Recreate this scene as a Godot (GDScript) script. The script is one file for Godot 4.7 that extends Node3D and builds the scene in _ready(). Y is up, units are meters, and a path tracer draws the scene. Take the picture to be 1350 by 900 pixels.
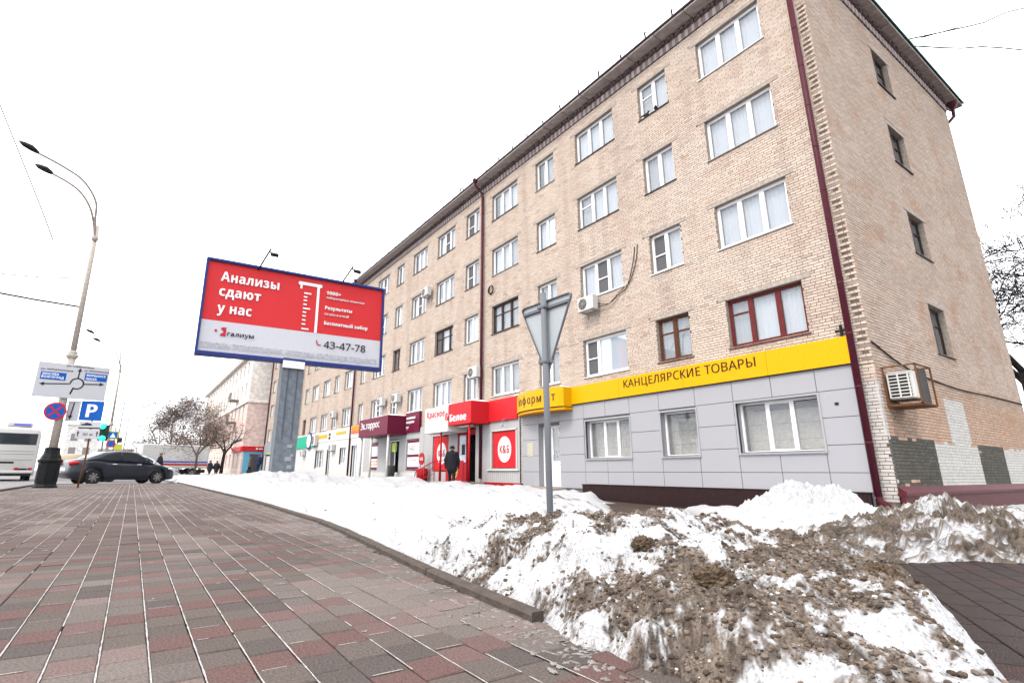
extends Node3D
# A winter street: a five-storey brick apartment block with shops, a paved footway, dirty snow banks.
# World: x to the right (towards the brick facade), y up, -z along the street away from the viewer. Metres.
const EYE := 0.52            # height of the eye above the footway
const FX := 13.66            # plane of the long brick facade
const CZ := -4.70            # plane of the end wall (gable)
const BX := 25.8             # back edge of the end wall
const FAR_Z := -70.0         # far end of the block
var rng := RandomNumberGenerator.new()
var names := {}
var mats := {}
var n_grain: ImageTexture
var n_blotch: ImageTexture
var n_bump: ImageTexture
var n_fine_bump: ImageTexture
var n_streak: ImageTexture
var n_grit: ImageTexture
var n_pave: ImageTexture
var nz := FastNoiseLite.new()
var nz2 := FastNoiseLite.new()
var nz3 := FastNoiseLite.new()
var nzc := FastNoiseLite.new()
var nzb := FastNoiseLite.new()
var box_mesh: ArrayMesh
var font_bold: SystemFont
var font_reg: SystemFont
var font_serif: SystemFont
var font_serif_thin: SystemFont
var FB := Basis(Vector3(0, 0, 1), Vector3(0, 1, 0), Vector3(-1, 0, 0))   # as seen facing the long facade: right, up, out
var building: Node3D

# ---------------------------------------------------------------- helpers
func numbered(called: String, parent: Node) -> String:
	var key := str(parent.get_instance_id()) + called
	var k: int = names.get(key, 0)
	names[key] = k + 1
	return called if k == 0 else "%s_%03d" % [called, k]

func put(o: Node3D, called: String, parent: Node = null) -> Node3D:
	var p: Node = parent if parent else self
	o.name = numbered(called, p)
	p.add_child(o, true)
	return o

func origin_of(n: Node) -> Vector3:
	var v := Vector3.ZERO
	var m := n
	while m and m != self:
		if m is Node3D:
			v += m.position
		m = m.get_parent()
	return v

func tag(o: Node, label := "", category := "", group := "", kind := "") -> Node:
	if label != "": o.set_meta("label", label)
	if category != "": o.set_meta("category", category)
	if group != "": o.set_meta("group", group)
	if kind != "": o.set_meta("kind", kind)
	return o

func thing(called: String, label: String, category: String, at := Vector3.ZERO, group := "") -> Node3D:
	var o := Node3D.new()
	o.position = at
	put(o, called)
	tag(o, label, category, group)
	return o

func mi(called: String, mesh: Mesh, material: Material, parent: Node = null, xf := Transform3D.IDENTITY) -> MeshInstance3D:
	var o := MeshInstance3D.new()
	o.mesh = mesh
	if material: o.material_override = material
	o.transform = xf
	put(o, called, parent)
	return o

# commits a SurfaceTool whose vertices are world positions as one mesh under parent
func obj(called: String, s: SurfaceTool, material: Material, parent: Node = null) -> MeshInstance3D:
	s.generate_normals()
	var o := mi(called, s.commit(), material, parent)
	if parent: o.position = -origin_of(parent)
	return o

# the same for vertices in the parent's own axes
func loc(called: String, s: SurfaceTool, material: Material, parent: Node = null, xf := Transform3D.IDENTITY) -> MeshInstance3D:
	s.generate_normals()
	return mi(called, s.commit(), material, parent, xf)

func st(smooth := false) -> SurfaceTool:
	var s := SurfaceTool.new()
	s.begin(Mesh.PRIMITIVE_TRIANGLES)
	s.set_smooth_group(0 if smooth else -1)
	return s

func quad(s: SurfaceTool, a: Vector3, b: Vector3, c: Vector3, d: Vector3) -> void:   # counter-clockwise seen from outside
	s.add_vertex(a); s.add_vertex(c); s.add_vertex(b)
	s.add_vertex(a); s.add_vertex(d); s.add_vertex(c)

func tri(s: SurfaceTool, a: Vector3, b: Vector3, c: Vector3) -> void:
	s.add_vertex(a); s.add_vertex(c); s.add_vertex(b)

func box(s: SurfaceTool, c: Vector3, size: Vector3, bs := Basis.IDENTITY) -> void:
	var x := bs.x * size.x * 0.5
	var y := bs.y * size.y * 0.5
	var z := bs.z * size.z * 0.5
	for f in [[x, y, z], [-x, z, y], [y, z, x], [-y, x, z], [z, x, y], [-z, y, x]]:
		var n: Vector3 = f[0]
		var a: Vector3 = f[1]
		var b: Vector3 = f[2]
		quad(s, c + n - a - b, c + n + a - b, c + n + a + b, c + n - a + b)

# a box given by two corners
func bx2(s: SurfaceTool, a: Vector3, b: Vector3) -> void:
	box(s, (a + b) * 0.5, (b - a).abs())

# a box with chamfered long edges, axis aligned in the basis
func soft_box(s: SurfaceTool, c: Vector3, size: Vector3, r: float, bs := Basis.IDENTITY) -> void:
	var h := size * 0.5
	var ring := [Vector2(-h.x + r, -h.y), Vector2(h.x - r, -h.y), Vector2(h.x, -h.y + r), Vector2(h.x, h.y - r), Vector2(h.x - r, h.y), Vector2(-h.x + r, h.y), Vector2(-h.x, h.y - r), Vector2(-h.x, -h.y + r)]
	var ins := []
	for p in ring: ins.append(Vector2(p.x * (1.0 - r / h.x), p.y * (1.0 - r / h.y)))
	var layers := [[ins, -h.z], [ring, -h.z + r], [ring, h.z - r], [ins, h.z]]
	for k in 3:
		for i in 8:
			var j := (i + 1) % 8
			var p0: Vector2 = layers[k][0][i]; var p1: Vector2 = layers[k][0][j]
			var q0: Vector2 = layers[k + 1][0][i]; var q1: Vector2 = layers[k + 1][0][j]
			var z0: float = layers[k][1]; var z1: float = layers[k + 1][1]
			quad(s, c + bs * Vector3(p0.x, p0.y, z0), c + bs * Vector3(p1.x, p1.y, z0), c + bs * Vector3(q1.x, q1.y, z1), c + bs * Vector3(q0.x, q0.y, z1))
	for i in range(1, 7):
		tri(s, c + bs * Vector3(ins[0].x, ins[0].y, h.z), c + bs * Vector3(ins[i].x, ins[i].y, h.z), c + bs * Vector3(ins[i + 1].x, ins[i + 1].y, h.z))
		tri(s, c + bs * Vector3(ins[0].x, ins[0].y, -h.z), c + bs * Vector3(ins[i + 1].x, ins[i + 1].y, -h.z), c + bs * Vector3(ins[i].x, ins[i].y, -h.z))

func tube(s: SurfaceTool, pts: Array, rad, sides := 8, caps := true) -> void:
	var n := pts.size()
	var rings := []
	var ref := Vector3.UP
	var d0: Vector3 = (pts[1] - pts[0]).normalized()
	if absf(d0.dot(ref)) > 0.95: ref = Vector3.RIGHT
	var u := d0.cross(ref).normalized()
	for i in n:
		var d: Vector3 = (pts[mini(i + 1, n - 1)] - pts[maxi(i - 1, 0)]).normalized()
		u = (u - d * u.dot(d)).normalized()
		var w := d.cross(u)
		var r: float = rad[i] if rad is Array else rad
		var ring := []
		for k in sides:
			var a := TAU * k / sides
			ring.append(pts[i] + (u * cos(a) + w * sin(a)) * r)
		rings.append(ring)
	for i in n - 1:
		for k in sides:
			var k2 := (k + 1) % sides
			quad(s, rings[i][k], rings[i][k2], rings[i + 1][k2], rings[i + 1][k])
	if caps:
		for k in range(1, sides - 1):
			tri(s, rings[0][0], rings[0][k + 1], rings[0][k])
			tri(s, rings[n - 1][0], rings[n - 1][k], rings[n - 1][k + 1])

func lathe(s: SurfaceTool, at: Vector3, prof: Array, sides := 16) -> void:   # prof: Vector2(radius, height)
	for i in prof.size() - 1:
		for k in sides:
			var a := TAU * k / sides
			var b := TAU * (k + 1) / sides
			var p: Vector2 = prof[i]
			var q: Vector2 = prof[i + 1]
			quad(s, at + Vector3(cos(b) * p.x, p.y, sin(b) * p.x), at + Vector3(cos(a) * p.x, p.y, sin(a) * p.x), at + Vector3(cos(a) * q.x, q.y, sin(a) * q.x), at + Vector3(cos(b) * q.x, q.y, sin(b) * q.x))

# a flat polygon (counter-clockwise) pushed out by depth along z of xf
func prism(s: SurfaceTool, poly: PackedVector2Array, depth: float, xf: Transform3D) -> void:
	if Geometry2D.is_polygon_clockwise(poly):
		poly = poly.duplicate()
		poly.reverse()
	var ix := Geometry2D.triangulate_polygon(poly)
	for i in range(0, ix.size(), 3):
		var a := poly[ix[i]]; var b := poly[ix[i + 1]]; var c := poly[ix[i + 2]]
		if (b - a).cross(c - a) < 0:
			var t := b; b = c; c = t
		tri(s, xf * Vector3(a.x, a.y, depth), xf * Vector3(b.x, b.y, depth), xf * Vector3(c.x, c.y, depth))
		tri(s, xf * Vector3(a.x, a.y, 0), xf * Vector3(c.x, c.y, 0), xf * Vector3(b.x, b.y, 0))
	for i in poly.size():
		var p := poly[i]; var q := poly[(i + 1) % poly.size()]
		quad(s, xf * Vector3(p.x, p.y, 0), xf * Vector3(q.x, q.y, 0), xf * Vector3(q.x, q.y, depth), xf * Vector3(p.x, p.y, depth))

func circle(r: float, n := 32, c := Vector2.ZERO) -> PackedVector2Array:
	var p := PackedVector2Array()
	for i in n: p.append(c + Vector2(cos(TAU * i / n), sin(TAU * i / n)) * r)
	return p

func rect(x0: float, y0: float, x1: float, y1: float) -> PackedVector2Array:
	return PackedVector2Array([Vector2(x0, y0), Vector2(x1, y0), Vector2(x1, y1), Vector2(x0, y1)])

# a plane with rectangular openings: cells between all the edges, at depth z in xf
func holed(s: SurfaceTool, r: Rect2, holes: Array, xf: Transform3D, z := 0.0) -> void:
	var xs := [r.position.x, r.end.x]
	var ys := [r.position.y, r.end.y]
	for h: Rect2 in holes:
		for v in [h.position.x, h.end.x]:
			if v > r.position.x and v < r.end.x and not xs.has(v): xs.append(v)
		for v in [h.position.y, h.end.y]:
			if v > r.position.y and v < r.end.y and not ys.has(v): ys.append(v)
	xs.sort(); ys.sort()
	for i in xs.size() - 1:
		for j in ys.size() - 1:
			var m := Vector2((xs[i] + xs[i + 1]) * 0.5, (ys[j] + ys[j + 1]) * 0.5)
			var open := false
			for h: Rect2 in holes:
				if h.has_point(m):
					open = true
					break
			if not open:
				quad(s, xf * Vector3(xs[i], ys[j], z), xf * Vector3(xs[i + 1], ys[j], z), xf * Vector3(xs[i + 1], ys[j + 1], z), xf * Vector3(xs[i], ys[j + 1], z))

func words(called: String, text: String, cap: float, font: Font, material: Material, parent: Node, xf: Transform3D, depth := 0.006, width := 0.0, center := false) -> MeshInstance3D:
	var t := TextMesh.new()
	t.text = text
	t.font = font
	t.font_size = 64
	t.pixel_size = cap / (64.0 * 0.714)
	t.depth = depth
	t.curve_step = 2.0
	t.horizontal_alignment = HORIZONTAL_ALIGNMENT_CENTER if center else HORIZONTAL_ALIGNMENT_LEFT
	t.vertical_alignment = VERTICAL_ALIGNMENT_BOTTOM
	var bb := t.get_aabb()
	var o := MeshInstance3D.new()
	o.mesh = t
	o.material_override = material
	var sx := 1.0
	if width > 0.0 and bb.size.x > 0.001: sx = width / bb.size.x
	# place the text so that its lower left corner is at the origin of xf
	var off := Vector3(-bb.position.x - (bb.size.x * 0.5 if center else 0.0), -bb.position.y, 0)
	o.transform = xf * Transform3D(Basis.from_scale(Vector3(sx, 1, 1)), Vector3.ZERO) * Transform3D(Basis.IDENTITY, off)
	put(o, called, parent)
	if parent: o.position -= origin_of(parent)
	return o

# ---------------------------------------------------------------- materials
func mat(c: Color, rough := 0.8, metal := 0.0) -> StandardMaterial3D:
	var m := StandardMaterial3D.new()
	m.albedo_color = c.linear_to_srgb()
	m.roughness = rough
	m.metallic = metal
	m.metallic_specular = 0.22
	return m

func grained(c: Color, rough := 0.8, tile := 1.0, tex: Texture2D = null, bump := 0.0, bump_tex: Texture2D = null) -> StandardMaterial3D:
	var m := mat(c, rough)
	m.uv1_triplanar = true
	m.uv1_world_triplanar = true
	m.uv1_scale = Vector3.ONE / tile
	m.albedo_texture = tex if tex else n_grain
	if bump > 0.0:
		m.normal_enabled = true
		m.normal_texture = bump_tex if bump_tex else n_bump
		m.normal_scale = bump
	return m

func tinted(m: StandardMaterial3D) -> StandardMaterial3D:
	m.vertex_color_use_as_albedo = true
	return m

func noise_image(seed_: int, freq: float, lo: float, hi: float, octaves := 5, size := 512, stretch := false) -> Image:
	var n := FastNoiseLite.new()
	n.seed = seed_
	n.frequency = freq
	n.fractal_octaves = octaves
	n.noise_type = FastNoiseLite.TYPE_SIMPLEX_SMOOTH
	var im: Image = n.get_seamless_image(size, size, false, false, 0.15)
	im.convert(Image.FORMAT_RGB8)
	if stretch:
		im.resize(size, size / 8, Image.INTERPOLATE_LANCZOS)
		im.resize(size, size, Image.INTERPOLATE_LANCZOS)
	var d := im.get_data()
	var mn := 255; var mx := 0
	for i in range(0, d.size(), 3):
		mn = mini(mn, d[i]); mx = maxi(mx, d[i])
	for i in d.size():
		d[i] = int(clampf((lo + (hi - lo) * float(d[i] - mn) / maxf(1, mx - mn)) * 255.0, 0, 255))
	return Image.create_from_data(size, size, false, Image.FORMAT_RGB8, d)

func make_textures() -> void:
	n_grain = ImageTexture.create_from_image(noise_image(3, 0.06, 0.90, 1.0, 6))
	n_blotch = ImageTexture.create_from_image(noise_image(7, 0.012, 0.80, 1.0, 6))
	n_grit = ImageTexture.create_from_image(noise_image(13, 0.035, 0.45, 1.0, 6))
	n_pave = ImageTexture.create_from_image(noise_image(17, 0.03, 0.66, 1.0, 6))
	n_streak = ImageTexture.create_from_image(noise_image(9, 0.02, 0.6, 1.0, 4))
	var b := noise_image(11, 0.03, 0.0, 1.0, 6)
	b.bump_map_to_normal_map(6.0)
	n_bump = ImageTexture.create_from_image(b)
	var b2 := noise_image(15, 0.1, 0.0, 1.0, 4)
	b2.bump_map_to_normal_map(5.0)
	n_fine_bump = ImageTexture.create_from_image(b2)
	font_bold = SystemFont.new(); font_bold.font_names = PackedStringArray(["Droid Sans"]); font_bold.font_weight = 700
	font_reg = SystemFont.new(); font_reg.font_names = PackedStringArray(["Droid Sans"])
	font_serif = SystemFont.new(); font_serif.font_names = PackedStringArray(["Droid Serif"]); font_serif.font_weight = 700
	font_serif_thin = SystemFont.new(); font_serif_thin.font_names = PackedStringArray(["Droid Serif"])
	var s := st(); box(s, Vector3.ZERO, Vector3.ONE); s.generate_normals(); box_mesh = s.commit()

func M(k: String) -> StandardMaterial3D:
	if mats.has(k): return mats[k]
	var m: StandardMaterial3D
	match k:
		"brick":
			m = tinted(grained(Color(1, 1, 1), 0.9, 0.7, n_grain, 0.5, n_fine_bump))
		"mortar": m = grained(Color(0.125, 0.095, 0.08), 0.95, 0.8, n_blotch, 0.6)
		"paint_dark": m = grained(Color(0.048, 0.045, 0.038), 0.95, 0.8, n_blotch, 0.6)
		"paint_pale": m = grained(Color(0.29, 0.275, 0.255), 0.95, 0.8, n_blotch, 0.6)
		"mortar_paint": m = grained(Color(0.17, 0.15, 0.13), 0.95, 0.8, n_blotch, 0.6)
		"reveal": m = grained(Color(0.30, 0.26, 0.225), 0.9, 0.9, n_blotch, 0.4)
		"far_reveal": m = mat(Color(0.50, 0.45, 0.41), 0.9)
		"concrete": m = grained(Color(0.33, 0.285, 0.25), 0.9, 1.1, n_blotch, 0.5)
		"soffit": m = grained(Color(0.40, 0.35, 0.335), 0.95, 2.3, n_blotch, 0.5)
		"white": m = mat(Color(0.60, 0.60, 0.61), 0.35)
		"white_dirty": m = grained(Color(0.52, 0.51, 0.50), 0.6, 1.5, n_blotch)
		"maroon_frame": m = grained(Color(0.11, 0.018, 0.018), 0.55, 0.4, n_blotch)
		"brown_frame": m = grained(Color(0.085, 0.030, 0.014), 0.6, 0.4, n_blotch)
		"dark_frame": m = grained(Color(0.035, 0.017, 0.015), 0.6, 0.4, n_blotch)
		"glass":
			m = mat(Color(0.62, 0.68, 0.74), 0.02)
			m.transparency = BaseMaterial3D.TRANSPARENCY_ALPHA
			m.albedo_color.a = 0.12
			m.metallic_specular = 1.0
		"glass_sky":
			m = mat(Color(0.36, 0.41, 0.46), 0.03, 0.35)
		"curtain": m = mat(Color(0.26, 0.285, 0.32), 0.9)
		"tulle": m = mat(Color(0.17, 0.19, 0.215), 0.9)
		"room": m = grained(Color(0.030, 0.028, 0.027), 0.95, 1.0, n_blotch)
		"net": m = mat(Color(0.075, 0.075, 0.08), 0.7)
		"sill": m = mat(Color(0.25, 0.235, 0.225), 0.5, 0.2)
		"sill_dark": m = mat(Color(0.030, 0.022, 0.022), 0.5)
		"pipe": m = grained(Color(0.060, 0.008, 0.017), 0.4, 0.6, n_blotch)
		"plinth_brown": m = grained(Color(0.023, 0.0105, 0.011), 0.5, 1.2, n_blotch)
		"plinth_red": m = grained(Color(0.046, 0.008, 0.011), 0.6, 0.7, n_blotch, 0.5)
		"panel_grey":
			m = mat(Color(0.245, 0.245, 0.262), 0.5)
		"panel_back": m = mat(Color(0.09, 0.09, 0.095), 0.8)
		"siding": m = grained(Color(0.33, 0.325, 0.33), 0.6, 2.2, n_grain)
		"siding_white": m = grained(Color(0.47, 0.46, 0.45), 0.6, 2.2, n_grain)
		"yellow": m = grained(Color(0.56, 0.29, 0.0), 0.45, 2.0, n_grain)
		"yellow_deep": m = mat(Color(0.45, 0.20, 0.0), 0.45)
		"red": m = grained(Color(0.46, 0.012, 0.018), 0.5, 1.5, n_grain)
		"red_metal": m = grained(Color(0.30, 0.006, 0.012), 0.5, 0.8, n_grain)
		"bill_red": m = grained(Color(0.47, 0.026, 0.030), 0.6, 1.8, n_grain)
		"bill_white": m = grained(Color(0.44, 0.44, 0.475), 0.6, 1.8, n_grain)
		"text_white": m = mat(Color(0.58, 0.58, 0.585), 0.6)
		"text_grey": m = mat(Color(0.41, 0.41, 0.445), 0.6)
		"blue_frame": m = mat(Color(0.016, 0.026, 0.12), 0.5)
		"burgundy": m = grained(Color(0.105, 0.006, 0.026), 0.45, 1.2, n_grain)
		"black": m = mat(Color(0.012, 0.012, 0.013), 0.5)
		"ink": m = mat(Color(0.02, 0.018, 0.022), 0.6)
		"ink_brown": m = mat(Color(0.016, 0.009, 0.006), 0.7)
		"grey_paint": m = grained(Color(0.135, 0.150, 0.170), 0.6, 1.4, n_blotch, 0.1)
		"grey_stripe": m = mat(Color(0.055, 0.07, 0.10), 0.55)
		"galv": m = grained(Color(0.23, 0.25, 0.27), 0.5, 0.5, n_grain)
		"sign_back": m = grained(Color(0.30, 0.325, 0.345), 0.5, 0.5, n_grain)
		"galv_pole": m = grained(Color(0.12, 0.125, 0.14), 0.6, 0.5, n_grain)
		"pole_paint": m = grained(Color(0.36, 0.32, 0.28), 0.7, 0.8, n_blotch)
		"arm_paint": m = mat(Color(0.16, 0.13, 0.115), 0.7)
		"iron": m = grained(Color(0.008, 0.009, 0.010), 0.6, 0.5, n_blotch, 0.4)
		"rust": m = grained(Color(0.12, 0.055, 0.026), 0.85, 0.3, n_blotch, 0.5)
		"wire": m = mat(Color(0.014, 0.012, 0.012), 0.8)
		"ac": m = grained(Color(0.46, 0.455, 0.44), 0.5, 0.8, n_grain)
		"ac_dark": m = mat(Color(0.045, 0.042, 0.04), 0.7)
		"sign_blue": m = mat(Color(0.004, 0.065, 0.28), 0.5)
		"sign_red": m = mat(Color(0.33, 0.015, 0.04), 0.5)
		"sign_white": m = grained(Color(0.40, 0.40, 0.42), 0.55, 0.9, n_grain)
		"bark": m = grained(Color(0.105, 0.078, 0.066), 0.95, 0.5, n_blotch, 0.8)
		"bark_dark": m = grained(Color(0.018, 0.015, 0.015), 0.95, 0.5, n_blotch, 0.6)
		"dry_leaf": m = mat(Color(0.10, 0.062, 0.045), 0.95)
		"paint_white_brick": m = mat(Color(0.66, 0.65, 0.62), 0.9)
		"roof_green": m = mat(Color(0.012, 0.075, 0.062), 0.5)
		"roof_edge": m = mat(Color(0.030, 0.016, 0.020), 0.5)
		"kerb": m = grained(Color(0.072, 0.058, 0.050), 0.9, 0.6, n_blotch, 0.7)
		"snow_plain": m = grained(Color(0.80, 0.80, 0.82), 0.9, 1.2, n_grain, 0.3)
		"salt": m = grained(Color(0.50, 0.475, 0.455), 0.95, 0.12, n_grit)
		"tyre": m = mat(Color(0.012, 0.012, 0.013), 0.85)
		"rim": m = mat(Color(0.20, 0.19, 0.19), 0.5, 0.6)
		"car_blue":
			m = grained(Color(0.010, 0.0125, 0.021), 0.35, 3.0, n_grain)
			m.metallic_specular = 0.3
			m.clearcoat_enabled = true
			m.clearcoat = 0.25
			m.clearcoat_roughness = 0.08
		"car_silver":
			m = mat(Color(0.45, 0.47, 0.50), 0.3, 0.4)
			m.clearcoat_enabled = true
		"car_glass": m = mat(Color(0.02, 0.024, 0.028), 0.04)
		"tail_red": m = mat(Color(0.30, 0.008, 0.012), 0.25)
		"chrome": m = mat(Color(0.6, 0.6, 0.62), 0.15, 0.9)
		"bus_white": m = grained(Color(0.43, 0.42, 0.405), 0.45, 2.5, n_grain)
		"cloth_black": m = tinted(mat(Color(1, 1, 1), 0.95))
		_: m = mat(Color(1, 0, 1))
	mats[k] = m
	return m

# ---------------------------------------------------------------- ground levels
func smooth(a: float, b: float, x: float) -> float:
	var t := clampf((x - a) / (b - a), 0.0, 1.0)
	return t * t * (3.0 - 2.0 * t)

func kerb_x(z: float) -> float:       # footway edge
	var d := -z
	if d < 1.6: return 1.27
	if d < 5.7: return lerpf(1.27, 1.73, smooth(1.0, 6.4, d) * 1.02)
	return lerpf(1.73, 1.90, smooth(5.0, 11.0, d))

func front_level(z: float) -> float:  # level of the ground along the facade
	return lerpf(-0.40, -0.06, smooth(9.0, 24.0, -z))

func ground_y(x: float, z: float) -> float:
	if z < -26.5 and x < 1.9 or x < -2.6: return -0.12
	if x < 1.6: return -0.06
	var far := smooth(40.0, 60.0, -z)
	var t := clampf((x - 3.7) / 9.0, 0.0, 1.0)
	var y := lerpf(-0.012, front_level(z), t) - 0.03
	if z > -4.7 and x > 12.0: y = lerpf(y, -0.42, smooth(12.0, 16.0, x))
	return lerpf(y, -0.12, far)

func seg_dist(p: Vector2, a: Vector2, b: Vector2) -> float:
	var t := clampf((p - a).dot(b - a) / (b - a).length_squared(), 0.0, 1.0)
	return p.distance_to(a + (b - a) * t)

# thickness of the snow over the ground
func snow_depth(x: float, z: float) -> float:
	var p := Vector2(x, z)
	var k := kerb_x(z)
	var n := nz.get_noise_2d(x, z)
	var n2 := nz2.get_noise_2d(x, z)
	var d := 0.13 + 0.07 * n
	# the long ploughed bank beside the footway
	var along := smooth(1.2, 5.0, -z)
	d += 0.15 * along * exp(-pow((x - k - 1.1) / 0.95, 2.0)) * (1.0 + 0.5 * n)
	d += (0.12 + 0.12 * n) * smooth(3.0, 8.0, -z) * exp(-pow((x - 5.6) / 1.5, 2.0))
	d += 0.16 * smooth(7.0, 12.0, -z) * exp(-pow((x - 7.6) / 1.4, 2.0)) * (0.6 + n)
	d += 0.22 * smooth(9.0, 12.0, -z) * exp(-pow((x - 10.8) / 0.9, 2.0)) * (0.75 + 0.8 * n)
	d += 0.30 * exp(-p.distance_squared_to(Vector2(4.3, -18.2)) / 3.2)
	# the dirty mound in front
	var m := Vector2((x - 2.0) / 0.75, (z + 1.38) / (1.02 if z > -1.38 else 1.25))
	var hump := exp(-m.length_squared()) * (1.0 + 0.22 * n)
	d += 0.235 * hump
	d += 0.08 * exp(-p.distance_squared_to(Vector2(3.1, -2.3)) / 0.5)
	for q in [[4.5, -3.5, 1.3, 0.62], [6.3, -5.0, 2.2, 0.75], [7.6, -5.6, 1.6, 0.6]]: d *= 1.0 - q[3] * exp(-p.distance_squared_to(Vector2(q[0], q[1])) / q[2])
	# wall of the bank on the kerb side
	var e := x - k - 0.030 + 0.055 * n2 + 0.06 * n
	d *= smooth(0.0, 0.34, e)
	if z > -1.75:
		var s := smooth(0.0, 0.20, x - 1.22 + 0.05 * n2 + 0.05 * n)
		var dd := (0.13 + 0.07 * n) * 0.35 * s + 0.262 * hump * s
		d = lerpf(d, dd, smooth(-1.75, -1.45, z))
	# cleared ground: the paved path on the right, the wet strip along the shop, the doors
	var path := smooth(0.0, 0.24, maxf(maxf((-z - 0.22 - 0.5 * (x - 1.5)) * 0.9, 1.5 - x if z > -0.25 else -1.0), maxf(x - 3.85, -1.42 - z)) + 0.05 * n2 + 0.03 * n)
	d *= path
	var wet := seg_dist(p, Vector2(7.9, -6.2), Vector2(12.6, -11.0)) - 0.85
	d = lerpf(d, d * smooth(-0.05, 0.6, wet + 0.25 * n), 1.0)
	d *= smooth(0.0, 0.9, 13.15 - x + 0.3 * n) if z < -4.9 else 1.0
	if z < -13.5: d *= lerpf(1.0, smooth(0.0, 0.9, 12.25 - x + 0.3 * n), smooth(13.5, 15.0, -z))
	d *= 1.0 - 0.85 * exp(-p.distance_squared_to(Vector2(11.7, -20.3)) / 1.3)
	# roughness: lumps, then crumbs
	var rough := smooth(0.0, 0.10, d)
	var near := 1.0 - smooth(5.0, 11.0, p.length())
	var r := region_dirt(x, z)
	var crust := clampf(r, 0.0, 1.0)
	var chunk := nzb.get_noise_2d(x, z)
	d += rough * 0.11 * (chunk + 0.62) * (1.0 - smooth(14.0, 30.0, p.length())) * (0.55 + 0.45 * smooth(0.1, 0.9, x - k))
	d += rough * (0.07 * n2 * absf(n2) + 0.028 * n2 + (0.020 * crust + 0.012) * near * (nzc.get_noise_2d(x, z) + 0.55) + (0.011 * crust + 0.003) * near * nz3.get_noise_2d(x, z))
	return d

func region_dirt(x: float, z: float) -> float:
	var p := Vector2(x, z)
	var m := Vector2((x - 2.15) / 0.92, (z + 1.30) / 1.25)
	var r := 1.15 * exp(-m.length_squared() * 0.62)
	r += 0.62 * exp(-p.distance_squared_to(Vector2(3.6, -2.6)) / 1.6)
	r += 0.75 * exp(-p.distance_squared_to(Vector2(5.0, -1.9)) / 3.0)
	r += 0.50 * exp(-p.distance_squared_to(Vector2(6.5, -8.0)) / 5.0)
	r += 0.42 * exp(-p.distance_squared_to(Vector2(5.2, -5.2)) / 1.6)
	r += 0.16 * exp(-pow((x - kerb_x(z) - 0.16) / 0.12, 2.0)) * (1.0 - smooth(3.5, 9.0, -z))
	r += 0.30 * exp(-pow((x - 6.8) / 0.9, 2.0)) * smooth(6.0, 10.0, -z) * (1.0 - smooth(18.0, 30.0, -z))
	return r + 0.17 * (1.0 - smooth(6.0, 14.0, -z)) + 0.10

func dirt_amount(x: float, z: float, h: float) -> float:
	var r := region_dirt(x, z)
	var a := nz.get_noise_2d(x * 2.6 + 40.0, z * 2.6)
	var b := nz2.get_noise_2d(x * 1.9 + 9.0, z * 1.9)
	var c := nz3.get_noise_3d(x, h * 1.3, z)
	var e := nz3.get_noise_3d(x * 2.4 + 31.0, h * 3.0, z * 2.4)
	return smooth(0.48, 0.80, r * 0.62 + r * (0.62 * a + 0.42 * b) + minf(r, 1.0) * (0.30 * c + 0.34 * e))

func grow(a: float, b: float, s0: float, rate: float, most: float) -> PackedFloat64Array:
	var out := PackedFloat64Array()
	var v := a
	var s := s0
	var sg := signf(b - a)
	while (b - v) * sg > 0:
		out.append(v)
		v += s * sg
		s = minf(s * rate, most)
	out.append(b)
	return out

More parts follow.
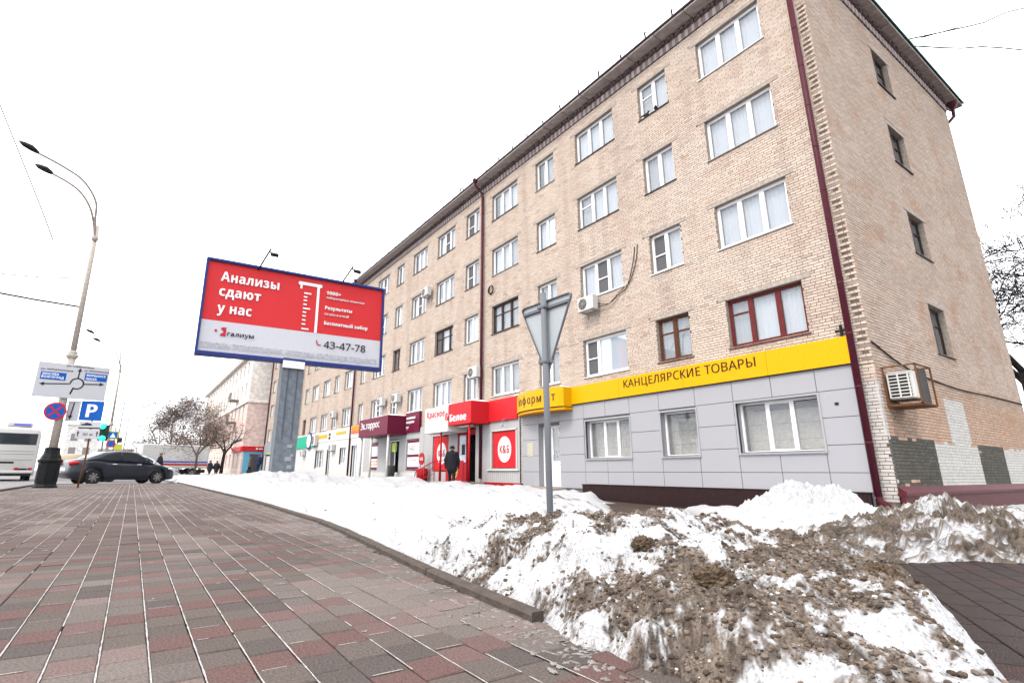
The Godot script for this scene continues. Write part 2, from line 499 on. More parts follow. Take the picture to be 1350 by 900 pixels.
func build_snow() -> void:
	var xs := PackedFloat64Array()
	for i in 176: xs.append(1.14 + i * 0.009)
	xs.append_array(grow(1.14 + 176 * 0.009, 30.0, 0.0095, 1.022, 0.40))
	var zs := PackedFloat64Array()
	for v in [1.6, 1.2, 0.8, 0.5, 0.3, 0.15, 0.05]: zs.append(v)
	for i in 300: zs.append(-0.02 - i * 0.009)
	zs.append_array(grow(-0.02 - 300 * 0.009, -78.0, 0.0095, 1.020, 0.45))
	var nx := xs.size(); var nzn := zs.size()
	var v := PackedVector3Array(); v.resize(nx * nzn)
	var col := PackedColorArray(); col.resize(nx * nzn)
	var on := PackedByteArray(); on.resize(nx * nzn)
	var clean := Color(0.62, 0.622, 0.64)
	var soil := Color(0.048, 0.034, 0.025)
	var soil2 := Color(0.215, 0.165, 0.128)
	for j in nzn:
		for i in nx:
			var x := xs[i]; var z := zs[j]
			var d := snow_depth(x, z)
			var y := ground_y(x, z)
			if z > -1.75 and x < 3.7 or x < 2.0: y = maxf(y, -0.012)
			var k := j * nx + i
			on[k] = 1 if d > 0.004 else 0
			v[k] = Vector3(x, y + d - 0.012, z)
			var t := dirt_amount(x, z, d)
			var c := clean
			if t > 0.0:
				var mixd := clampf(0.5 + 1.0 * nz3.get_noise_3d(x * 2.1, d * 3.0, z * 2.1) + 0.8 * nz2.get_noise_2d(x * 2.0, z * 2.0 + 70.0), 0.0, 1.0)
				c = clean.lerp(soil.lerp(soil2, mixd), t * 0.96)
			elif d < 0.06:
				c = clean.lerp(Color(0.32, 0.28, 0.25), 0.6 * smooth(0.06, 0.01, d))
			col[k] = c
	var ix := PackedInt32Array()
	for j in nzn - 1:
		for i in nx - 1:
			var k := j * nx + i
			if on[k] + on[k + 1] + on[k + nx] + on[k + nx + 1] == 0: continue
			if v[k].x > FX - 0.05 and v[k].z < CZ + 0.02: continue
			ix.append_array([k, k + nx + 1, k + 1, k, k + nx, k + nx + 1])
	var nr := PackedVector3Array(); nr.resize(nx * nzn)
	for i in range(0, ix.size(), 3):
		var n := (v[ix[i + 2]] - v[ix[i]]).cross(v[ix[i + 1]] - v[ix[i]])
		nr[ix[i]] += n; nr[ix[i + 1]] += n; nr[ix[i + 2]] += n
	for i in nr.size():
		nr[i] = nr[i].normalized() if nr[i].length_squared() > 0.0 else Vector3.UP
		if nr[i].y < 0: nr[i] = -nr[i]
	var arr := []
	arr.resize(Mesh.ARRAY_MAX)
	arr[Mesh.ARRAY_VERTEX] = v; arr[Mesh.ARRAY_NORMAL] = nr; arr[Mesh.ARRAY_COLOR] = col; arr[Mesh.ARRAY_INDEX] = ix
	var mesh := ArrayMesh.new()
	mesh.add_surface_from_arrays(Mesh.PRIMITIVE_TRIANGLES, arr)
	var m := tinted(grained(Color(1.0, 1.0, 1.0), 0.95, 0.21, n_grit, 1.0, n_bump))
	tag(mi("snow_bank", mesh, m), "white and dirt-crusted snow bank ploughed up between the paved footway and the shops", "snow bank", "", "stuff")
	# crumbs and clods lying on the dirty parts
	var lump := []
	for q in 3: lump.append(lump_mesh(100 + q, 4, 6, false))
	var per := [[], [], []]
	var tries := 0
	while tries < 90000:
		tries += 1
		var far := rng.randf()
		far = far * far
		var x := 1.25 + rng.randf() * (1.7 + far * 3.5)
		var z := -0.30 - rng.randf() * (2.3 + far * 5.0)
		var d := snow_depth(x, z)
		if d < 0.03: continue
		var t := dirt_amount(x, z, d)
		if rng.randf() > t * 0.8 + 0.010: continue
		var s := 0.0022 + 0.0085 * pow(rng.randf(), 5.0)
		var bs := Basis.from_euler(Vector3(rng.randf() * TAU, rng.randf() * TAU, rng.randf() * TAU)).scaled(Vector3(s, s * rng.randf_range(0.6, 0.9), s))
		var y := ground_y(x, z)
		if z > -1.75 and x < 3.7 or x < 2.0: y = maxf(y, -0.012)
		var c := (soil * 0.7).lerp(soil2 * 0.75, rng.randf())
		if rng.randf() < 0.04: c = clean * 0.55
		per[tries % 3].append([Transform3D(bs, Vector3(x, y + d - 0.012 + s * 0.15, z)), c])
	var crumbs := thing("snow_crumbs", "crumbs of frozen dirt and ice scattered over the dirty snow", "snow crumbs")
	tag(crumbs, "", "", "", "stuff")
	var chunks := [[], [], []]
	var made := 0
	while made < 520:
		var z := -1.5 - 22.0 * pow(rng.randf(), 1.6)
		var x := kerb_x(z) + 0.06 + 6.5 * pow(rng.randf(), 1.8)
		made += 1
		var d := snow_depth(x, z)
		if d < 0.03: continue
		var s := 0.010 + 0.045 * pow(rng.randf(), 4.0) * smooth(0.8, 5.0, -z)
		var bs := Basis.from_euler(Vector3(rng.randf() * 0.6, rng.randf() * TAU, rng.randf() * 0.6)) * Basis.from_scale(Vector3(s, s * rng.randf_range(0.45, 0.7), s * rng.randf_range(0.7, 1.3)))
		chunks[made % 3].append([Transform3D(bs, Vector3(x, maxf(ground_y(x, z), -0.1 if x > 2.0 else -0.012) + d - 0.014, z)), clean if rng.randf() < 0.9 else clean.lerp(soil2, rng.randf_range(0.1, 0.4))])
	for q in 3: tag(multi("snow_chunk", lump_mesh(140 + q, 9, 13), chunks[q], tinted(mat(Color(1, 1, 1), 0.95)), crumbs), "", "", "", "stuff")
	for q in 3: tag(multi("crumb", lump[q], per[q], tinted(grained(Color(1, 1, 1), 0.95, 0.08)), crumbs), "", "", "", "stuff")

func multi(called: String, mesh: Mesh, list: Array, material: Material, parent: Node) -> MultiMeshInstance3D:
	var mm := MultiMesh.new()
	mm.transform_format = MultiMesh.TRANSFORM_3D
	mm.use_colors = true
	mm.mesh = mesh
	mm.instance_count = list.size()
	var off := origin_of(parent) if parent else Vector3.ZERO
	for i in list.size():
		var t: Transform3D = list[i][0]
		t.origin -= off
		mm.set_instance_transform(i, t)
		mm.set_instance_color(i, list[i][1])
	var o := MultiMeshInstance3D.new()
	o.multimesh = mm
	o.material_override = material
	put(o, called, parent)
	return o

func lump_mesh(seed_: int, rings: int, sides: int, soft := true) -> ArrayMesh:   # an uneven clod of radius about one
	var n := FastNoiseLite.new(); n.seed = seed_; n.frequency = 0.9
	var s := st(soft)
	var p := func(i: int, k: int) -> Vector3:
		var a := PI * i / rings
		var b := TAU * (k % sides) / sides
		var d := Vector3(sin(a) * cos(b), cos(a), sin(a) * sin(b))
		return d * (1.0 + 0.55 * n.get_noise_3dv(d * 1.6) + 0.25 * n.get_noise_3dv(d * 4.5))
	for i in rings:
		for k in sides:
			quad(s, p.call(i, k + 1), p.call(i, k), p.call(i + 1, k), p.call(i + 1, k + 1))
	s.generate_normals()
	return s.commit()

# a heap of snow as a thing of its own, standing at c
func heap(c: Vector3, rx: float, rz: float, h: float, turn: float, dirty: float, seed_: int, label: String) -> void:
	var o := thing("snow_heap", label, "snow heap", c, "heaps of snow cleared from the path")
	var n := FastNoiseLite.new(); n.seed = seed_; n.frequency = 1.1; n.fractal_octaves = 5
	var f := FastNoiseLite.new(); f.seed = seed_ + 5; f.frequency = 9.0; f.fractal_octaves = 3
	var s := st(true)
	var R := 110; var A := 260
	var pts := []; var cols := []
	for i in R + 1:
		for k in A:
			var r := float(i) / R
			var a := TAU * k / A + turn
			var dir := Vector2(cos(a), sin(a))
			var w := 1.0 + 0.22 * n.get_noise_2d(dir.x * 1.3 + c.x, dir.y * 1.3)
			var q := Vector2(cos(TAU * k / A) * rx, sin(TAU * k / A) * rz) * r * w
			q = q.rotated(turn)
			var y := h * (pow(maxf(0.0, 1.0 - r * r), 1.35) * (1.0 + 0.35 * n.get_noise_2d(q.x * 1.2 + 7.0, q.y * 1.2))) - 0.10 * r
			var lump := f.get_noise_2d(q.x, q.y)
			var grit := f.get_noise_2d(q.x * 3.7 + 5.0, q.y * 3.7)
			var blocky := nzb.get_noise_2d(q.x * 1.3 + seed_, q.y * 1.3) + 0.6
			y += (1.0 - r * r) * h * (0.16 * lump + 0.22 * (blocky - 0.3)) + (0.012 * lump + 0.010 * grit) * (0.4 + dirty)
			pts.append(Vector3(q.x, y, q.y))
			var big := n.get_noise_2d(q.x * 1.9 + 3.0, q.y * 1.9 - y * 2.0)
			var t := smooth(0.40, 0.66, dirty * (0.58 + 0.75 * big + 0.40 * lump + 0.45 * grit) + 0.10 * dirty * (1.0 - y / h))
			cols.append(Color(0.62, 0.622, 0.64).lerp(Color(0.036, 0.027, 0.021).lerp(Color(0.18, 0.142, 0.114), clampf(0.5 + lump * 1.0 + grit, 0, 1)), t))
	for i in R:
		for k in A:
			var k2 := (k + 1) % A
			for id in [i * A + k, (i + 1) * A + k2, (i + 1) * A + k, i * A + k, i * A + k2, (i + 1) * A + k2]:
				s.set_color(cols[id]); s.add_vertex(pts[id])
	s.generate_normals()
	mi("snow", s.commit(), tinted(grained(Color(1, 1, 1), 0.95, 0.21, n_grit, 1.0, n_bump)), o)

# ---------------------------------------------------------------- the footway and the roadway
func build_ground() -> void:
	# one sheet of ground out to the horizon
	var xs := PackedFloat64Array()
	for v in [-1500.0, -500.0, -200.0, -100.0, -60.0, -40.0, -25.0, -15.0, -10.0, -7.0, -5.0, -3.5, -2.62, -2.58, 0.0, 1.5, 1.58, 1.62, 2.0]: xs.append(v)
	for i in 40: xs.append(2.3 + i * 0.3)
	for v in [14.5, 16.0, 18.0, 22.0, 28.0, 40.0, 70.0, 150.0, 500.0, 1500.0]: xs.append(v)
	var zs := PackedFloat64Array()
	for v in [1500.0, 500.0, 150.0, 60.0, 30.0, 15.0, 8.0, 4.0, 2.0, 1.0]: zs.append(v)
	for i in 130: zs.append(0.5 - i * 0.5)
	for v in [-66.0, -72.0, -80.0, -100.0, -150.0, -300.0, -600.0, -1500.0]: zs.append(v)
	var v := PackedVector3Array(); var col := PackedColorArray(); var ix := PackedInt32Array()
	var nx := xs.size()
	for j in zs.size():
		for i in nx:
			v.append(Vector3(xs[i], ground_y(xs[i], zs[j]) - 0.004, zs[j]))
			var road := xs[i] < 1.61 or zs[j] < -26.4
			col.append(Color(0.17, 0.16, 0.16) if road else Color(0.058, 0.042, 0.034))
	for j in zs.size() - 1:
		for i in nx - 1:
			var k := j * nx + i
			ix.append_array([k, k + nx + 1, k + 1, k, k + nx, k + nx + 1])
	var sheet := SurfaceTool.new()
	var arr := []
	arr.resize(Mesh.ARRAY_MAX)
	arr[Mesh.ARRAY_VERTEX] = v; arr[Mesh.ARRAY_COLOR] = col; arr[Mesh.ARRAY_INDEX] = ix
	var mesh := ArrayMesh.new()
	mesh.add_surface_from_arrays(Mesh.PRIMITIVE_TRIANGLES, arr)
	sheet.create_from(mesh, 0)
	sheet.generate_normals()
	tag(mi("ground", sheet.commit(), tinted(grained(Color(1, 1, 1), 0.75, 2.4, n_blotch, 0.4))), "salt-grey asphalt roadway and wet brown ground around the building", "", "", "structure")
	# the footway: bed, pavers, pale salt in the long joints
	var way := Node3D.new()
	put(way, "pavement")
	tag(way, "footway of small square grey and red concrete pavers with salt in the joints", "", "", "structure")
	var bed := st()
	bx2(bed, Vector3(-2.6, -0.14, -26.4), Vector3(1.56, -0.014, 3.0))
	bx2(bed, Vector3(1.56, -0.14, -1.7), Vector3(1.98, -0.014, 3.0))
	bx2(bed, Vector3(1.98, -0.14, -1.75), Vector3(6.4, -0.016, 3.0))
	loc("bed", bed, grained(Color(0.030, 0.024, 0.021), 0.95, 0.5, n_blotch), way)
	var pm := paver_mesh()
	var pmat := tinted(grained(Color(1, 1, 1), 0.95, 0.16, n_pave, 0.9, n_fine_bump))
	var list := []
	var rot := Basis(Vector3.UP, -0.006)
	var W := 0.1195; var L := 0.147
	var salt := st()
	var reds := [Color(0.126, 0.074, 0.068), Color(0.132, 0.079, 0.072), Color(0.120, 0.071, 0.066)]
	var greys := [Color(0.098, 0.080, 0.073), Color(0.104, 0.085, 0.076), Color(0.092, 0.076, 0.070), Color(0.108, 0.087, 0.077)]
	for c in range(-22, 18):
		var shift := fposmod(1.76 + c * 0.34, 3.0)
		for k in range(-12, 225):
			var zz := -(k + shift) * L
			var p := rot * Vector3((c + 0.5) * W, 0, zz)
			if p.z < -26.3: break
			if p.z > 2.6: continue
			if p.x < -2.5: continue
			var kx := kerb_x(p.z)
			if p.z < -1.62 and p.x > kx + 0.03: continue
			if p.x > 2.0: continue
			var tint: Color = reds[rng.randi() % 3] if k % 3 == 0 else greys[rng.randi() % 4]
			tint = tint * rng.randf_range(0.93, 1.07)
			# wear and dried salt
			var pale := clampf(nz.get_noise_2d(p.x * 2.6 + 50.0, p.z * 1.3) * 1.2 + 0.4 * nz2.get_noise_2d(p.x, p.z), 0.0, 0.5) + 0.35 * smooth(0.45, 0.0, kx - p.x) * (1.0 if p.z < -1.4 else 0.0) + 0.28 * smooth(4.0, 20.0, -p.z)
			tint = tint.lerp(Color(0.225, 0.190, 0.175), clampf(pale, 0.0, 0.6))
			var tilt := rot * Basis.from_euler(Vector3(rng.randfn(0, 0.008), rng.randfn(0, 0.006), rng.randfn(0, 0.008)))
			list.append([p.length_squared(), Transform3D(tilt, p + Vector3(0, rng.randfn(0, 0.0012), 0)), tint])
		# pale salt and snow packed in the long joints, broken and uneven
		var z0 := 1.0
		var prev_w := 0.003
		var prev_x := 0.0
		while z0 > -26.0:
			var len := 0.035 * (1.0 + 0.25 * maxf(0.0, -z0 - 4.0))
			var strength := 0.66 + 0.9 * nz.get_noise_2d(c * 3.7, z0 * 0.5) + 0.5 * nz2.get_noise_2d(c * 2.3, z0 * 1.2)
			strength -= 0.30 * smooth(0.25, 0.75, c * W) * smooth(-7.0, -3.0, z0)
			var a := rot * Vector3(c * W, 0, z0)
			var w := clampf(0.0015 + 0.0014 * nz2.get_noise_2d(z0 * 9.0, c * 5.0) + 0.0012 * rng.randf(), 0.0008, 0.006) * (1.0 + 0.9 * smooth(3.0, 14.0, -z0))
			var dx := 0.0012 * nz2.get_noise_2d(z0 * 6.0, c * 9.0)
			if strength > 0.35 and a.x > -2.5 and a.x < (kerb_x(a.z) - 0.01 if a.z < -1.6 else 1.5):
				var b := rot * Vector3(c * W, 0, z0 - len)
				var y := 0.0012
				quad(salt, a + Vector3(prev_x - prev_w, y, 0), a + Vector3(prev_x + prev_w, y, 0), b + Vector3(dx + w, y, 0), b + Vector3(dx - w, y, 0))
			prev_w = w
			prev_x = dx
			z0 -= len
		# and some across
		for q in 130:
			if rng.randf() > 0.42: continue
			var zc := -(float(rng.randi() % 215) - 8.0 + 0.5 + shift) * L
			var a := rot * Vector3(c * W + W * 0.1, 0, zc)
			if a.x < -2.5 or a.x > kerb_x(a.z) - 0.12: continue
			var e := rng.randf_range(0.3, 1.0) * W * 0.8
			var w := rng.randf_range(0.0008, 0.0024)
			quad(salt, a + Vector3(0, 0.0016, w), a + Vector3(e, 0.0016, w), a + Vector3(e, 0.0016, -w), a + Vector3(0, 0.0016, -w))
	tag(loc("joint_salt", salt, M("salt"), way), "", "", "", "stuff")
	# trodden snow dust: flat smears along the kerb and here and there on the pavers
	var dust := []
	for q in 760:
		var zc := -1.2 - 13.0 * pow(rng.randf(), 1.8)
		var off := 0.012 + 0.22 * pow(rng.randf(), 2.5)
		var at := Vector3(kerb_x(zc) - off, 0.0, zc)
		if q > 620:
			zc = -1.3 - 8.0 * rng.randf()
			at = Vector3(rng.randf_range(-2.2, kerb_x(zc) - 0.1), 0.0, zc)
		elif q > 560:
			zc = -0.55 - 1.1 * rng.randf()
			at = Vector3(1.20 - 0.10 * pow(rng.randf(), 2.0), 0.0, zc)
		var w := rng.randf_range(0.003, 0.010)
		var lw := rng.randf_range(1.0, 3.2)
		dust.append([Transform3D(Basis(Vector3.UP, rng.randf_range(-0.5, 0.5) + (PI / 2 if rng.randf() < 0.5 else 0.0)) * Basis.from_scale(Vector3(w * lw, 0.0025, w)), at), Color(0.36, 0.34, 0.325).lerp(Color(0.22, 0.19, 0.17), rng.randf())])
	tag(multi("snow_dust", lump_mesh(77, 4, 11), dust, tinted(grained(Color(1, 1, 1), 0.95, 0.1, n_grit)), way), "", "", "", "stuff")
	list.sort_custom(func(a, b): return a[0] < b[0])
	var rest := []
	var singles := 0
	var fw := Vector2(0.557, -0.830)
	var shades := {}
	for e in list:
		var t: Transform3D = e[1]
		var d := Vector2(t.origin.x, t.origin.z).normalized().dot(fw)
		var flat := Vector2(t.origin.x, t.origin.z).length()
		if singles < 300 and d > 0.72 and flat > 0.95:
			singles += 1
			var c: Color = e[2]
			var key := "%d_%d" % [int(c.r * 60), int(c.g * 60)]
			if not shades.has(key):
				var sm := grained(c, 0.95, 0.16, n_pave, 0.9, n_fine_bump)
				shades[key] = sm
			mi("paver", pm, shades[key], way, t)
		else:
			rest.append([t, e[2]])
	tag(multi("more_pavers", pm, rest, pmat, way), "", "", "", "stuff")
	# larger wet dark pavers of the path at the right
	var path := Node3D.new()
	put(path, "path")
	tag(path, "narrow wet path of dark pavers between two dirty snow mounds", "", "", "structure")
	var wetm := tinted(grained(Color(1, 1, 1), 0.45, 0.5, n_blotch, 0.5, n_fine_bump))
	var pb := paver_mesh(0.118, 0.238)
	var wl := []
	var rot2 := Basis(Vector3.UP, 0.52)
	for i in range(-30, 40):
		for j in range(-24, 24):
			var p := rot2 * Vector3((i + 0.5 * (j % 2)) * 0.242, 0, j * 0.122)
			p += Vector3(3.0, -0.004, -0.6)
			if p.x < 2.03 or p.x > 6.2 or p.z < -1.65 or p.z > 2.4: continue
			var g := rng.randf_range(0.75, 1.2)
			wl.append([Transform3D(rot2 * Basis(Vector3.UP, PI / 2), p), Color(0.018, 0.0115, 0.0105) * g if rng.randf() < 0.8 else Color(0.026, 0.0115, 0.0105) * g])
	var wn := 0
	var wrest := []
	for e in wl:
		var p: Vector3 = e[0].origin
		if p.x > 2.1 and p.x < 3.75 and p.z < -0.3 and p.z > -1.5 and wn < 120:
			wn += 1
			var c: Color = e[1]
			var key := "w%d" % int(c.r * 150)
			if not shades.has(key): shades[key] = grained(c, 0.45, 0.5, n_blotch, 0.5, n_fine_bump)
			mi("paver", pb, shades[key], path, e[0])
		else: wrest.append(e)
	tag(multi("more_pavers", pb, wrest, wetm, path), "", "", "", "stuff")
	# kerbs
	var kerb := Node3D.new()
	put(kerb, "kerb")
	tag(kerb, "low worn concrete kerb between the pavers and the snow bank", "", "", "structure")
	var z := -1.63
	while z > -27.0:
		var z2 := z - 0.99
		var segs := 6
		var ring := []
		for i in segs + 1:
			var zz := lerpf(z, z2, float(i) / segs)
			ring.append(Vector3(kerb_x(zz), 0, zz))
		var s := st()
		for i in segs:
			var a: Vector3 = ring[i]; var b: Vector3 = ring[i + 1]
			var w := Vector3(0.055, 0, 0)
			var h := 0.034 + 0.004 * nz2.get_noise_2d(0, a.z * 3.0)
			var h2 := 0.034 + 0.004 * nz2.get_noise_2d(0, b.z * 3.0)
			var c := 0.010
			quad(s, a + Vector3(0, -0.1, 0), b + Vector3(0, -0.1, 0), b + Vector3(0, h2 - c, 0), a + Vector3(0, h - c, 0))
			quad(s, a + Vector3(0, h - c, 0), b + Vector3(0, h2 - c, 0), b + Vector3(c, h2, 0), a + Vector3(c, h, 0))
			quad(s, a + Vector3(c, h, 0), b + Vector3(c, h2, 0), b + w + Vector3(0, h2, 0), a + w + Vector3(0, h, 0))
			quad(s, a + w + Vector3(0, h, 0), b + w + Vector3(0, h2, 0), b + w + Vector3(0, -0.1, 0), a + w + Vector3(0, -0.1, 0))
		var e0: Vector3 = ring[0]
		quad(s, e0 + Vector3(0.055, -0.1, 0), e0 + Vector3(0, -0.1, 0), e0 + Vector3(0, 0.033, 0), e0 + Vector3(0.055, 0.033, 0))
		loc("kerb_stone", s, M("kerb"), kerb)
		z = z2 - 0.008
	var zk := 2.0
	while zk > -26.0:
		var s := st()
		soft_box(s, Vector3(-2.66, -0.055, zk - 0.5), Vector3(0.12, 0.17, 0.99), 0.012)
		loc("kerb_stone", s, M("kerb"), kerb)
		zk -= 1.0
	for i in 5:
		var s := st()
		soft_box(s, Vector3(-2.1 + i * 0.9, -0.062, -26.46), Vector3(0.89, 0.15, 0.12), 0.012)
		loc("kerb_stone", s, M("kerb"), kerb)

func paver_mesh(w := 0.1150, l := 0.1435) -> ArrayMesh:
	var s := st()
	var c := 0.0035
	var x := w * 0.5; var z := l * 0.5
	var b := [Vector3(-x, -0.02, z), Vector3(x, -0.02, z), Vector3(x, -0.02, -z), Vector3(-x, -0.02, -z)]
	var m := []
	var t := []
	for p: Vector3 in b:
		m.append(Vector3(p.x, -c, p.z))
		t.append(Vector3(p.x - signf(p.x) * c, 0, p.z - signf(p.z) * c))
	for i in 4:
		var j := (i + 1) % 4
		quad(s, b[i], b[j], m[j], m[i])
		quad(s, m[i], m[j], t[j], t[i])
	quad(s, t[0], t[1], t[2], t[3])
	s.generate_normals()
	return s.commit()

# ---------------------------------------------------------------- the apartment block
# a window: local axes right / up / out, origin at the lower left corner of the opening, on the wall face
# leaves: list of [share of the width, transom height share (0 none), what hangs behind: c curtain, t tulle, d dark, n net, r bright sky reflection]
func window(parent: Node, at: Vector3, bs: Basis, w: float, h: float, leaves: Array, frame := "white", sill := "sill", deep := 0.13, reveal := "reveal", called := "window") -> Node3D:
	var o := Node3D.new()
	o.transform = Transform3D(bs, at - origin_of(parent))
	put(o, called, parent)
	var s := st()
	var zb := -deep - 0.10
	# reveals
	quad(s, Vector3(0, 0, zb), Vector3(0, 0, -0.004), Vector3(0, h, -0.004), Vector3(0, h, zb))
	quad(s, Vector3(w, 0, -0.004), Vector3(w, 0, zb), Vector3(w, h, zb), Vector3(w, h, -0.004))
	quad(s, Vector3(0, h, -0.004), Vector3(w, h, -0.004), Vector3(w, h, zb), Vector3(0, h, zb))
	quad(s, Vector3(0, 0, zb), Vector3(w, 0, zb), Vector3(w, 0, -0.004), Vector3(0, 0, -0.004))
	loc("reveal", s, M(reveal), o)
	s = st()
	var f := 0.055
	var zf := -deep
	var t := 0.06
	box(s, Vector3(f * 0.5, h * 0.5, zf - t * 0.5), Vector3(f, h, t))
	box(s, Vector3(w - f * 0.5, h * 0.5, zf - t * 0.5), Vector3(f, h, t))
	box(s, Vector3(w * 0.5, h - f * 0.5, zf - t * 0.5), Vector3(w - 2 * f, f, t))
	box(s, Vector3(w * 0.5, f * 0.5, zf - t * 0.5), Vector3(w - 2 * f, f, t))
	var x := f
	var iw := w - 2 * f
	for k in leaves.size():
		var lf: Array = leaves[k]
		var lw: float = iw * lf[0]
		var x1 := x + lw
		if k > 0: box(s, Vector3(x, h * 0.5, zf - t * 0.5 + 0.003), Vector3(0.07, h - 2 * f, t))
		var y0 := f; var y1 := h - f
		# sash
		var sa := 0.035
		var a := x + (0.035 if k > 0 else 0.0); var b := x1 - (0.035 if k < leaves.size() - 1 else 0.0)
		if lf.size() < 4:
			box(s, Vector3(a + sa * 0.5, h * 0.5, zf - 0.022), Vector3(sa, y1 - y0, 0.05))
			box(s, Vector3(b - sa * 0.5, h * 0.5, zf - 0.022), Vector3(sa, y1 - y0, 0.05))
			box(s, Vector3((a + b) * 0.5, y1 - sa * 0.5, zf - 0.022), Vector3(b - a - 2 * sa, sa, 0.05))
			box(s, Vector3((a + b) * 0.5, y0 + sa * 0.5, zf - 0.022), Vector3(b - a - 2 * sa, sa, 0.05))
		if lf[1] > 0.0:
			box(s, Vector3((a + b) * 0.5, y0 + (y1 - y0) * lf[1], zf - 0.022), Vector3(b - a - 2 * sa, 0.042, 0.046))
		var g := st()
		var p0 := Vector3(a + sa * 0.6, y0 + sa * 0.6, zf - 0.035)
		var p1 := Vector3(b - sa * 0.6, y1 - sa * 0.6, zf - 0.035)
		var kind: String = lf[2]
		quad(g, p0, Vector3(p1.x, p0.y, p0.z), p1, Vector3(p0.x, p1.y, p0.z))
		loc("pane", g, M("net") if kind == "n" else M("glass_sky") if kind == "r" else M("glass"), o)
		if kind == "c" or kind == "t" or kind == "h":
			var q := st(true)
			var n := 14
			var xa := p0.x - 0.03; var xb := p1.x + 0.03
			if kind == "h": xa = lerpf(p0.x, p1.x, 0.42)
			for i in n:
				var ua := lerpf(xa, xb, float(i) / n); var ub := lerpf(xa, xb, float(i + 1) / n)
				var za := zf - 0.14 - 0.02 * sin(i * 2.1 + w * 7.0); var z2 := zf - 0.14 - 0.02 * sin((i + 1) * 2.1 + w * 7.0)
				quad(q, Vector3(ua, 0.02, za), Vector3(ub, 0.02, z2), Vector3(ub, h - 0.03, z2), Vector3(ua, h - 0.03, za))
			loc("curtain", q, M("tulle") if kind == "t" else M("curtain"), o)
		x = x1
	loc("frame", s, M(frame), o)
	if sill != "":
		s = st()
		var c := [Vector3(-0.05, 0.012, zf), Vector3(w + 0.05, 0.012, zf), Vector3(w + 0.05, -0.025, 0.045), Vector3(-0.05, -0.025, 0.045)]
		quad(s, c[3], c[2], c[1], c[0])
		var dn := Vector3(0, -0.022, 0)
		quad(s, c[3] + dn, c[2] + dn, c[2], c[3])
		quad(s, c[0] + dn, c[1] + dn, c[2] + dn, c[3] + dn)
		quad(s, c[0] + dn, c[3] + dn, c[3], c[0])
		quad(s, c[2] + dn, c[1] + dn, c[1], c[2])
		loc("sill", s, M(sill), o)
	return o

var bricks := []       # [distance squared, transform, colour]
func brick_field(org: Vector3, bs: Basis, u0: float, u1: float, y0: float, y1: float, holes: Array, tone: Callable, phase := 0.0, seams: Array = []) -> void:
	var C := 0.077
	var Lb := 0.26
	var rows := int(round((y1 - y0) / C))
	for r in rows:
		var yc := y0 + (r + 0.5) * C
		var cuts := []
		for h: Rect2 in holes:
			if yc > h.position.y and yc < h.end.y: cuts.append([h.position.x, h.end.x])
		cuts.sort_custom(func(a, b): return a[0] < b[0])
		var spans := []
		var from := u0
		for c in cuts:
			if c[0] - from > 0.03: spans.append([from, c[0]])
			from = maxf(from, c[1])
		if u1 - from > 0.03: spans.append([from, u1])
		var header := (r % 6) == 3
		var step := 0.13 if header else Lb
		var off := phase + (0.065 if header else (0.13 if r % 2 == 0 else 0.0)) + rng.randf_range(-0.012, 0.012)
		for sp in spans:
			var x: float = sp[0]
			var kx := floorf((x - off) / step)
			var a := kx * step + off
			while a < sp[1]:
				var b := a + step - 0.013
				var ca := maxf(a, sp[0] + 0.003); var cb := minf(b, sp[1] - 0.003)
				if cb - ca > 0.035:
					var j := rng.randfn(0, 0.0016)
					var yj := rng.randfn(0, 0.001)
					var parts := [ca, cb]
					for sm in seams:
						if sm[0] > ca + 0.015 and sm[0] < cb - 0.015 and yc > sm[1] and yc < sm[2]: parts.append(sm[0])
					parts.sort()
					var sink := 0.028 if seams.size() == 1 and r % 2 == 1 and ca > -4.94 else 0.0
					var tilt := Basis.from_euler(Vector3(rng.randfn(0, 0.004), rng.randfn(0, 0.004), rng.randfn(0, 0.006))) if parts.size() == 2 else Basis.IDENTITY
					for q in parts.size() - 1:
						var w: float = parts[q + 1] - parts[q]
						var xf := Transform3D(bs * tilt * Basis.from_scale(Vector3(w, 0.0635 + rng.randfn(0, 0.0012), 0.05)), org + bs * Vector3((parts[q] + parts[q + 1]) * 0.5, yc + yj, -0.025 + j - sink))
						bricks.append([xf.origin.distance_squared_to(Vector3(0, EYE, 0)), xf, tone.call((parts[q] + parts[q + 1]) * 0.5, yc)])
				a += step

func tone_front(u: float, y: float) -> Color:
	var base := Color(0.445, 0.362, 0.302)
	var n := nz.get_noise_2d(u * 0.9, y * 0.9 + 30.0)
	var c := base.lerp(Color(0.47, 0.395, 0.338), clampf(0.5 + n, 0, 1))
	c = c.lerp(Color(0.40, 0.295, 0.238), clampf(nz.get_noise_2d(u * 1.9 + 80.0, y * 2.4) * 1.4 - 0.25, 0, 0.45))
	var r := rng.randf()
	if u > -4.93 and y > 3.0 and int(round((y - 2.97) / 0.077 - 0.5)) % 2 == 1: return Color(0.25, 0.20, 0.17) * rng.randf_range(0.8, 1.2)
	if r < 0.05: c = c.lerp(Color(0.30, 0.21, 0.165), 0.5)
	elif r > 0.95: c = c.lerp(Color(0.47, 0.40, 0.34), 0.6)
	var g := rng.randf_range(0.90, 1.06)
	# weather streaks
	var s := maxf(0.0, nz.get_noise_2d(u * 3.0 + 11.0, y * 0.12) - 0.12)
	c = c.lerp(Color(0.24, 0.19, 0.165), minf(s * 0.8, 0.35))
	return c * g

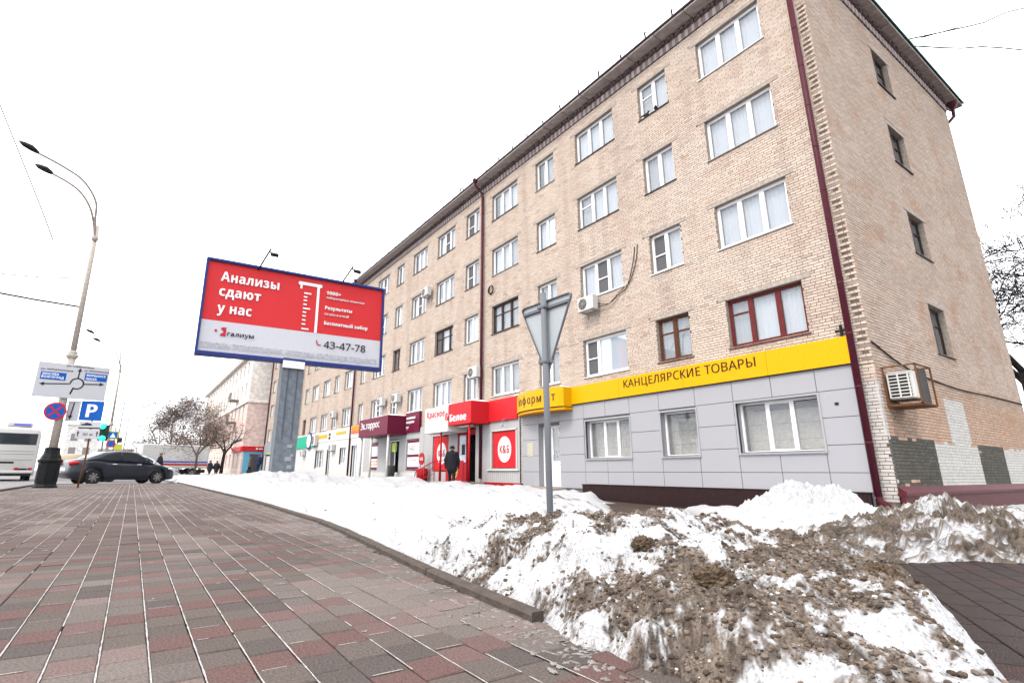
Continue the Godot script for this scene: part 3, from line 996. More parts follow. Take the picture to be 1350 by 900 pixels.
func tone_gable(x: float, y: float) -> Color:    # x measured from the corner
	var X := x + FX
	var c := Color(0.36, 0.283, 0.230)
	c = c.lerp(Color(0.395, 0.318, 0.265), clampf(0.5 + 1.1 * nz.get_noise_2d(x * 0.9 + 200.0, y), 0, 1))
	c = c.lerp(Color(0.34, 0.215, 0.145), clampf(nz.get_noise_2d(x * 1.3 + 300.0, y * 1.9) * 1.6 - 0.25, 0, 0.6))
	if y < 3.1: c = c.lerp(Color(0.34, 0.205, 0.125), 0.55 * smooth(3.3, 2.2, y))
	var g := rng.randf_range(0.87, 1.09)
	var ragged := 0.05 * nz2.get_noise_2d(x * 2.0, y * 3.0)
	# patches of wall paint
	if y < 1.31 + ragged:
		if (X > 16.42 and X < 19.72) or X > 22.15: return Color(0.42, 0.41, 0.385) * rng.randf_range(0.92, 1.04)
		if rng.randf() > 0.006 + (0.10 if y < 0.55 and X < 15.3 else 0.0):
			return Color(0.072, 0.067, 0.056) * rng.randf_range(0.85, 1.15)
	elif y < 2.47 and X > 17.75 and X < 19.3: return Color(0.42, 0.41, 0.385) * rng.randf_range(0.9, 1.04)
	if y < 2.55 and x < 0.14: return Color(0.42, 0.40, 0.38) * rng.randf_range(0.9, 1.05)
	if X < 15.6 and X > 14.0 and y > 1.35 and y < 2.1: c = c.lerp(Color(0.10, 0.075, 0.062), 0.35 + 0.3 * nz.get_noise_2d(x * 4.0, y * 4.0))
	return c * g

# what each leaf shows, for a three-leaf and a two-leaf window
func leaves_for(n: int, v: int) -> Array:
	if n == 3:
		match v % 6:
			0: return [[0.34, 0.0, "c"], [0.32, 0.0, "c"], [0.34, 0.0, "t"]]
			1: return [[0.34, 0.0, "h"], [0.32, 0.0, "c"], [0.34, 0.0, "c"]]
			2: return [[0.34, 0.0, "c"], [0.32, 0.0, "r"], [0.34, 0.0, "c"]]
			3: return [[0.34, 0.0, "c"], [0.32, 0.46, "n"], [0.34, 0.0, "c"]]
			4: return [[0.34, 0.62, "t"], [0.32, 0.0, "c"], [0.34, 0.0, "t"]]
			_: return [[0.34, 0.0, "t"], [0.32, 0.0, "h"], [0.34, 0.0, "c"]]
	match v % 5:
		0: return [[0.5, 0.0, "h"], [0.5, 0.0, "c"]]
		1: return [[0.5, 0.45, "n"], [0.5, 0.0, "t"]]
		2: return [[0.5, 0.0, "t"], [0.5, 0.0, "c"]]
		3: return [[0.5, 0.0, "c"], [0.5, 0.0, "r"]]
		_: return [[0.5, 0.0, "h"], [0.5, 0.0, "t"]]

func build_block() -> void:
	building = thing("apartment_building", "five-storey pale brick apartment block with shops along its ground floor", "building", Vector3(FX, 0, CZ))
	var b := building
	# column edges (metres along the facade from the viewer), leaves
	var cols := [[5.94, 8.05, 3], [9.29, 10.52, 2], [11.79, 13.89, 3], [15.30, 16.54, 2], [17.95, 20.10, 3], [21.32, 22.65, 2], [23.88, 25.96, 3], [27.31, 29.32, 3], [30.74, 31.90, 2], [33.26, 35.33, 3], [36.92, 37.84, 2], [39.53, 41.47, 3], [42.90, 44.04, 2], [45.33, 47.20, 3], [48.73, 50.64, 3], [52.10, 53.15, 2], [55.5, 56.7, 2], [58.2, 60.2, 3], [61.6, 63.6, 3], [65.3, 66.7, 2], [67.5, 69.0, 3]]
	var y0s := [3.965, 6.97, 9.975, 12.98]
	var H := 1.395
	var holes := []
	var rects := []
	var lintels := st()
	var org := Vector3(FX, 0, 0)
	var F := Transform3D(FB, org)
	# in facade axes "right" is +z, so a place u metres away has local x = -u
	for r in 4:
		for c in cols:
			var q := Rect2(-c[1], y0s[r], c[1] - c[0], H)
			holes.append(q)
			rects.append(q)
	var lint := []
	for q: Rect2 in rects: lint.append(Rect2(q.position.x - 0.24, q.end.y, q.size.x + 0.48, 0.155))
	# mortar face with the openings
	var s := st()
	holed(s, Rect2(-70.0, 2.9, 70.0 - 4.7, 12.52), holes, F, -0.0125)
	holed(s, Rect2(-5.14, -0.6, 5.14 - 4.7, 3.5), [], F, -0.0125)
	holed(s, Rect2(-17.9, -0.6, 0.35, 3.5), [], F, -0.0125)
	obj("wall", s, M("mortar"), b)
	var bh := holes.duplicate()
	bh.append_array(lint)
	brick_field(org, FB, -69.9, -4.7, 2.97, 14.93, bh, tone_front, 0.0, [[-4.93, 3.0, 15.0]])
	brick_field(org, FB, -5.12, -4.7, -0.05, 2.97, [], func(u, y): return Color(0.42, 0.39, 0.37) * rng.randf_range(0.85, 1.05) if y < 2.55 else tone_front(u, y), 0.13)
	brick_field(org, FB, -17.88, -17.56, 0.1, 2.97, [], func(u, y): return Color(0.42, 0.385, 0.35) * rng.randf_range(0.85, 1.05), 0.13)
	for q: Rect2 in lint:
		var l := st()
		soft_box(l, F * Vector3(q.get_center().x, q.get_center().y, -0.04), Vector3(q.size.x, q.size.y - 0.01, 0.088), 0.008, FB)
		obj("lintel", l, M("concrete"), b)
	# windows
	var special := {
		"0_0": [[[0.30, 0.70, "t"], [0.38, 0.0, "c"], [0.32, 0.0, "c"]], "maroon_frame", "maroon_frame"],
		"0_1": [[[0.5, 0.66, "t"], [0.5, 0.66, "t"]], "brown_frame", "brown_frame"],
		"0_2": [[[0.30, 0.48, "n"], [0.70, 0.0, "r"]], "white", "white"],
		"0_4": [[[0.34, 0.0, "h"], [0.32, 0.0, "t"], [0.34, 0.0, "t"]], "white", "white"],
		"1_0": [[[0.33, 0.0, "c"], [0.33, 0.0, "c"], [0.34, 0.0, "c"]], "white", "white"],
		"1_1": [[[0.48, 0.45, "n"], [0.52, 0.0, "c"]], "white", "white"],
		"1_2": [[[0.34, 0.0, "c"], [0.32, 0.46, "n"], [0.34, 0.0, "c"]], "white", "white"],
		"1_4": [[[0.32, 0.66, "t"], [0.36, 0.66, "t"], [0.32, 0.66, "t"]], "dark_frame", "sill_dark"],
		"1_6": [[[0.30, 0.66, "n"], [0.45, 0.66, "c"], [0.25, 0.66, "c"]], "dark_frame", "sill_dark"],
		"1_8": [[[0.5, 0.0, "d"], [0.5, 0.0, "t"]], "brown_frame", "brown_frame"],
		"2_0": [[[0.33, 0.0, "c"], [0.33, 0.0, "c"], [0.34, 0.0, "c"]], "white", "sill"],
		"2_1": [[[0.5, 0.0, "t"], [0.5, 0.0, "c"]], "white", "sill_dark"],
		"2_2": [[[0.34, 0.66, "t"], [0.32, 0.0, "c"], [0.34, 0.0, "c"]], "white", "sill_dark"],
		"3_0": [[[0.33, 0.0, "c"], [0.33, 0.0, "c"], [0.34, 0.0, "c"]], "white", "white"],
		"3_1": [[[0.5, 0.62, "t"], [0.5, 0.0, "c"]], "white", "sill_dark"],
		"3_2": [[[0.33, 0.0, "c"], [0.33, 0.0, "c"], [0.34, 0.0, "c"]], "white", "sill_dark"],
		"3_5": [[[0.55, 0.42, "n"], [0.45, 0.0, "c"]], "white", "sill_dark"],
		"3_6": [[[0.34, 0.0, "c"], [0.32, 0.46, "n"], [0.34, 0.0, "c"]], "white", "sill_dark"],
		"0_15": [[[0.5, 0.0, "d"], [0.5, 0.0, "d"]], "brown_frame", "sill_dark"],
	}
	for r in 4:
		for k in cols.size():
			var c: Array = cols[k]
			var at := F * Vector3(-c[1], y0s[r], 0)
			var key := "%d_%d" % [r, k]
			if special.has(key):
				var sp: Array = special[key]
				var o := window(b, at, FB, c[1] - c[0], H, sp[0], sp[1], sp[2])
				if sp[1] != "white": o.set_meta("label", {"maroon_frame": "wide window with an old maroon wooden frame", "brown_frame": "narrow window with an old brown wooden frame", "dark_frame": "wide window with a dark wooden frame"}[sp[1]])
			else:
				window(b, at, FB, c[1] - c[0], H, leaves_for(c[2], (k * 7 + r * 3 + k * r) % 30), "white", "sill_dark" if (k + r) % 3 else "sill")
	# the dark backs of the rooms, floor by floor
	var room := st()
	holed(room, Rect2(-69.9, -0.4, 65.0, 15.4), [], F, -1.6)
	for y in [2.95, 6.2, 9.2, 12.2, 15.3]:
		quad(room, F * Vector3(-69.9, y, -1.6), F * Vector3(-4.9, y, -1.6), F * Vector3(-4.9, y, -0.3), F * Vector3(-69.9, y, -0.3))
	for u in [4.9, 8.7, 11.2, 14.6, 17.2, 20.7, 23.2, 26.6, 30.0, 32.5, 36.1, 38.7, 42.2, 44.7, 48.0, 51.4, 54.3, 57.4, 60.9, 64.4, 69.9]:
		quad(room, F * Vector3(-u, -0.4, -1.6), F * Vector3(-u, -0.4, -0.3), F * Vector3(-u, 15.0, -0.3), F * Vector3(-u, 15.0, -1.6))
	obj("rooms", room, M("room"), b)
	# ---------------- end wall
	var gw := [[4.54, 5.83, 3.80, 1.44], [4.54, 5.83, 6.82, 1.34], [4.54, 5.83, 9.86, 1.32], [4.54, 5.83, 12.72, 1.36]]
	var gh := []
	var gl := []
	for q in gw:
		gh.append(Rect2(q[0], q[2], q[1] - q[0], q[3]))
		gl.append(Rect2(q[0] - 0.22, q[2] + q[3], q[1] - q[0] + 0.44, 0.15))
	var G := Transform3D(Basis.IDENTITY, Vector3(FX, 0, CZ))
	s = st()
	holed(s, Rect2(0.0, -0.8, BX - FX, 16.22), gh, G, -0.0125)
	quad(s, Vector3(BX, -0.8, CZ), Vector3(BX, -0.8, FAR_Z), Vector3(BX, 15.42, FAR_Z), Vector3(BX, 15.42, CZ))
	quad(s, Vector3(BX, -0.8, FAR_Z), Vector3(FX, -0.8, FAR_Z), Vector3(FX, 15.42, FAR_Z), Vector3(BX, 15.42, FAR_Z))
	obj("wall", s, M("mortar"), b)
	var all := gh.duplicate()
	all.append_array(gl)
	brick_field(Vector3(FX, 0, CZ), Basis.IDENTITY, 0.0, BX - FX, 0.27, 14.93, all, tone_gable, 0.06, [[16.42 - FX, 0.0, 1.31], [19.72 - FX, 0.0, 1.31], [22.15 - FX, 0.0, 1.31], [17.75 - FX, 1.31, 2.47], [19.30 - FX, 1.31, 2.47], [0.14, 0.0, 2.55]])
	for q in [[0.14, 2.76, 0.27, 1.31, "paint_dark"], [2.76, 6.06, 0.27, 1.31, "paint_pale"], [6.06, 8.49, 0.27, 1.31, "paint_dark"], [8.49, BX - FX, 0.27, 1.31, "paint_pale"], [4.09, 5.64, 1.31, 2.47, "paint_pale"], [0.0, 0.14, 0.27, 2.55, "paint_pale"]]:
		s = st()
		holed(s, Rect2(q[0], q[2], q[1] - q[0], q[3] - q[2]), [], G, -0.0105)
		obj("painted_mortar", s, M(q[4]), b)
	for q: Rect2 in gl:
		var l := st()
		soft_box(l, G * Vector3(q.get_center().x, q.get_center().y, -0.04), Vector3(q.size.x, q.size.y - 0.01, 0.088), 0.008)
		obj("lintel", l, M("concrete"), b)
	for q in gw:
		window(b, G * Vector3(q[0], q[2], 0), Basis.IDENTITY, q[1] - q[0], q[3], [[0.5, 0.66, "d"], [0.5, 0.66, "d"]], "dark_frame", "sill_dark", 0.15)
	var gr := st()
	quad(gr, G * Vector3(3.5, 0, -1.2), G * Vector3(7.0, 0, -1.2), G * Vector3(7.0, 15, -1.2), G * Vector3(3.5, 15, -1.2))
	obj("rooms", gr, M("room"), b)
	# painted red plinth of the end wall with its slanted ledge
	s = st()
	bx2(s, Vector3(FX - 0.10, -0.9, CZ + 0.06), Vector3(BX, 0.085, CZ + 0.14))
	bx2(s, Vector3(FX - 0.12, 0.085, CZ + 0.02), Vector3(BX, 0.15, CZ + 0.19))
	var led := PackedVector2Array([Vector2(0, 0.15), Vector2(0.17, 0.15), Vector2(0.0, 0.28)])
	prism(s, led, BX - FX + 0.02, Transform3D(Basis(Vector3(0, 0, 1), Vector3(0, 1, 0), Vector3(1, 0, 0)), Vector3(FX - 0.02, 0, CZ + 0.006)))
	var bev := grained(Color(0.075, 0.014, 0.018), 0.55, 0.7, n_blotch, 0.5)
	obj("plinth", s, bev, b)
	# ---------------- brick band under the eaves: dark corbels, pale upright bricks
	var band := []
	var pale := Color(0.34, 0.29, 0.285)
	var dark := Color(0.085, 0.052, 0.048)
	for side in 2:
		var bsx := FB if side == 0 else Basis.IDENTITY
		var oo := Vector3(FX, 0, 0) if side == 0 else Vector3(FX, 0, CZ)
		var a0 := -69.9 if side == 0 else -0.05
		var a1 := -4.65 if side == 0 else BX - FX
		var x := a0
		var i := 0
		while x < a1:
			var g := rng.randf_range(0.85, 1.12)
			band.append([Transform3D(bsx * Basis.from_scale(Vector3(0.12, 0.27, 0.10)), oo + bsx * Vector3(x, 15.07, -0.015 + (0.012 if i % 2 == 0 else 0.0))), (pale if i % 2 == 0 else pale.lerp(dark, 0.62)) * g])
			band.append([Transform3D(bsx * Basis.from_scale(Vector3(0.12, 0.066, 0.16)), oo + bsx * Vector3(x, 15.245, 0.0 if i % 2 == 0 else -0.035)), dark * rng.randf_range(0.8, 1.2)])
			band.append([Transform3D(bsx * Basis.from_scale(Vector3(0.10, 0.14, 0.16)), oo + bsx * Vector3(x, 15.35, 0.02 if i % 3 else -0.03)), dark.lerp(pale, 0.2) * rng.randf_range(0.8, 1.2)])
			x += 0.13
			i += 1
	tag(multi("eaves_brick_band", box_mesh, band, M("brick"), b), "", "", "", "stuff")
	s = st()
	holed(s, Rect2(-70.0, 14.93, 65.3, 0.5), [], F, -0.008)
	holed(s, Rect2(0.0, 14.93, BX - FX, 0.5), [], G, -0.008)
	obj("wall_top", s, mat(dark, 0.95), b)
	# concrete eaves slabs, then the roof
	var x := 4.34
	while x < 70.4:
		var l := st()
		var w := 1.22
		soft_box(l, Vector3(FX - 0.24, 15.47 + rng.randfn(0, 0.006), -(x + w * 0.5)), Vector3(0.60, 0.085, w - 0.025), 0.012)
		obj("eaves_slab", l, M("soffit"), b)
		x += w
	x = FX + 0.08
	while x < BX + 0.8:
		var l := st()
		var w := minf(1.86, BX + 0.98 - x)
		soft_box(l, Vector3(x + w * 0.5, 15.47 + rng.randfn(0, 0.006), CZ + 0.15), Vector3(w - 0.025, 0.085, 0.44), 0.012)
		obj("eaves_slab", l, M("soffit"), b)
		x += w
	var roof := Node3D.new(); put(roof, "roof", b)
	s = st()
	var e := [Vector3(FX - 0.56, 15.57, CZ + 0.40), Vector3(BX + 1.02, 15.57, CZ + 0.40), Vector3(BX + 1.02, 15.57, FAR_Z - 0.4), Vector3(FX - 0.56, 15.57, FAR_Z - 0.4)]
	var r0 := Vector3(19.7, 17.5, CZ - 7.0); var r1 := Vector3(19.7, 17.5, FAR_Z + 7.0)
	tri(s, e[0], e[1], r0)
	quad(s, e[1], e[2], r1, r0)
	tri(s, e[2], e[3], r1)
	quad(s, e[3], e[0], r0, r1)
	obj("roofing", s, M("roof_green"), roof)
	s = st()
	bx2(s, Vector3(FX - 0.59, 15.51, FAR_Z - 0.4), Vector3(FX - 0.545, 15.58, CZ + 0.40))
	obj("fascia", s, M("roof_edge"), roof)
	s = st()
	bx2(s, Vector3(FX - 0.59, 15.515, CZ + 0.40), Vector3(BX + 1.04, 15.59, CZ + 0.43))
	obj("fascia", s, M("roof_green"), roof)
	# snow rail along the roof edge
	s = st()
	var rail := st(true)
	var u := 5.0
	var pts := []
	while u < 69.5:
		var jut := rng.randf_range(0.30, 0.46)
		bx2(s, Vector3(FX - 0.525, 15.56, -u - 0.022), Vector3(FX - 0.48, 15.56 + jut * 0.8, -u + 0.022))
		pts.append(Vector3(FX - 0.50, 15.56 + jut * 0.7, -u))
		u += 1.15
	tube(rail, pts, 0.014, 5)
	obj("snow_rail", s, M("wire"), roof)
	obj("rail_wire", rail, M("wire"), roof)
	# chimney and ventilation stack
	for q in [[26.4, 15.0, 1.1, 0.85], [49.0, 15.4, 1.0, 0.7]]:
		s = st()
		soft_box(s, Vector3(q[1] + 0.3, 16.2, -q[0]), Vector3(0.7, 2.0, q[2]), 0.02)
		soft_box(s, Vector3(q[1] + 0.3, 17.24, -q[0]), Vector3(0.86, 0.12, q[2] + 0.2), 0.02)
		obj("chimney", s, M("plinth_red"), roof)
	s = st(true)
	tube(s, [Vector3(14.6, 15.3, -25.0), Vector3(14.6, 17.9, -25.0)], 0.03, 6)
	tube(s, [Vector3(14.6, 17.5, -25.3), Vector3(14.6, 17.5, -24.7)], 0.015, 5)
	obj("aerial", s, M("wire"), roof)
	# drain pipes
	for u2 in [5.03, 20.82, 38.85, 54.45, 69.75]:
		s = st(true)
		var X := FX - 0.13
		var near: bool = u2 < 6.0
		var bot := 0.06 if near else 0.25
		var zz: float = -u2
		tube(s, [Vector3(FX - 0.62, 15.45, zz), Vector3(FX - 0.60, 15.2, zz), Vector3(X - 0.02, 14.85, zz), Vector3(X, 14.65, zz)], 0.062, 12)
		tube(s, [Vector3(X, 14.67, zz), Vector3(X, bot, zz)], 0.072, 14)
		if near: tube(s, [Vector3(X, bot + 0.02, zz), Vector3(X - 0.01, bot - 0.10, zz + 0.02), Vector3(X + 0.02, bot - 0.26, zz + 0.20), Vector3(X + 0.03, bot - 0.33, zz + 0.27)], [0.068, 0.07, 0.07, 0.072], 14, false)
		lathe(s, Vector3(FX - 0.62, 15.32, zz), [Vector2(0.065, 0.0), Vector2(0.15, 0.16), Vector2(0.15, 0.22), Vector2(0.13, 0.22)], 12)
		var y := 1.2
		while y < 14.0:
			lathe(s, Vector3(X, y, zz), [Vector2(0.066, -0.03), Vector2(0.074, -0.025), Vector2(0.074, 0.025), Vector2(0.066, 0.03)], 14)
			tube(s, [Vector3(X, y, zz), Vector3(FX + 0.02, y, zz)], 0.010, 5)
			y += 1.25
		obj("drainpipe", s, M("pipe"), b)
		if near:
			s = st(true)
			for q in [[1.55, 0.16], [0.92, 0.14]]:
				lathe(s, Vector3(X, q[0], zz), [Vector2(0.068, 0.0), Vector2(0.0695, 0.01), Vector2(0.0695, q[1] - 0.02), Vector2(0.068, q[1])], 14)
			obj("paper_notice", s, M("text_white"), b)
	# the bricks that show largest are pieces of their own, the others one mass
	var wall := Node3D.new()
	put(wall, "brickwork", b)
	bricks.sort_custom(func(p, q): return p[0] < q[0])
	var rest := []
	var tones := {}
	var n := 0
	for q in bricks:
		if n < 300 and q[1].origin.y > -0.2:
			n += 1
			var c: Color = q[2]
			var key := "%d_%d" % [int(c.r * 36), int(c.b * 36)]
			if not tones.has(key): tones[key] = grained(c, 0.9, 0.7, n_grain, 0.5, n_fine_bump)
			var xf: Transform3D = q[1]
			xf.origin -= origin_of(wall)
			mi("brick", box_mesh, tones[key], wall, xf)
		else: rest.append([q[1], q[2]])
	tag(multi("more_bricks", box_mesh, rest, M("brick"), wall), "", "", "", "stuff")
	print("bricks ", bricks.size())
	bricks.clear()

# ---------------------------------------------------------------- the shops on the ground floor
func fz(u: float, y: float, out := 0.0) -> Vector3:   # u metres along the facade, y up, out in front of it
	return Vector3(FX - out, y, -u)

func fbox(s: SurfaceTool, u0: float, u1: float, y0: float, y1: float, o0: float, o1: float) -> void:
	bx2(s, Vector3(FX - o1, y0, -u1), Vector3(FX - o0, y1, -u0))

func fpan(s: SurfaceTool, u0: float, u1: float, y0: float, y1: float, out: float, thick := 0.022) -> void:
	soft_box(s, Vector3(FX - out + thick * 0.5, (y0 + y1) * 0.5, -(u0 + u1) * 0.5), Vector3(u1 - u0 - 0.013, y1 - y0 - 0.013, thick), 0.004, FB)

func ftext(called: String, text: String, u: float, y: float, out: float, cap: float, width: float, f: Font, m: String, parent: Node, depth := 0.012) -> void:
	words(called, text, cap, f, M(m), parent, Transform3D(FB, fz(u, y, out)), depth, width)

func build_shops() -> void:
	var b := building
	var F := Transform3D(FB, Vector3(FX, 0, 0))
	var s := st()
	# grey metal panels of the stationery shop, one by one
	var ce := [5.12, 5.94, 7.03, 8.11, 9.30, 10.60, 11.79, 12.88, 13.96, 15.30]
	var re := [-0.02, 0.56, 1.18, 1.81, 2.44, 3.03]
	var win := {1: [1, 2, 3], 2: [], 5: []}
	for i in 9:
		for j in 5:
			var u0: float = ce[i]; var u1: float = ce[i + 1]
			var y0: float = re[j]; var y1: float = re[j + 1]
			var in_w := (i == 1 or i == 2 or i == 4 or i == 6 or i == 7) and j >= 1 and j <= 3
			if in_w:
				if j == 1:
					y1 = 1.02
				else: continue
			if j == 0 and i < 8: y0 = 0.14
			s = st()
			fpan(s, u0, u1, y0, y1, 0.10)
			obj("cladding_panel", s, M("panel_grey"), b)
	for j in 5:
		s = st()
		fpan(s, 16.56, 17.62, re[j], re[j + 1], 0.10)
		obj("cladding_panel", s, M("panel_grey"), b)
	s = st()
	fpan(s, 15.30, 16.56, 2.44, 3.03, 0.10)
	obj("cladding_panel", s, M("panel_grey"), b)
	s = st()
	holed(s, Rect2(-15.3, -0.4, 10.18, 3.4), [Rect2(-8.05, 1.08, 2.10, 1.30), Rect2(-10.56, 1.05, 1.26, 1.30), Rect2(-13.87, 1.04, 2.06, 1.29)], F, 0.07)
	holed(s, Rect2(-17.62, -0.4, 1.06, 3.4), [], F, 0.07)
	holed(s, Rect2(-16.56, 2.35, 1.26, 0.7), [], F, 0.07)
	obj("cladding_frame", s, M("panel_back"), b)
	s = st()
	# corner trims and window surrounds of the cladding
	fbox(s, 5.06, 5.115, 0.02, 3.02, 0.0, 0.11)
	for q in [[5.95, 8.05, 1.08, 2.38], [9.30, 10.56, 1.05, 2.35], [11.81, 13.87, 1.04, 2.33]]:
		fbox(s, q[0] - 0.045, q[1] + 0.045, q[3], q[3] + 0.05, 0.02, 0.118)
		fbox(s, q[0] - 0.045, q[0], q[2] - 0.03, q[3], 0.02, 0.118)
		fbox(s, q[1], q[1] + 0.045, q[2] - 0.03, q[3], 0.02, 0.118)
		fbox(s, q[0] - 0.05, q[1] + 0.05, q[2] - 0.06, q[2] - 0.03, 0.02, 0.16)
	obj("window_surround", s, M("panel_grey"), b)
	window(b, fz(8.05, 1.05, 0.09), FB, 2.10, 1.33, [[0.34, 0.0, "s", 1], [0.33, 0.0, "s"], [0.33, 0.0, "s", 1]], "white", "white", 0.20, "panel_grey", "shop_window")
	window(b, fz(10.56, 1.02, 0.09), FB, 1.26, 1.33, [[1.0, 0.0, "s", 1]], "white", "white", 0.20, "panel_grey", "shop_window")
	window(b, fz(13.87, 1.01, 0.09), FB, 2.06, 1.32, [[0.35, 0.0, "s", 1], [0.33, 0.0, "s"], [0.32, 0.0, "s", 1]], "white", "white", 0.20, "panel_grey", "shop_window")
	# inside the shop windows: pale boards with joints and a dark pelmet
	for q in [[5.9, 8.1], [9.25, 10.6], [11.75, 13.9]]:
		s = st()
		for j in 3:
			var y: float = 0.98 + j * 0.42
			fbox(s, q[0], q[1], y, y + 0.41, -0.55, -0.52)
		fbox(s, q[1] - 0.02, q[1], 0.9, 2.5, -0.52, -0.14)
		obj("display_board", s, grained(Color(0.27, 0.25, 0.215), 0.8, 0.9, n_blotch), b)
		s = st()
		fbox(s, q[0], q[1] - 0.25, 2.18, 2.42, -0.50, -0.42)
		obj("pelmet", s, mat(Color(0.008, 0.010, 0.022), 0.7), b)
	s = st()
	fbox(s, 5.17, 14.10, -0.7, 0.135, 0.0, 0.15)
	obj("plinth", s, M("plinth_brown"), b)
	s = st()
	fbox(s, 5.15, 14.12, 0.118, 0.143, 0.14, 0.165)
	obj("plinth_cap", s, M("ink_brown"), b)
	# recessed entrance: sides, white glazed door, step
	s = st()
	quad(s, fz(16.56, -0.2, 0.08), fz(16.56, -0.2, -0.32), fz(16.56, 2.4, -0.32), fz(16.56, 2.4, 0.08))
	quad(s, fz(15.30, -0.2, -0.32), fz(15.30, -0.2, 0.08), fz(15.30, 2.4, 0.08), fz(15.30, 2.4, -0.32))
	quad(s, fz(16.56, 2.4, -0.32), fz(15.30, 2.4, -0.32), fz(15.30, 2.4, 0.08), fz(16.56, 2.4, 0.08))
	obj("entrance_side", s, M("panel_grey"), b)
	s = st()
	fbox(s, 15.0, 16.9, -0.5, -0.02, -0.4, 0.75)
	obj("entrance_step", s, M("concrete"), b)
	var door := Node3D.new(); put(door, "door", b)
	s = st()
	for q in [[15.32, 15.44, 0.0, 2.36], [16.0, 16.10, 0.0, 2.36], [15.44, 16.0, 2.24, 2.36], [15.44, 16.0, 0.0, 0.14], [15.44, 16.0, 0.84, 0.96]]: fbox(s, q[0], q[1], q[2], q[3], -0.24, -0.17)
	fbox(s, 15.44, 16.0, 0.14, 0.84, -0.225, -0.195)
	for q in [[16.18, 16.26, 0.0, 2.36], [16.48, 16.56, 0.0, 2.36], [16.26, 16.48, 2.26, 2.36], [16.26, 16.48, 0.0, 0.12]]: fbox(s, q[0], q[1], q[2], q[3], -0.22, -0.15)
	obj("leaf", s, M("white"), door)
	s = st()
	fbox(s, 15.44, 16.0, 0.96, 2.24, -0.212, -0.206)
	fbox(s, 16.26, 16.48, 0.12, 2.26, -0.195, -0.189)
	obj("pane", s, M("glass"), door)
	s = st()
	fbox(s, 15.5, 15.62, 1.95, 2.12, -0.30, -0.29); fbox(s, 15.5, 15.85, 1.95, 2.1, -0.31, -0.305)
	obj("notice", s, M("yellow_deep"), door)
	s = st(true)
	tube(s, [fz(15.92, 1.0, -0.17), fz(15.92, 1.02, -0.11), fz(15.92, 1.32, -0.11), fz(15.92, 1.34, -0.17)], 0.014, 6)
	obj("handle", s, M("chrome"), door)
	s = st()
	fpan(s, 16.9, 17.3, 1.15, 1.72, 0.112, 0.010)
	obj("opening_hours_board", s, grained(Color(0.42, 0.40, 0.32), 0.6, 0.5, n_blotch), b)
	# red shop front: pale siding with openings
	s = st()
	var kb := [Rect2(-19.95, 0.70, 1.85, 1.62), Rect2(-23.05, 0.0, 1.70, 2.62), Rect2(-25.70, 0.55, 1.75, 1.85)]
	holed(s, Rect2(-26.75, -0.3, 8.88, 3.3), kb, F, 0.06)
	for h: Rect2 in kb:
		for e in [[h.position, Vector2(h.position.x, h.end.y)], [Vector2(h.end.x, h.position.y), h.end], [h.position, Vector2(h.end.x, h.position.y)], [Vector2(h.position.x, h.end.y), h.end]]:
			var p: Vector2 = e[0]; var q: Vector2 = e[1]
			quad(s, F * Vector3(p.x, p.y, 0.06), F * Vector3(q.x, q.y, 0.06), F * Vector3(q.x, q.y, -0.35), F * Vector3(p.x, p.y, -0.35))
	obj("shopfront", s, M("siding"), b)
	s = st()
	for i in 16: fbox(s, 18.0 + i * 0.15, 18.004 + i * 0.15 + 0.008, 0.12, 0.62, 0.055, 0.068)
	fbox(s, 17.9, 20.3, 0.60, 0.66, 0.05, 0.13)
	obj("siding_rib", s, M("siding_white"), b)
	s = st()
	fbox(s, 17.9, 20.6, -0.4, 0.10, 0.0, 0.12)
	obj("plinth", s, M("red_metal"), b)
	s = st()
	for q in [[18.04, 18.10], [19.95, 20.01]]: fbox(s, q[0], q[1], 0.66, 2.36, 0.05, 0.10)
	fbox(s, 18.04, 20.01, 2.32, 2.38, 0.05, 0.10)
	obj("window_surround", s, M("siding_white"), b)
	for q in [[18.11, 19.92, 0.72, 2.30, 19.02], [23.97, 25.62, 0.6, 2.36, 24.72]]:
		s = st()
		fpan(s, q[0], q[1], q[2], q[3], 0.03, 0.02)
		var po := obj("window_film", s, M("red"), b)
		var d := st()
		var cy: float = (q[2] + q[3]) * 0.5
		var el := PackedVector2Array()
		for a in circle(1.0, 40): el.append(Vector2(a.x * 0.50, a.y * 0.56))
		prism(d, el, 0.006, Transform3D(FB, fz(q[4], cy, 0.031)))
		obj("roundel", d, M("text_white"), po)
		words("lettering", "К&Б", 0.34, font_bold, M("red_metal"), po, Transform3D(FB, fz(q[4] , cy - 0.17, 0.041)), 0.006, 0.72, true)
	# red entrance: door leaf standing open, dark inside
	var rd := Node3D.new(); put(rd, "door", b)
	s = st()
	for q in [[22.88, 22.97, 0.1, 2.40], [22.1, 22.18, 0.1, 2.40], [22.18, 22.88, 2.31, 2.40], [22.18, 22.88, 0.1, 1.0]]: fbox(s, q[0], q[1], q[2], q[3], 0.02, 0.09)
	fbox(s, 21.40, 22.95, 2.30, 2.55, -0.2, 0.05)
	obj("leaf", s, M("red_metal"), rd)
	s = st()
	fbox(s, 22.18, 22.88, 1.0, 2.31, 0.045, 0.055)
	obj("pane", s, M("glass_sky"), rd)
	s = st()
	fbox(s, 22.3, 22.62, 1.35, 1.85, 0.058, 0.062); fbox(s, 22.02, 22.2, 1.2, 1.7, 0.058, 0.062)
	obj("poster", s, M("ink"), rd)
	s = st()
	fbox(s, 21.42, 21.66, 0.3, 2.3, -0.24, -0.20)
	obj("poster", s, grained(Color(0.40, 0.34, 0.17), 0.6, 0.4, n_blotch), b)
	# burgundy shop: pale piers, poster windows, glazed door
	s = st()
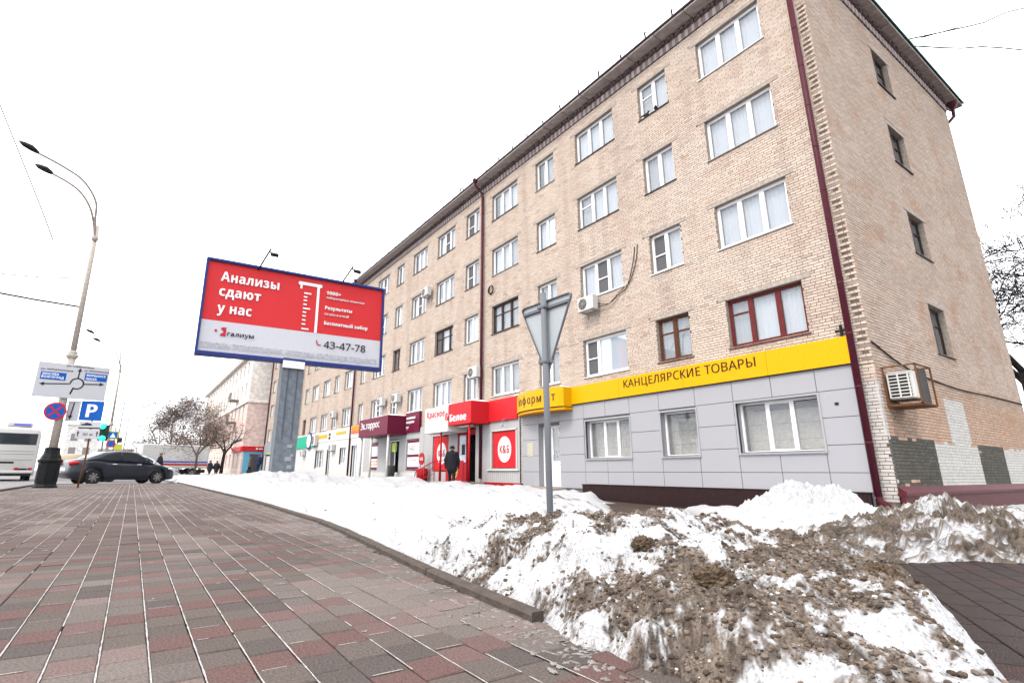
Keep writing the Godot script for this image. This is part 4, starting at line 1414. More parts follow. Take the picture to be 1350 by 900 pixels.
	var bw := [Rect2(-29.0, 0.60, 1.66, 1.80), Rect2(-34.85, 0.62, 1.45, 1.80), Rect2(-31.75, 0.0, 1.7, 2.5)]
	holed(s, Rect2(-35.85, -0.3, 9.10, 3.3), bw, F, 0.07)
	for h: Rect2 in bw:
		for e in [[h.position, Vector2(h.position.x, h.end.y)], [Vector2(h.end.x, h.position.y), h.end], [h.position, Vector2(h.end.x, h.position.y)], [Vector2(h.position.x, h.end.y), h.end]]:
			var p: Vector2 = e[0]; var q: Vector2 = e[1]
			quad(s, F * Vector3(p.x, p.y, 0.07), F * Vector3(q.x, q.y, 0.07), F * Vector3(q.x, q.y, -0.4), F * Vector3(p.x, p.y, -0.4))
	obj("shopfront", s, M("siding"), b)
	s = st()
	fbox(s, 26.75, 35.85, -0.3, 0.5, 0.065, 0.10)
	obj("shopfront_base", s, M("siding_white"), b)
	for q in [[27.42, 28.92], [33.45, 34.78]]:
		s = st()
		fpan(s, q[0], q[1], 0.64, 2.36, 0.02, 0.02)
		var po := obj("window_poster", s, M("text_white"), b)
		var d := st()
		for y in [[0.66, 0.82], [1.36, 1.52], [2.18, 2.34]]:
			d = st()
			fbox(d, q[0] + 0.02, q[1] - 0.02, y[0], y[1], 0.0195, 0.024)
			obj("stripe", d, M("burgundy"), po)
		if q[0] < 30.0:
			ftext("lettering", "540", 28.80, 1.72, 0.021, 0.30, 0.85, font_reg, "burgundy", po, 0.006)
			ftext("lettering", "от 99 руб", 28.80, 1.10, 0.021, 0.12, 1.1, font_reg, "burgundy", po, 0.006)
		else:
			d = st()
			for c in 3:
				for r in 2: fbox(d, 33.6 + c * 0.36, 33.8 + c * 0.36, 0.92 + r * 0.2, 1.06 + r * 0.2, 0.0195, 0.024)
			obj("fruit_picture", d, M("yellow_deep"), po)
	s = st()
	fbox(s, 30.1, 30.16, 0.0, 2.45, -0.1, -0.05); fbox(s, 30.9, 30.96, 0.0, 2.45, -0.1, -0.05); fbox(s, 31.68, 31.74, 0.0, 2.45, -0.1, -0.05); fbox(s, 30.16, 31.68, 2.38, 2.45, -0.1, -0.05)
	obj("door", s, M("white"), b)
	s = st()
	fbox(s, 30.95, 31.65, 1.75, 2.3, -0.2, -0.15)
	obj("poster", s, mat(Color(0.42, 0.62, 0.08), 0.6), b)
	# white shopfronts farther along
	s = st()
	var ww := [Rect2(-47.7, 0.78, 2.3, 1.52), Rect2(-41.15, 1.08, 1.5, 1.24), Rect2(-44.4, 0.0, 1.1, 2.3), Rect2(-38.5, 0.1, 1.2, 2.3)]
	holed(s, Rect2(-54.35, -0.3, 18.5, 3.25), ww, F, 0.08)
	for h: Rect2 in ww:
		for e in [[h.position, Vector2(h.position.x, h.end.y)], [Vector2(h.end.x, h.position.y), h.end], [h.position, Vector2(h.end.x, h.position.y)], [Vector2(h.position.x, h.end.y), h.end]]:
			var p: Vector2 = e[0]; var q: Vector2 = e[1]
			quad(s, F * Vector3(p.x, p.y, 0.08), F * Vector3(q.x, q.y, 0.08), F * Vector3(q.x, q.y, -0.2), F * Vector3(p.x, p.y, -0.2))
	obj("shopfront", s, M("siding_white"), b)
	for q in [[45.4, 0.78, 2.3, 1.52], [39.65, 1.08, 1.5, 1.24], [43.3, 0.0, 1.1, 2.3], [37.3, 0.1, 1.2, 2.3]]:
		window(b, fz(q[0] + q[2], q[1], 0.07), FB, q[2], q[3], leaves_for(3 if q[2] > 1.4 else 2, int(q[0])), "white", "", 0.12, "siding_white", "shop_window")
	s = st()
	fbox(s, 35.95, 54.3, 2.95, 3.85, 0.0, 0.11)
	obj("fascia_board", s, M("siding_white"), b)
	s = st()
	holed(s, Rect2(-70.0, -0.3, 15.65, 3.3), [Rect2(-57.5, 0.2, 1.4, 2.2), Rect2(-62.0, 0.8, 2.2, 1.5), Rect2(-68.6, 0.0, 3.0, 2.4)], F, 0.05)
	obj("shopfront", s, M("siding"), b)
	s = st()
	fbox(s, 54.4, 70.0, 2.45, 3.75, 0.05, 0.12)
	obj("fascia_board", s, mat(Color(0.20, 0.21, 0.235), 0.6), b)
	s = st()
	fbox(s, 65.4, 68.9, 0.0, 2.3, -0.1, -0.05)
	obj("shutter", s, M("siding_white"), b)
	s = st()
	fbox(s, 64.9, 67.4, 2.46, 2.62, 0.12, 0.16)
	obj("sign_strip", s, mat(Color(0.30, 0.42, 0.06), 0.6), b)

	# ---------------- signs and canopies, things of their own
	var y_sign := thing("shop_sign", "long yellow stationery fascia board with dark capital lettering above the grey panels", "shop sign", fz(9.7, 3.02, 0.1))
	s = st()
	for q in [[5.09, 7.03], [7.03, 9.6], [9.6, 12.15], [12.15, 14.52]]:
		soft_box(s, Vector3(FX - 0.075, 3.335, -(q[0] + q[1]) * 0.5), Vector3(q[1] - q[0] - 0.004, 0.655, 0.15), 0.006, FB)
	obj("board", s, M("yellow"), y_sign)
	s = st()
	fbox(s, 5.085, 14.52, 2.985, 3.008, 0.0, 0.158)
	obj("lower_edge", s, M("ink_brown"), y_sign)
	ftext("lettering", "КАНЦЕЛЯРСКИЕ ТОВАРЫ", 11.92, 3.235, 0.151, 0.255, 4.60, font_reg, "ink_brown", y_sign, 0.018)
	# curved yellow canopy
	var can := thing("shop_canopy", "curved yellow canopy with dark lettering over the grey-panelled entrance", "canopy", fz(16.1, 2.88, 0.3))
	s = st(true)
	var line := []
	for i in 25:
		var t := i / 24.0
		var u := lerpf(14.50, 17.78, t)
		line.append(Vector2(u, 0.56 + 0.27 * sin(PI * minf(1.0, t * 0.9 + 0.1)) - 0.30 * pow(t, 6.0)))
	line[0] = Vector2(14.50, 0.55)
	for lay in [[2.93, 3.66, 0.0, "board"], [2.80, 2.90, -0.05, "lower_lip"]]:
		s = st(true)
		for i in 24:
			var p: Vector2 = line[i]; var q: Vector2 = line[i + 1]
			quad(s, fz(q.x, lay[0], q.y + lay[2]), fz(p.x, lay[0], p.y + lay[2]), fz(p.x, lay[1], p.y + lay[2]), fz(q.x, lay[1], q.y + lay[2]))
		s.set_smooth_group(-1)
		for i in 24:
			var p: Vector2 = line[i]; var q: Vector2 = line[i + 1]
			quad(s, fz(q.x, lay[1], q.y + lay[2]), fz(p.x, lay[1], p.y + lay[2]), fz(p.x, lay[1], 0.0), fz(q.x, lay[1], 0.0))
			quad(s, fz(q.x, lay[0], 0.0), fz(p.x, lay[0], 0.0), fz(p.x, lay[0], p.y + lay[2]), fz(q.x, lay[0], q.y + lay[2]))
		quad(s, fz(14.50, lay[0], 0.55 + lay[2]), fz(14.50, lay[0], 0.0), fz(14.50, lay[1], 0.0), fz(14.50, lay[1], 0.55 + lay[2]))
		quad(s, fz(17.78, lay[0], 0.0), fz(17.78, lay[0], line[24].y + lay[2]), fz(17.78, lay[1], line[24].y + lay[2]), fz(17.78, lay[1], 0.0))
		obj(lay[3], s, M("yellow") if lay[3] == "board" else M("yellow_deep"), can)
	s = st(true)
	for i in 24:
		var p: Vector2 = line[i]; var q: Vector2 = line[i + 1]
		quad(s, fz(q.x, 2.90, q.y - 0.03), fz(p.x, 2.90, p.y - 0.03), fz(p.x, 2.93, p.y - 0.03), fz(q.x, 2.93, q.y - 0.03))
	obj("shadow_gap", s, M("ink_brown"), can)
	# its letters follow the curve
	var word := "inформат"
	var uu := 17.20
	for ch in word:
		var t := clampf((uu - 14.5) / 3.28, 0.0, 1.0)
		var i := clampi(int(t * 24.0), 0, 23)
		var p: Vector2 = line[i]; var q: Vector2 = line[i + 1]
		var d := (fz(p.x, 0, p.y) - fz(q.x, 0, q.y)).normalized()
		var nrm := d.cross(Vector3.UP)
		var w := {"i": 0.12, "n": 0.28, "ф": 0.37, "о": 0.29, "р": 0.29, "м": 0.46, "а": 0.27, "т": 0.26}
		var at := fz(uu, 3.16, lerpf(p.y, q.y, t * 24.0 - i) + 0.002)
		words("letter", ch, 0.33, font_bold if ch == "i" else font_reg, M("ink"), can, Transform3D(Basis(d, Vector3.UP, nrm), at - (Vector3(0, 0.105, 0) if ch == "ф" or ch == "р" else Vector3.ZERO)), 0.02)
		uu -= w[ch] + 0.02
	words("letter", "®", 0.09, font_reg, M("ink"), can, Transform3D(FB, fz(14.78, 3.48, 0.62)), 0.02)
	snow_strip("snow_cap", [fz(14.55, 3.66, 0.30), fz(17.7, 3.66, 0.30)], 0.50, 0.07, can)
	# red canopy with a white half
	var rc := thing("shop_canopy", "red and white canopy box on two red posts over the wine shop steps", "canopy", fz(22.2, 2.5, 0.6))
	s = st()
	soft_box(s, Vector3(FX - 0.56, 3.20, -21.14), Vector3(2.06, 1.02, 1.12), 0.012, FB)
	obj("red_box", s, M("red"), rc)
	s = st()
	soft_box(s, Vector3(FX - 0.58, 3.05, -23.36), Vector3(2.36, 1.24, 1.18), 0.012, FB)
	obj("white_box", s, M("text_white"), rc)
	ftext("lettering", "Красное", 24.30, 3.06, 1.172, 0.34, 1.85, font_bold, "red", rc, 0.02)
	ftext("lettering", "Белое", 22.02, 2.86, 1.122, 0.34, 1.50, font_bold, "text_white", rc, 0.02)
	ftext("lettering", "&", 22.42, 2.95, 1.172, 0.36, 0.36, font_bold, "red", rc, 0.02)
	for u in [20.42, 23.05]:
		s = st(true)
		tube(s, [fz(u, -0.1, 1.0), fz(u, 2.72, 1.0)], 0.05, 10)
		obj("post", s, M("red_metal"), rc)
	for q in [[20.7, 21.9, 2.60, 2.66], [22.6, 23.6, 2.36, 2.41]]:
		s = st()
		fbox(s, q[0], q[1], q[2], q[3], 0.6, 0.75)
		obj("strip_lamp", s, M("text_white"), rc)
	snow_strip("snow_cap", [fz(20.2, 3.70, 0.6), fz(24.4, 3.66, 0.6)], 1.0, 0.09, rc)
	var rs := thing("shop_sign", "plain red fascia board between the yellow canopy and the red canopy", "shop sign", fz(19.1, 2.75, 0.05))
	s = st()
	soft_box(s, Vector3(FX - 0.08, 3.25, -19.02), Vector3(2.16, 0.98, 0.15), 0.01, FB)
	obj("board", s, M("red"), rs)
	var rs2 := thing("shop_sign", "short red fascia board on the far side of the white canopy half", "shop sign", fz(25.3, 2.55, 0.05))
	s = st()
	soft_box(s, Vector3(FX - 0.08, 3.12, -25.3), Vector3(1.5, 1.06, 0.15), 0.01, FB)
	obj("board", s, M("red"), rs2)
	# steps, railing with a red panel
	var step := thing("entrance_steps", "concrete entrance steps below the red canopy", "steps", fz(22.0, -0.1, 0.8))
	s = st()
	fbox(s, 20.5, 23.4, -0.4, 0.10, 0.12, 1.25); fbox(s, 23.4, 23.75, -0.4, -0.06, 0.12, 1.25)
	obj("step", s, M("concrete"), step)
	var rail := thing("railing", "red steel entrance railing with a panel bearing a round yellow lattice", "railing", fz(22.0, 0.1, 1.2))
	s = st(true)
	tube(s, [fz(21.0, 1.06, 1.2), fz(23.3, 1.06, 1.2), fz(25.3, 0.55, 1.2), fz(25.45, 0.30, 1.2)], 0.025, 6)
	for u in [21.0, 21.9, 22.8, 23.3]: tube(s, [fz(u, 0.1, 1.2), fz(u, 1.06, 1.2)], 0.022, 6)
	for q in [[23.3, 0.75, 25.2, 0.30], [23.3, 0.48, 25.1, 0.05]]: tube(s, [fz(q[0], q[1], 1.2), fz(q[2], q[3], 1.2)], 0.016, 6)
	tube(s, [fz(24.4, -0.2, 1.2), fz(24.4, 0.78, 1.2)], 0.022, 6)
	tube(s, [fz(25.2, -0.2, 1.2), fz(25.2, 0.55, 1.2)], 0.022, 6)
	obj("bars", s, M("red_metal"), rail)
	s = st()
	fbox(s, 20.55, 22.12, 0.12, 1.04, 1.19, 1.225)
	obj("panel", s, M("red_metal"), rail)
	s = st()
	prism(s, circle(0.36, 28), 0.012, Transform3D(FB, fz(21.34, 0.58, 1.226)))
	obj("lattice_disc", s, mat(Color(0.36, 0.25, 0.08), 0.6), rail)
	s = st()
	for k in 3:
		fbox(s, 20.98, 21.70, 0.43 + k * 0.14, 0.45 + k * 0.14, 1.238, 1.244)
		fbox(s, 21.19 + k * 0.14, 21.21 + k * 0.14, 0.24, 0.92, 1.238, 1.244)
	obj("lattice_bar", s, M("red_metal"), rail)
	# litter bin with a round red sign
	var bin := thing("litter_bin", "red litter bin with a round dark red sign beside the steps", "litter bin", Vector3(FX - 0.45, -0.1, -26.05))
	s = st(true)
	lathe(s, Vector3(FX - 0.45, -0.15, -26.05), [Vector2(0.0, 0.0), Vector2(0.26, 0.0), Vector2(0.30, 0.55), Vector2(0.31, 0.75), Vector2(0.26, 0.86), Vector2(0.0, 0.88)], 18)
	obj("body", s, M("red_metal"), bin)
	s = st()
	prism(s, circle(0.32, 28), 0.04, Transform3D(FB, Vector3(FX - 0.50, 1.22, -26.05)))
	obj("sign_disc", s, M("red_metal"), bin)
	s = st(true)
	tube(s, [Vector3(FX - 0.45, 0.5, -26.32), Vector3(FX - 0.45, 1.1, -26.30)], 0.015, 6)
	tube(s, [Vector3(FX - 0.45, 0.5, -25.78), Vector3(FX - 0.45, 1.1, -25.80)], 0.015, 6)
	obj("bracket", s, M("red_metal"), bin)
	words("lettering", "К&Б", 0.15, font_serif_thin, M("text_white"), bin, Transform3D(FB, Vector3(FX - 0.542, 1.14, -26.05)), 0.006, 0.4, true)
	var bin2 := thing("litter_bin", "dark grey litter bin by the post of the burgundy canopy", "litter bin", Vector3(FX - 0.6, -0.1, -29.9))
	s = st(true)
	lathe(s, Vector3(FX - 0.6, -0.1, -29.9), [Vector2(0.0, 0.15), Vector2(0.22, 0.15), Vector2(0.25, 0.85), Vector2(0.27, 0.95), Vector2(0.27, 1.0), Vector2(0.0, 1.02)], 16)
	obj("body", s, M("ac_dark"), bin2)
	# burgundy canopy
	var bc := thing("shop_canopy", "burgundy canopy box with white lettering on white posts", "canopy", fz(31.0, 2.7, 0.6))
	s = st()
	soft_box(s, Vector3(FX - 0.67, 3.24, -31.4), Vector3(4.72, 1.12, 1.34), 0.012, FB)
	obj("box", s, M("burgundy"), bc)
	ftext("lettering", "Эк.торрос", 33.4, 3.02, 1.342, 0.42, 3.15, font_reg, "text_white", bc, 0.03)
	for u in [29.25, 31.9, 33.6]:
		s = st(true)
		tube(s, [fz(u, -0.2, 1.15), fz(u, 2.7, 1.15)], 0.07, 10)
		obj("post", s, M("white_dirty"), bc)
	snow_strip("snow_cap", [fz(29.2, 3.80, 0.66), fz(33.6, 3.80, 0.66)], 1.2, 0.10, bc)
	var bs2 := thing("shop_sign", "burgundy wall board with three short lines of white lettering", "shop sign", fz(28.1, 2.77, 0.05))
	s = st()
	soft_box(s, Vector3(FX - 0.09, 3.36, -28.15), Vector3(1.78, 1.18, 0.16), 0.01, FB)
	obj("board", s, M("burgundy"), bs2)
	ftext("lettering", "экономные", 28.95, 3.55, 0.171, 0.17, 1.2, font_bold, "text_white", bs2, 0.02)
	ftext("lettering", "покупки", 28.95, 3.25, 0.171, 0.17, 1.05, font_bold, "text_white", bs2, 0.02)
	ftext("lettering", "тут", 28.95, 2.95, 0.171, 0.17, 0.35, font_bold, "text_white", bs2, 0.02)
	snow_strip("snow_cap", [fz(27.3, 3.95, 0.10), fz(29.0, 3.95, 0.10)], 0.16, 0.06, bs2)
	# signs of the white shops
	var rl := thing("shop_sign", "row of red and yellow letters beside the maroon drainpipe", "shop sign", fz(37.3, 3.3, 0.1))
	s = st()
	fbox(s, 36.1, 38.6, 3.26, 3.82, 0.112, 0.15)
	obj("board", s, mat(Color(0.75, 0.10, 0.03), 0.5), rl)
	ftext("lettering", "ПРОДУКТЫ", 38.5, 3.38, 0.151, 0.32, 2.3, font_bold, "yellow", rl, 0.02)
	var yl := thing("shop_sign", "white fascia sign with a yellow stripe and small dark mark", "shop sign", fz(43.0, 3.3, 0.1))
	s = st()
	fbox(s, 44.6, 47.4, 3.28, 3.56, 0.112, 0.135); fbox(s, 39.9, 42.2, 3.38, 3.58, 0.112, 0.135)
	obj("stripe", s, M("yellow"), yl)
	s = st()
	fbox(s, 43.7, 44.1, 3.12, 3.32, 0.112, 0.14); fbox(s, 43.7, 44.1, 3.42, 3.60, 0.112, 0.14)
	obj("mark", s, M("ink"), yl)
	var gs := thing("shop_sign", "green fascia sign with a large white disc in a dark ring", "shop sign", fz(51.0, 2.7, 0.1))
	s = st()
	fbox(s, 48.0, 54.2, 2.62, 3.72, 0.112, 0.17)
	obj("board", s, mat(Color(0.0, 0.26, 0.16), 0.5), gs)
	s = st()
	prism(s, circle(0.78, 36), 0.05, Transform3D(FB, fz(49.7, 3.24, 0.171)))
	obj("ring", s, mat(Color(0.03, 0.02, 0.12), 0.5), gs)
	s = st()
	prism(s, circle(0.60, 36), 0.02, Transform3D(FB, fz(49.7, 3.24, 0.222)))
	obj("disc", s, M("text_white"), gs)
	# spot lamps above the films
	for u in [18.76, 25.0]:
		var sp := thing("wall_lamp", "small curved-arm wall lamp above the %s red window film" % ("near" if u < 20 else "far"), "wall lamp", fz(u, 2.6, 0.06))
		s = st(true)
		tube(s, [fz(u, 2.72, 0.06), fz(u, 2.80, 0.22), fz(u, 2.74, 0.34), fz(u, 2.60, 0.36)], 0.012, 6)
		lathe(s, fz(u, 2.46, 0.36), [Vector2(0.09, 0.0), Vector2(0.05, 0.12), Vector2(0.02, 0.15)], 10)
		obj("arm_and_shade", s, M("galv"), sp)
	s = st()
	fpan(s, 5.50, 5.60, 2.08, 2.16, 0.112, 0.008)
	obj("sticker", s, M("ink"), b)
	var coil := thing("cable_coil", "small dark coil of cable hanging on the bricks beside the maroon pipe", "cable coil", fz(20.1, 9.2, 0.05))
	s = st(true)
	for k in 3:
		var ring := []
		for i in 25: ring.append(fz(20.1 + cos(TAU * i / 24) * (0.17 + 0.02 * k), 9.25 + sin(TAU * i / 24) * (0.24 - 0.02 * k), 0.05 + 0.02 * k))
		tube(s, ring, 0.018, 6, false)
	obj("loops", s, M("wire"), coil)
	# dark bracket standing on the yellow board
	var br := thing("sign_bracket", "small dark cross-shaped bracket standing on the end of the yellow board", "bracket", fz(5.2, 3.66, 0.08))
	s = st()
	fbox(s, 5.18, 5.23, 3.66, 3.96, 0.06, 0.10); fbox(s, 5.08, 5.33, 3.80, 3.845, 0.05, 0.11)
	obj("cross", s, M("wire"), br)

# an uneven strip of snow lying along a line
func snow_strip(called: String, ends: Array, width: float, h: float, parent: Node) -> void:
	var s := st(true)
	var a: Vector3 = ends[0]; var b: Vector3 = ends[1]
	var d := (b - a).normalized()
	var side := d.cross(Vector3.UP).normalized()
	var n := 40
	var rows := []
	for i in n + 1:
		var c := a.lerp(b, float(i) / n)
		var hh := h * (0.75 + 0.6 * nz2.get_noise_2d(c.z * 1.5, c.x)) * (0.0 if i == 0 or i == n else 1.0)
		var row := []
		for k in 7:
			var t := k / 6.0 * 2.0 - 1.0
			row.append(c + side * t * width * 0.5 + Vector3(0, hh * sqrt(maxf(0.0, 1.0 - t * t * t * t)) + 0.002, 0))
		rows.append(row)
	for i in n:
		for k in 6: quad(s, rows[i][k + 1], rows[i][k], rows[i + 1][k], rows[i + 1][k + 1])
	obj(called, s, M("snow_plain"), parent)

# ---------------------------------------------------------------- street things
func build_billboard() -> void:
	var c := Vector3(4.263, 5.77, -18.39)
	var o := thing("billboard", "large red and white laboratory billboard in a blue frame on a grey column", "billboard", Vector3(4.22, 0.0, -18.6))
	var turn := Basis(Vector3.UP, -0.018) * Basis(Vector3(0, 0, 1), 0.018)
	var X := Transform3D(turn, c)
	var s := st()
	box(s, X * Vector3(0, 0, -0.16), Vector3(6.1, 3.12, 0.26), turn)
	obj("body", s, M("grey_paint"), o)
	s = st()
	for q in [[0.0, 1.595, 6.2, 0.09], [0.0, -1.575, 6.2, 0.13]]: soft_box(s, X * Vector3(q[0], q[1], -0.10), Vector3(q[2], q[3], 0.36), 0.012, turn)
	for q in [-3.065, 3.065]: soft_box(s, X * Vector3(q, 0.01, -0.10), Vector3(0.07, 3.06, 0.355), 0.012, turn)
	obj("frame", s, M("blue_frame"), o)
	# the sheet: red above, white below, with slight folds at the right
	for part in [[-0.47, 1.55, "bill_red", "red_sheet"], [-1.51, -0.47, "bill_white", "white_sheet"]]:
		s = st(true)
		var nx := 90; var ny := 30
		var p := func(i: int, j: int) -> Vector3:
			var x := lerpf(-3.03, 3.03, float(i) / nx); var y := lerpf(part[0], part[1], float(j) / ny)
			var f := smooth(0.6, 2.6, x) * smooth(-0.6, 0.4, y)
			var z := 0.004 * f * sin(9.0 * (x * 0.9 + y * 0.5) + 2.0 * sin(y * 3.0)) + 0.002 * f * sin(21.0 * (x + y * 0.25))
			z *= smooth(3.03, 2.85, x)
			return X * Vector3(x, y, -0.018 + z)
		for i in nx:
			for j in ny: quad(s, p.call(i, j), p.call(i + 1, j), p.call(i + 1, j + 1), p.call(i, j + 1))
		obj(part[3], s, M(part[2]), o)
	var put_text := func(t: String, x: float, y: float, cap: float, w: float, f: Font, m: String) -> void:
		words("lettering", t, cap, f, M(m), o, X * Transform3D(Basis.IDENTITY, Vector3(x, y, 0.0)), 0.024, w)
	put_text.call("Анализы", -2.62, 0.90, 0.33, 1.84, font_bold, "text_white")
	put_text.call("сдают", -2.62, 0.30, 0.33, 1.28, font_bold, "text_white")
	put_text.call("у нас", -2.62, -0.30, 0.33, 1.04, font_bold, "text_white")
	put_text.call("1000+", 0.87, 1.04, 0.125, 0.54, font_bold, "text_white")
	put_text.call("лабораторных анализов", 0.87, 0.86, 0.075, 1.45, font_reg, "text_white")
	put_text.call("Результаты", 0.86, 0.42, 0.125, 1.0, font_bold, "text_white")
	put_text.call("по sms и e-mail", 0.86, 0.25, 0.085, 0.88, font_reg, "text_white")
	put_text.call("Бесплатный забор", 0.86, -0.16, 0.125, 1.63, font_bold, "text_white")
	put_text.call("галиум", -2.23, -0.98, 0.145, 0.80, font_reg, "ink")
	put_text.call("43-47-78", 0.90, -0.98, 0.255, 1.55, font_reg, "ink")
	put_text.call("ВОЗМОЖНЫ ПРОТИВОПОКАЗАНИЯ. НЕОБХОДИМА КОНСУЛЬТАЦИЯ СПЕЦИАЛИСТА", -2.97, -1.43, 0.19, 5.88, font_reg, "text_grey")
	# test tube drawing
	s = st()
	var Z := X * Transform3D(Basis.IDENTITY, Vector3(0, 0, -0.004))
	prism(s, rect(-0.08, 1.25, 0.66, 1.36), 0.012, Z)
	prism(s, circle(0.065, 16, Vector2(-0.08, 1.30)), 0.014, Z)
	prism(s, circle(0.065, 16, Vector2(0.64, 1.30)), 0.014, Z)
	prism(s, rect(-0.07, 1.10, 0.00, 1.25), 0.012, Z)
	prism(s, rect(0.53, -0.47, 0.62, 1.25), 0.012, Z)
	var ys := [0.95, 0.81, 0.68, 0.53, 0.38, 0.24, 0.10, -0.05, -0.20, -0.37]
	for i in 10:
		var long := i == 0 or i == 4 or i == 9
		prism(s, rect(0.08, ys[i] - 0.025, 0.33 if long else 0.20, ys[i] + 0.025), 0.012, Z)
	obj("test_tube", s, M("text_white"), o)
	# the mark: red square with a white hollow and a dot; handset
	s = st()
	var mark := PackedVector2Array([Vector2(-2.42, -0.68), Vector2(-2.28, -0.66), Vector2(-2.28, -0.96), Vector2(-2.44, -0.96), Vector2(-2.44, -0.90), Vector2(-2.37, -0.86), Vector2(-2.35, -0.82), Vector2(-2.37, -0.77), Vector2(-2.43, -0.74)])
	prism(s, mark, 0.012, Z)
	prism(s, circle(0.04, 14, Vector2(-2.58, -0.80)), 0.012, Z)
	obj("logo_mark", s, M("sign_red"), o)
	s = st()
	prism(s, PackedVector2Array([Vector2(0.62, -0.74), Vector2(0.65, -0.72), Vector2(0.66, -0.78), Vector2(0.70, -0.86), Vector2(0.77, -0.88), Vector2(0.78, -0.85), Vector2(0.80, -0.90), Vector2(0.70, -0.92), Vector2(0.64, -0.84)]), 0.012, Z)
	obj("handset_mark", s, M("sign_red"), o)
	# column with ribs, name plate
	s = st()
	box(s, Vector3(4.23, 2.0, -18.62), Vector3(0.72, 4.6, 0.50), Basis(Vector3.UP, -0.018))
	obj("column", s, M("grey_paint"), o)
	for x in [4.08, 4.38]:
		s = st()
		bx2(s, Vector3(x - 0.018, 1.55, -18.37), Vector3(x + 0.018, 4.2, -18.355))
		obj("seam", s, M("grey_stripe"), o)
	s = st()
	soft_box(s, Vector3(4.20, 4.05, -18.27), Vector3(0.72, 0.25, 0.06), 0.01)
	var plate := obj("name_plate", s, M("text_white"), o)
	words("lettering", "Средорус", 0.07, font_reg, M("text_grey"), plate, Transform3D(Basis.IDENTITY, Vector3(3.97, 4.02, -18.239)), 0.003, 0.46)
	for q in [[4.28, 1.28, 0.16, 0.10], [4.24, 0.85, 0.20, 0.14], [4.40, 1.0, 0.10, 0.07], [4.32, 0.60, 0.16, 0.12]]:
		s = st()
		bx2(s, Vector3(q[0], q[1], -18.37), Vector3(q[0] + q[2], q[1] + q[3], -18.352))
		obj("torn_notice", s, M("galv"), o)
	for x in [2.72, 5.62]:
		s = st(true)
		var y: float = 7.38 + (x - 4.26) * 0.018
		tube(s, [Vector3(x, y - 0.1, -18.45), Vector3(x + 0.22, y + 0.5, -17.75)], 0.032, 6)
		tube(s, [Vector3(x + 0.19, y + 0.42, -17.84), Vector3(x + 0.30, y + 0.30, -17.70)], 0.03, 5)
		box(s, Vector3(x + 0.34, y + 0.27, -17.66), Vector3(0.24, 0.10, 0.18), Basis(Vector3(1, 0, 0), 0.6))
		obj("flood_lamp", s, M("wire"), o)

func arc_points(pts: Array, n: int) -> Array:
	var c := Curve3D.new()
	for i in pts.size():
		var t: Vector3 = (pts[mini(i + 1, pts.size() - 1)] - pts[maxi(i - 1, 0)]) / 6.0
		c.add_point(pts[i], -t, t)
	c.bake_interval = 0.05
	var out := []
	for i in n + 1: out.append(c.sample_baked(c.get_baked_length() * i / n))
	return out

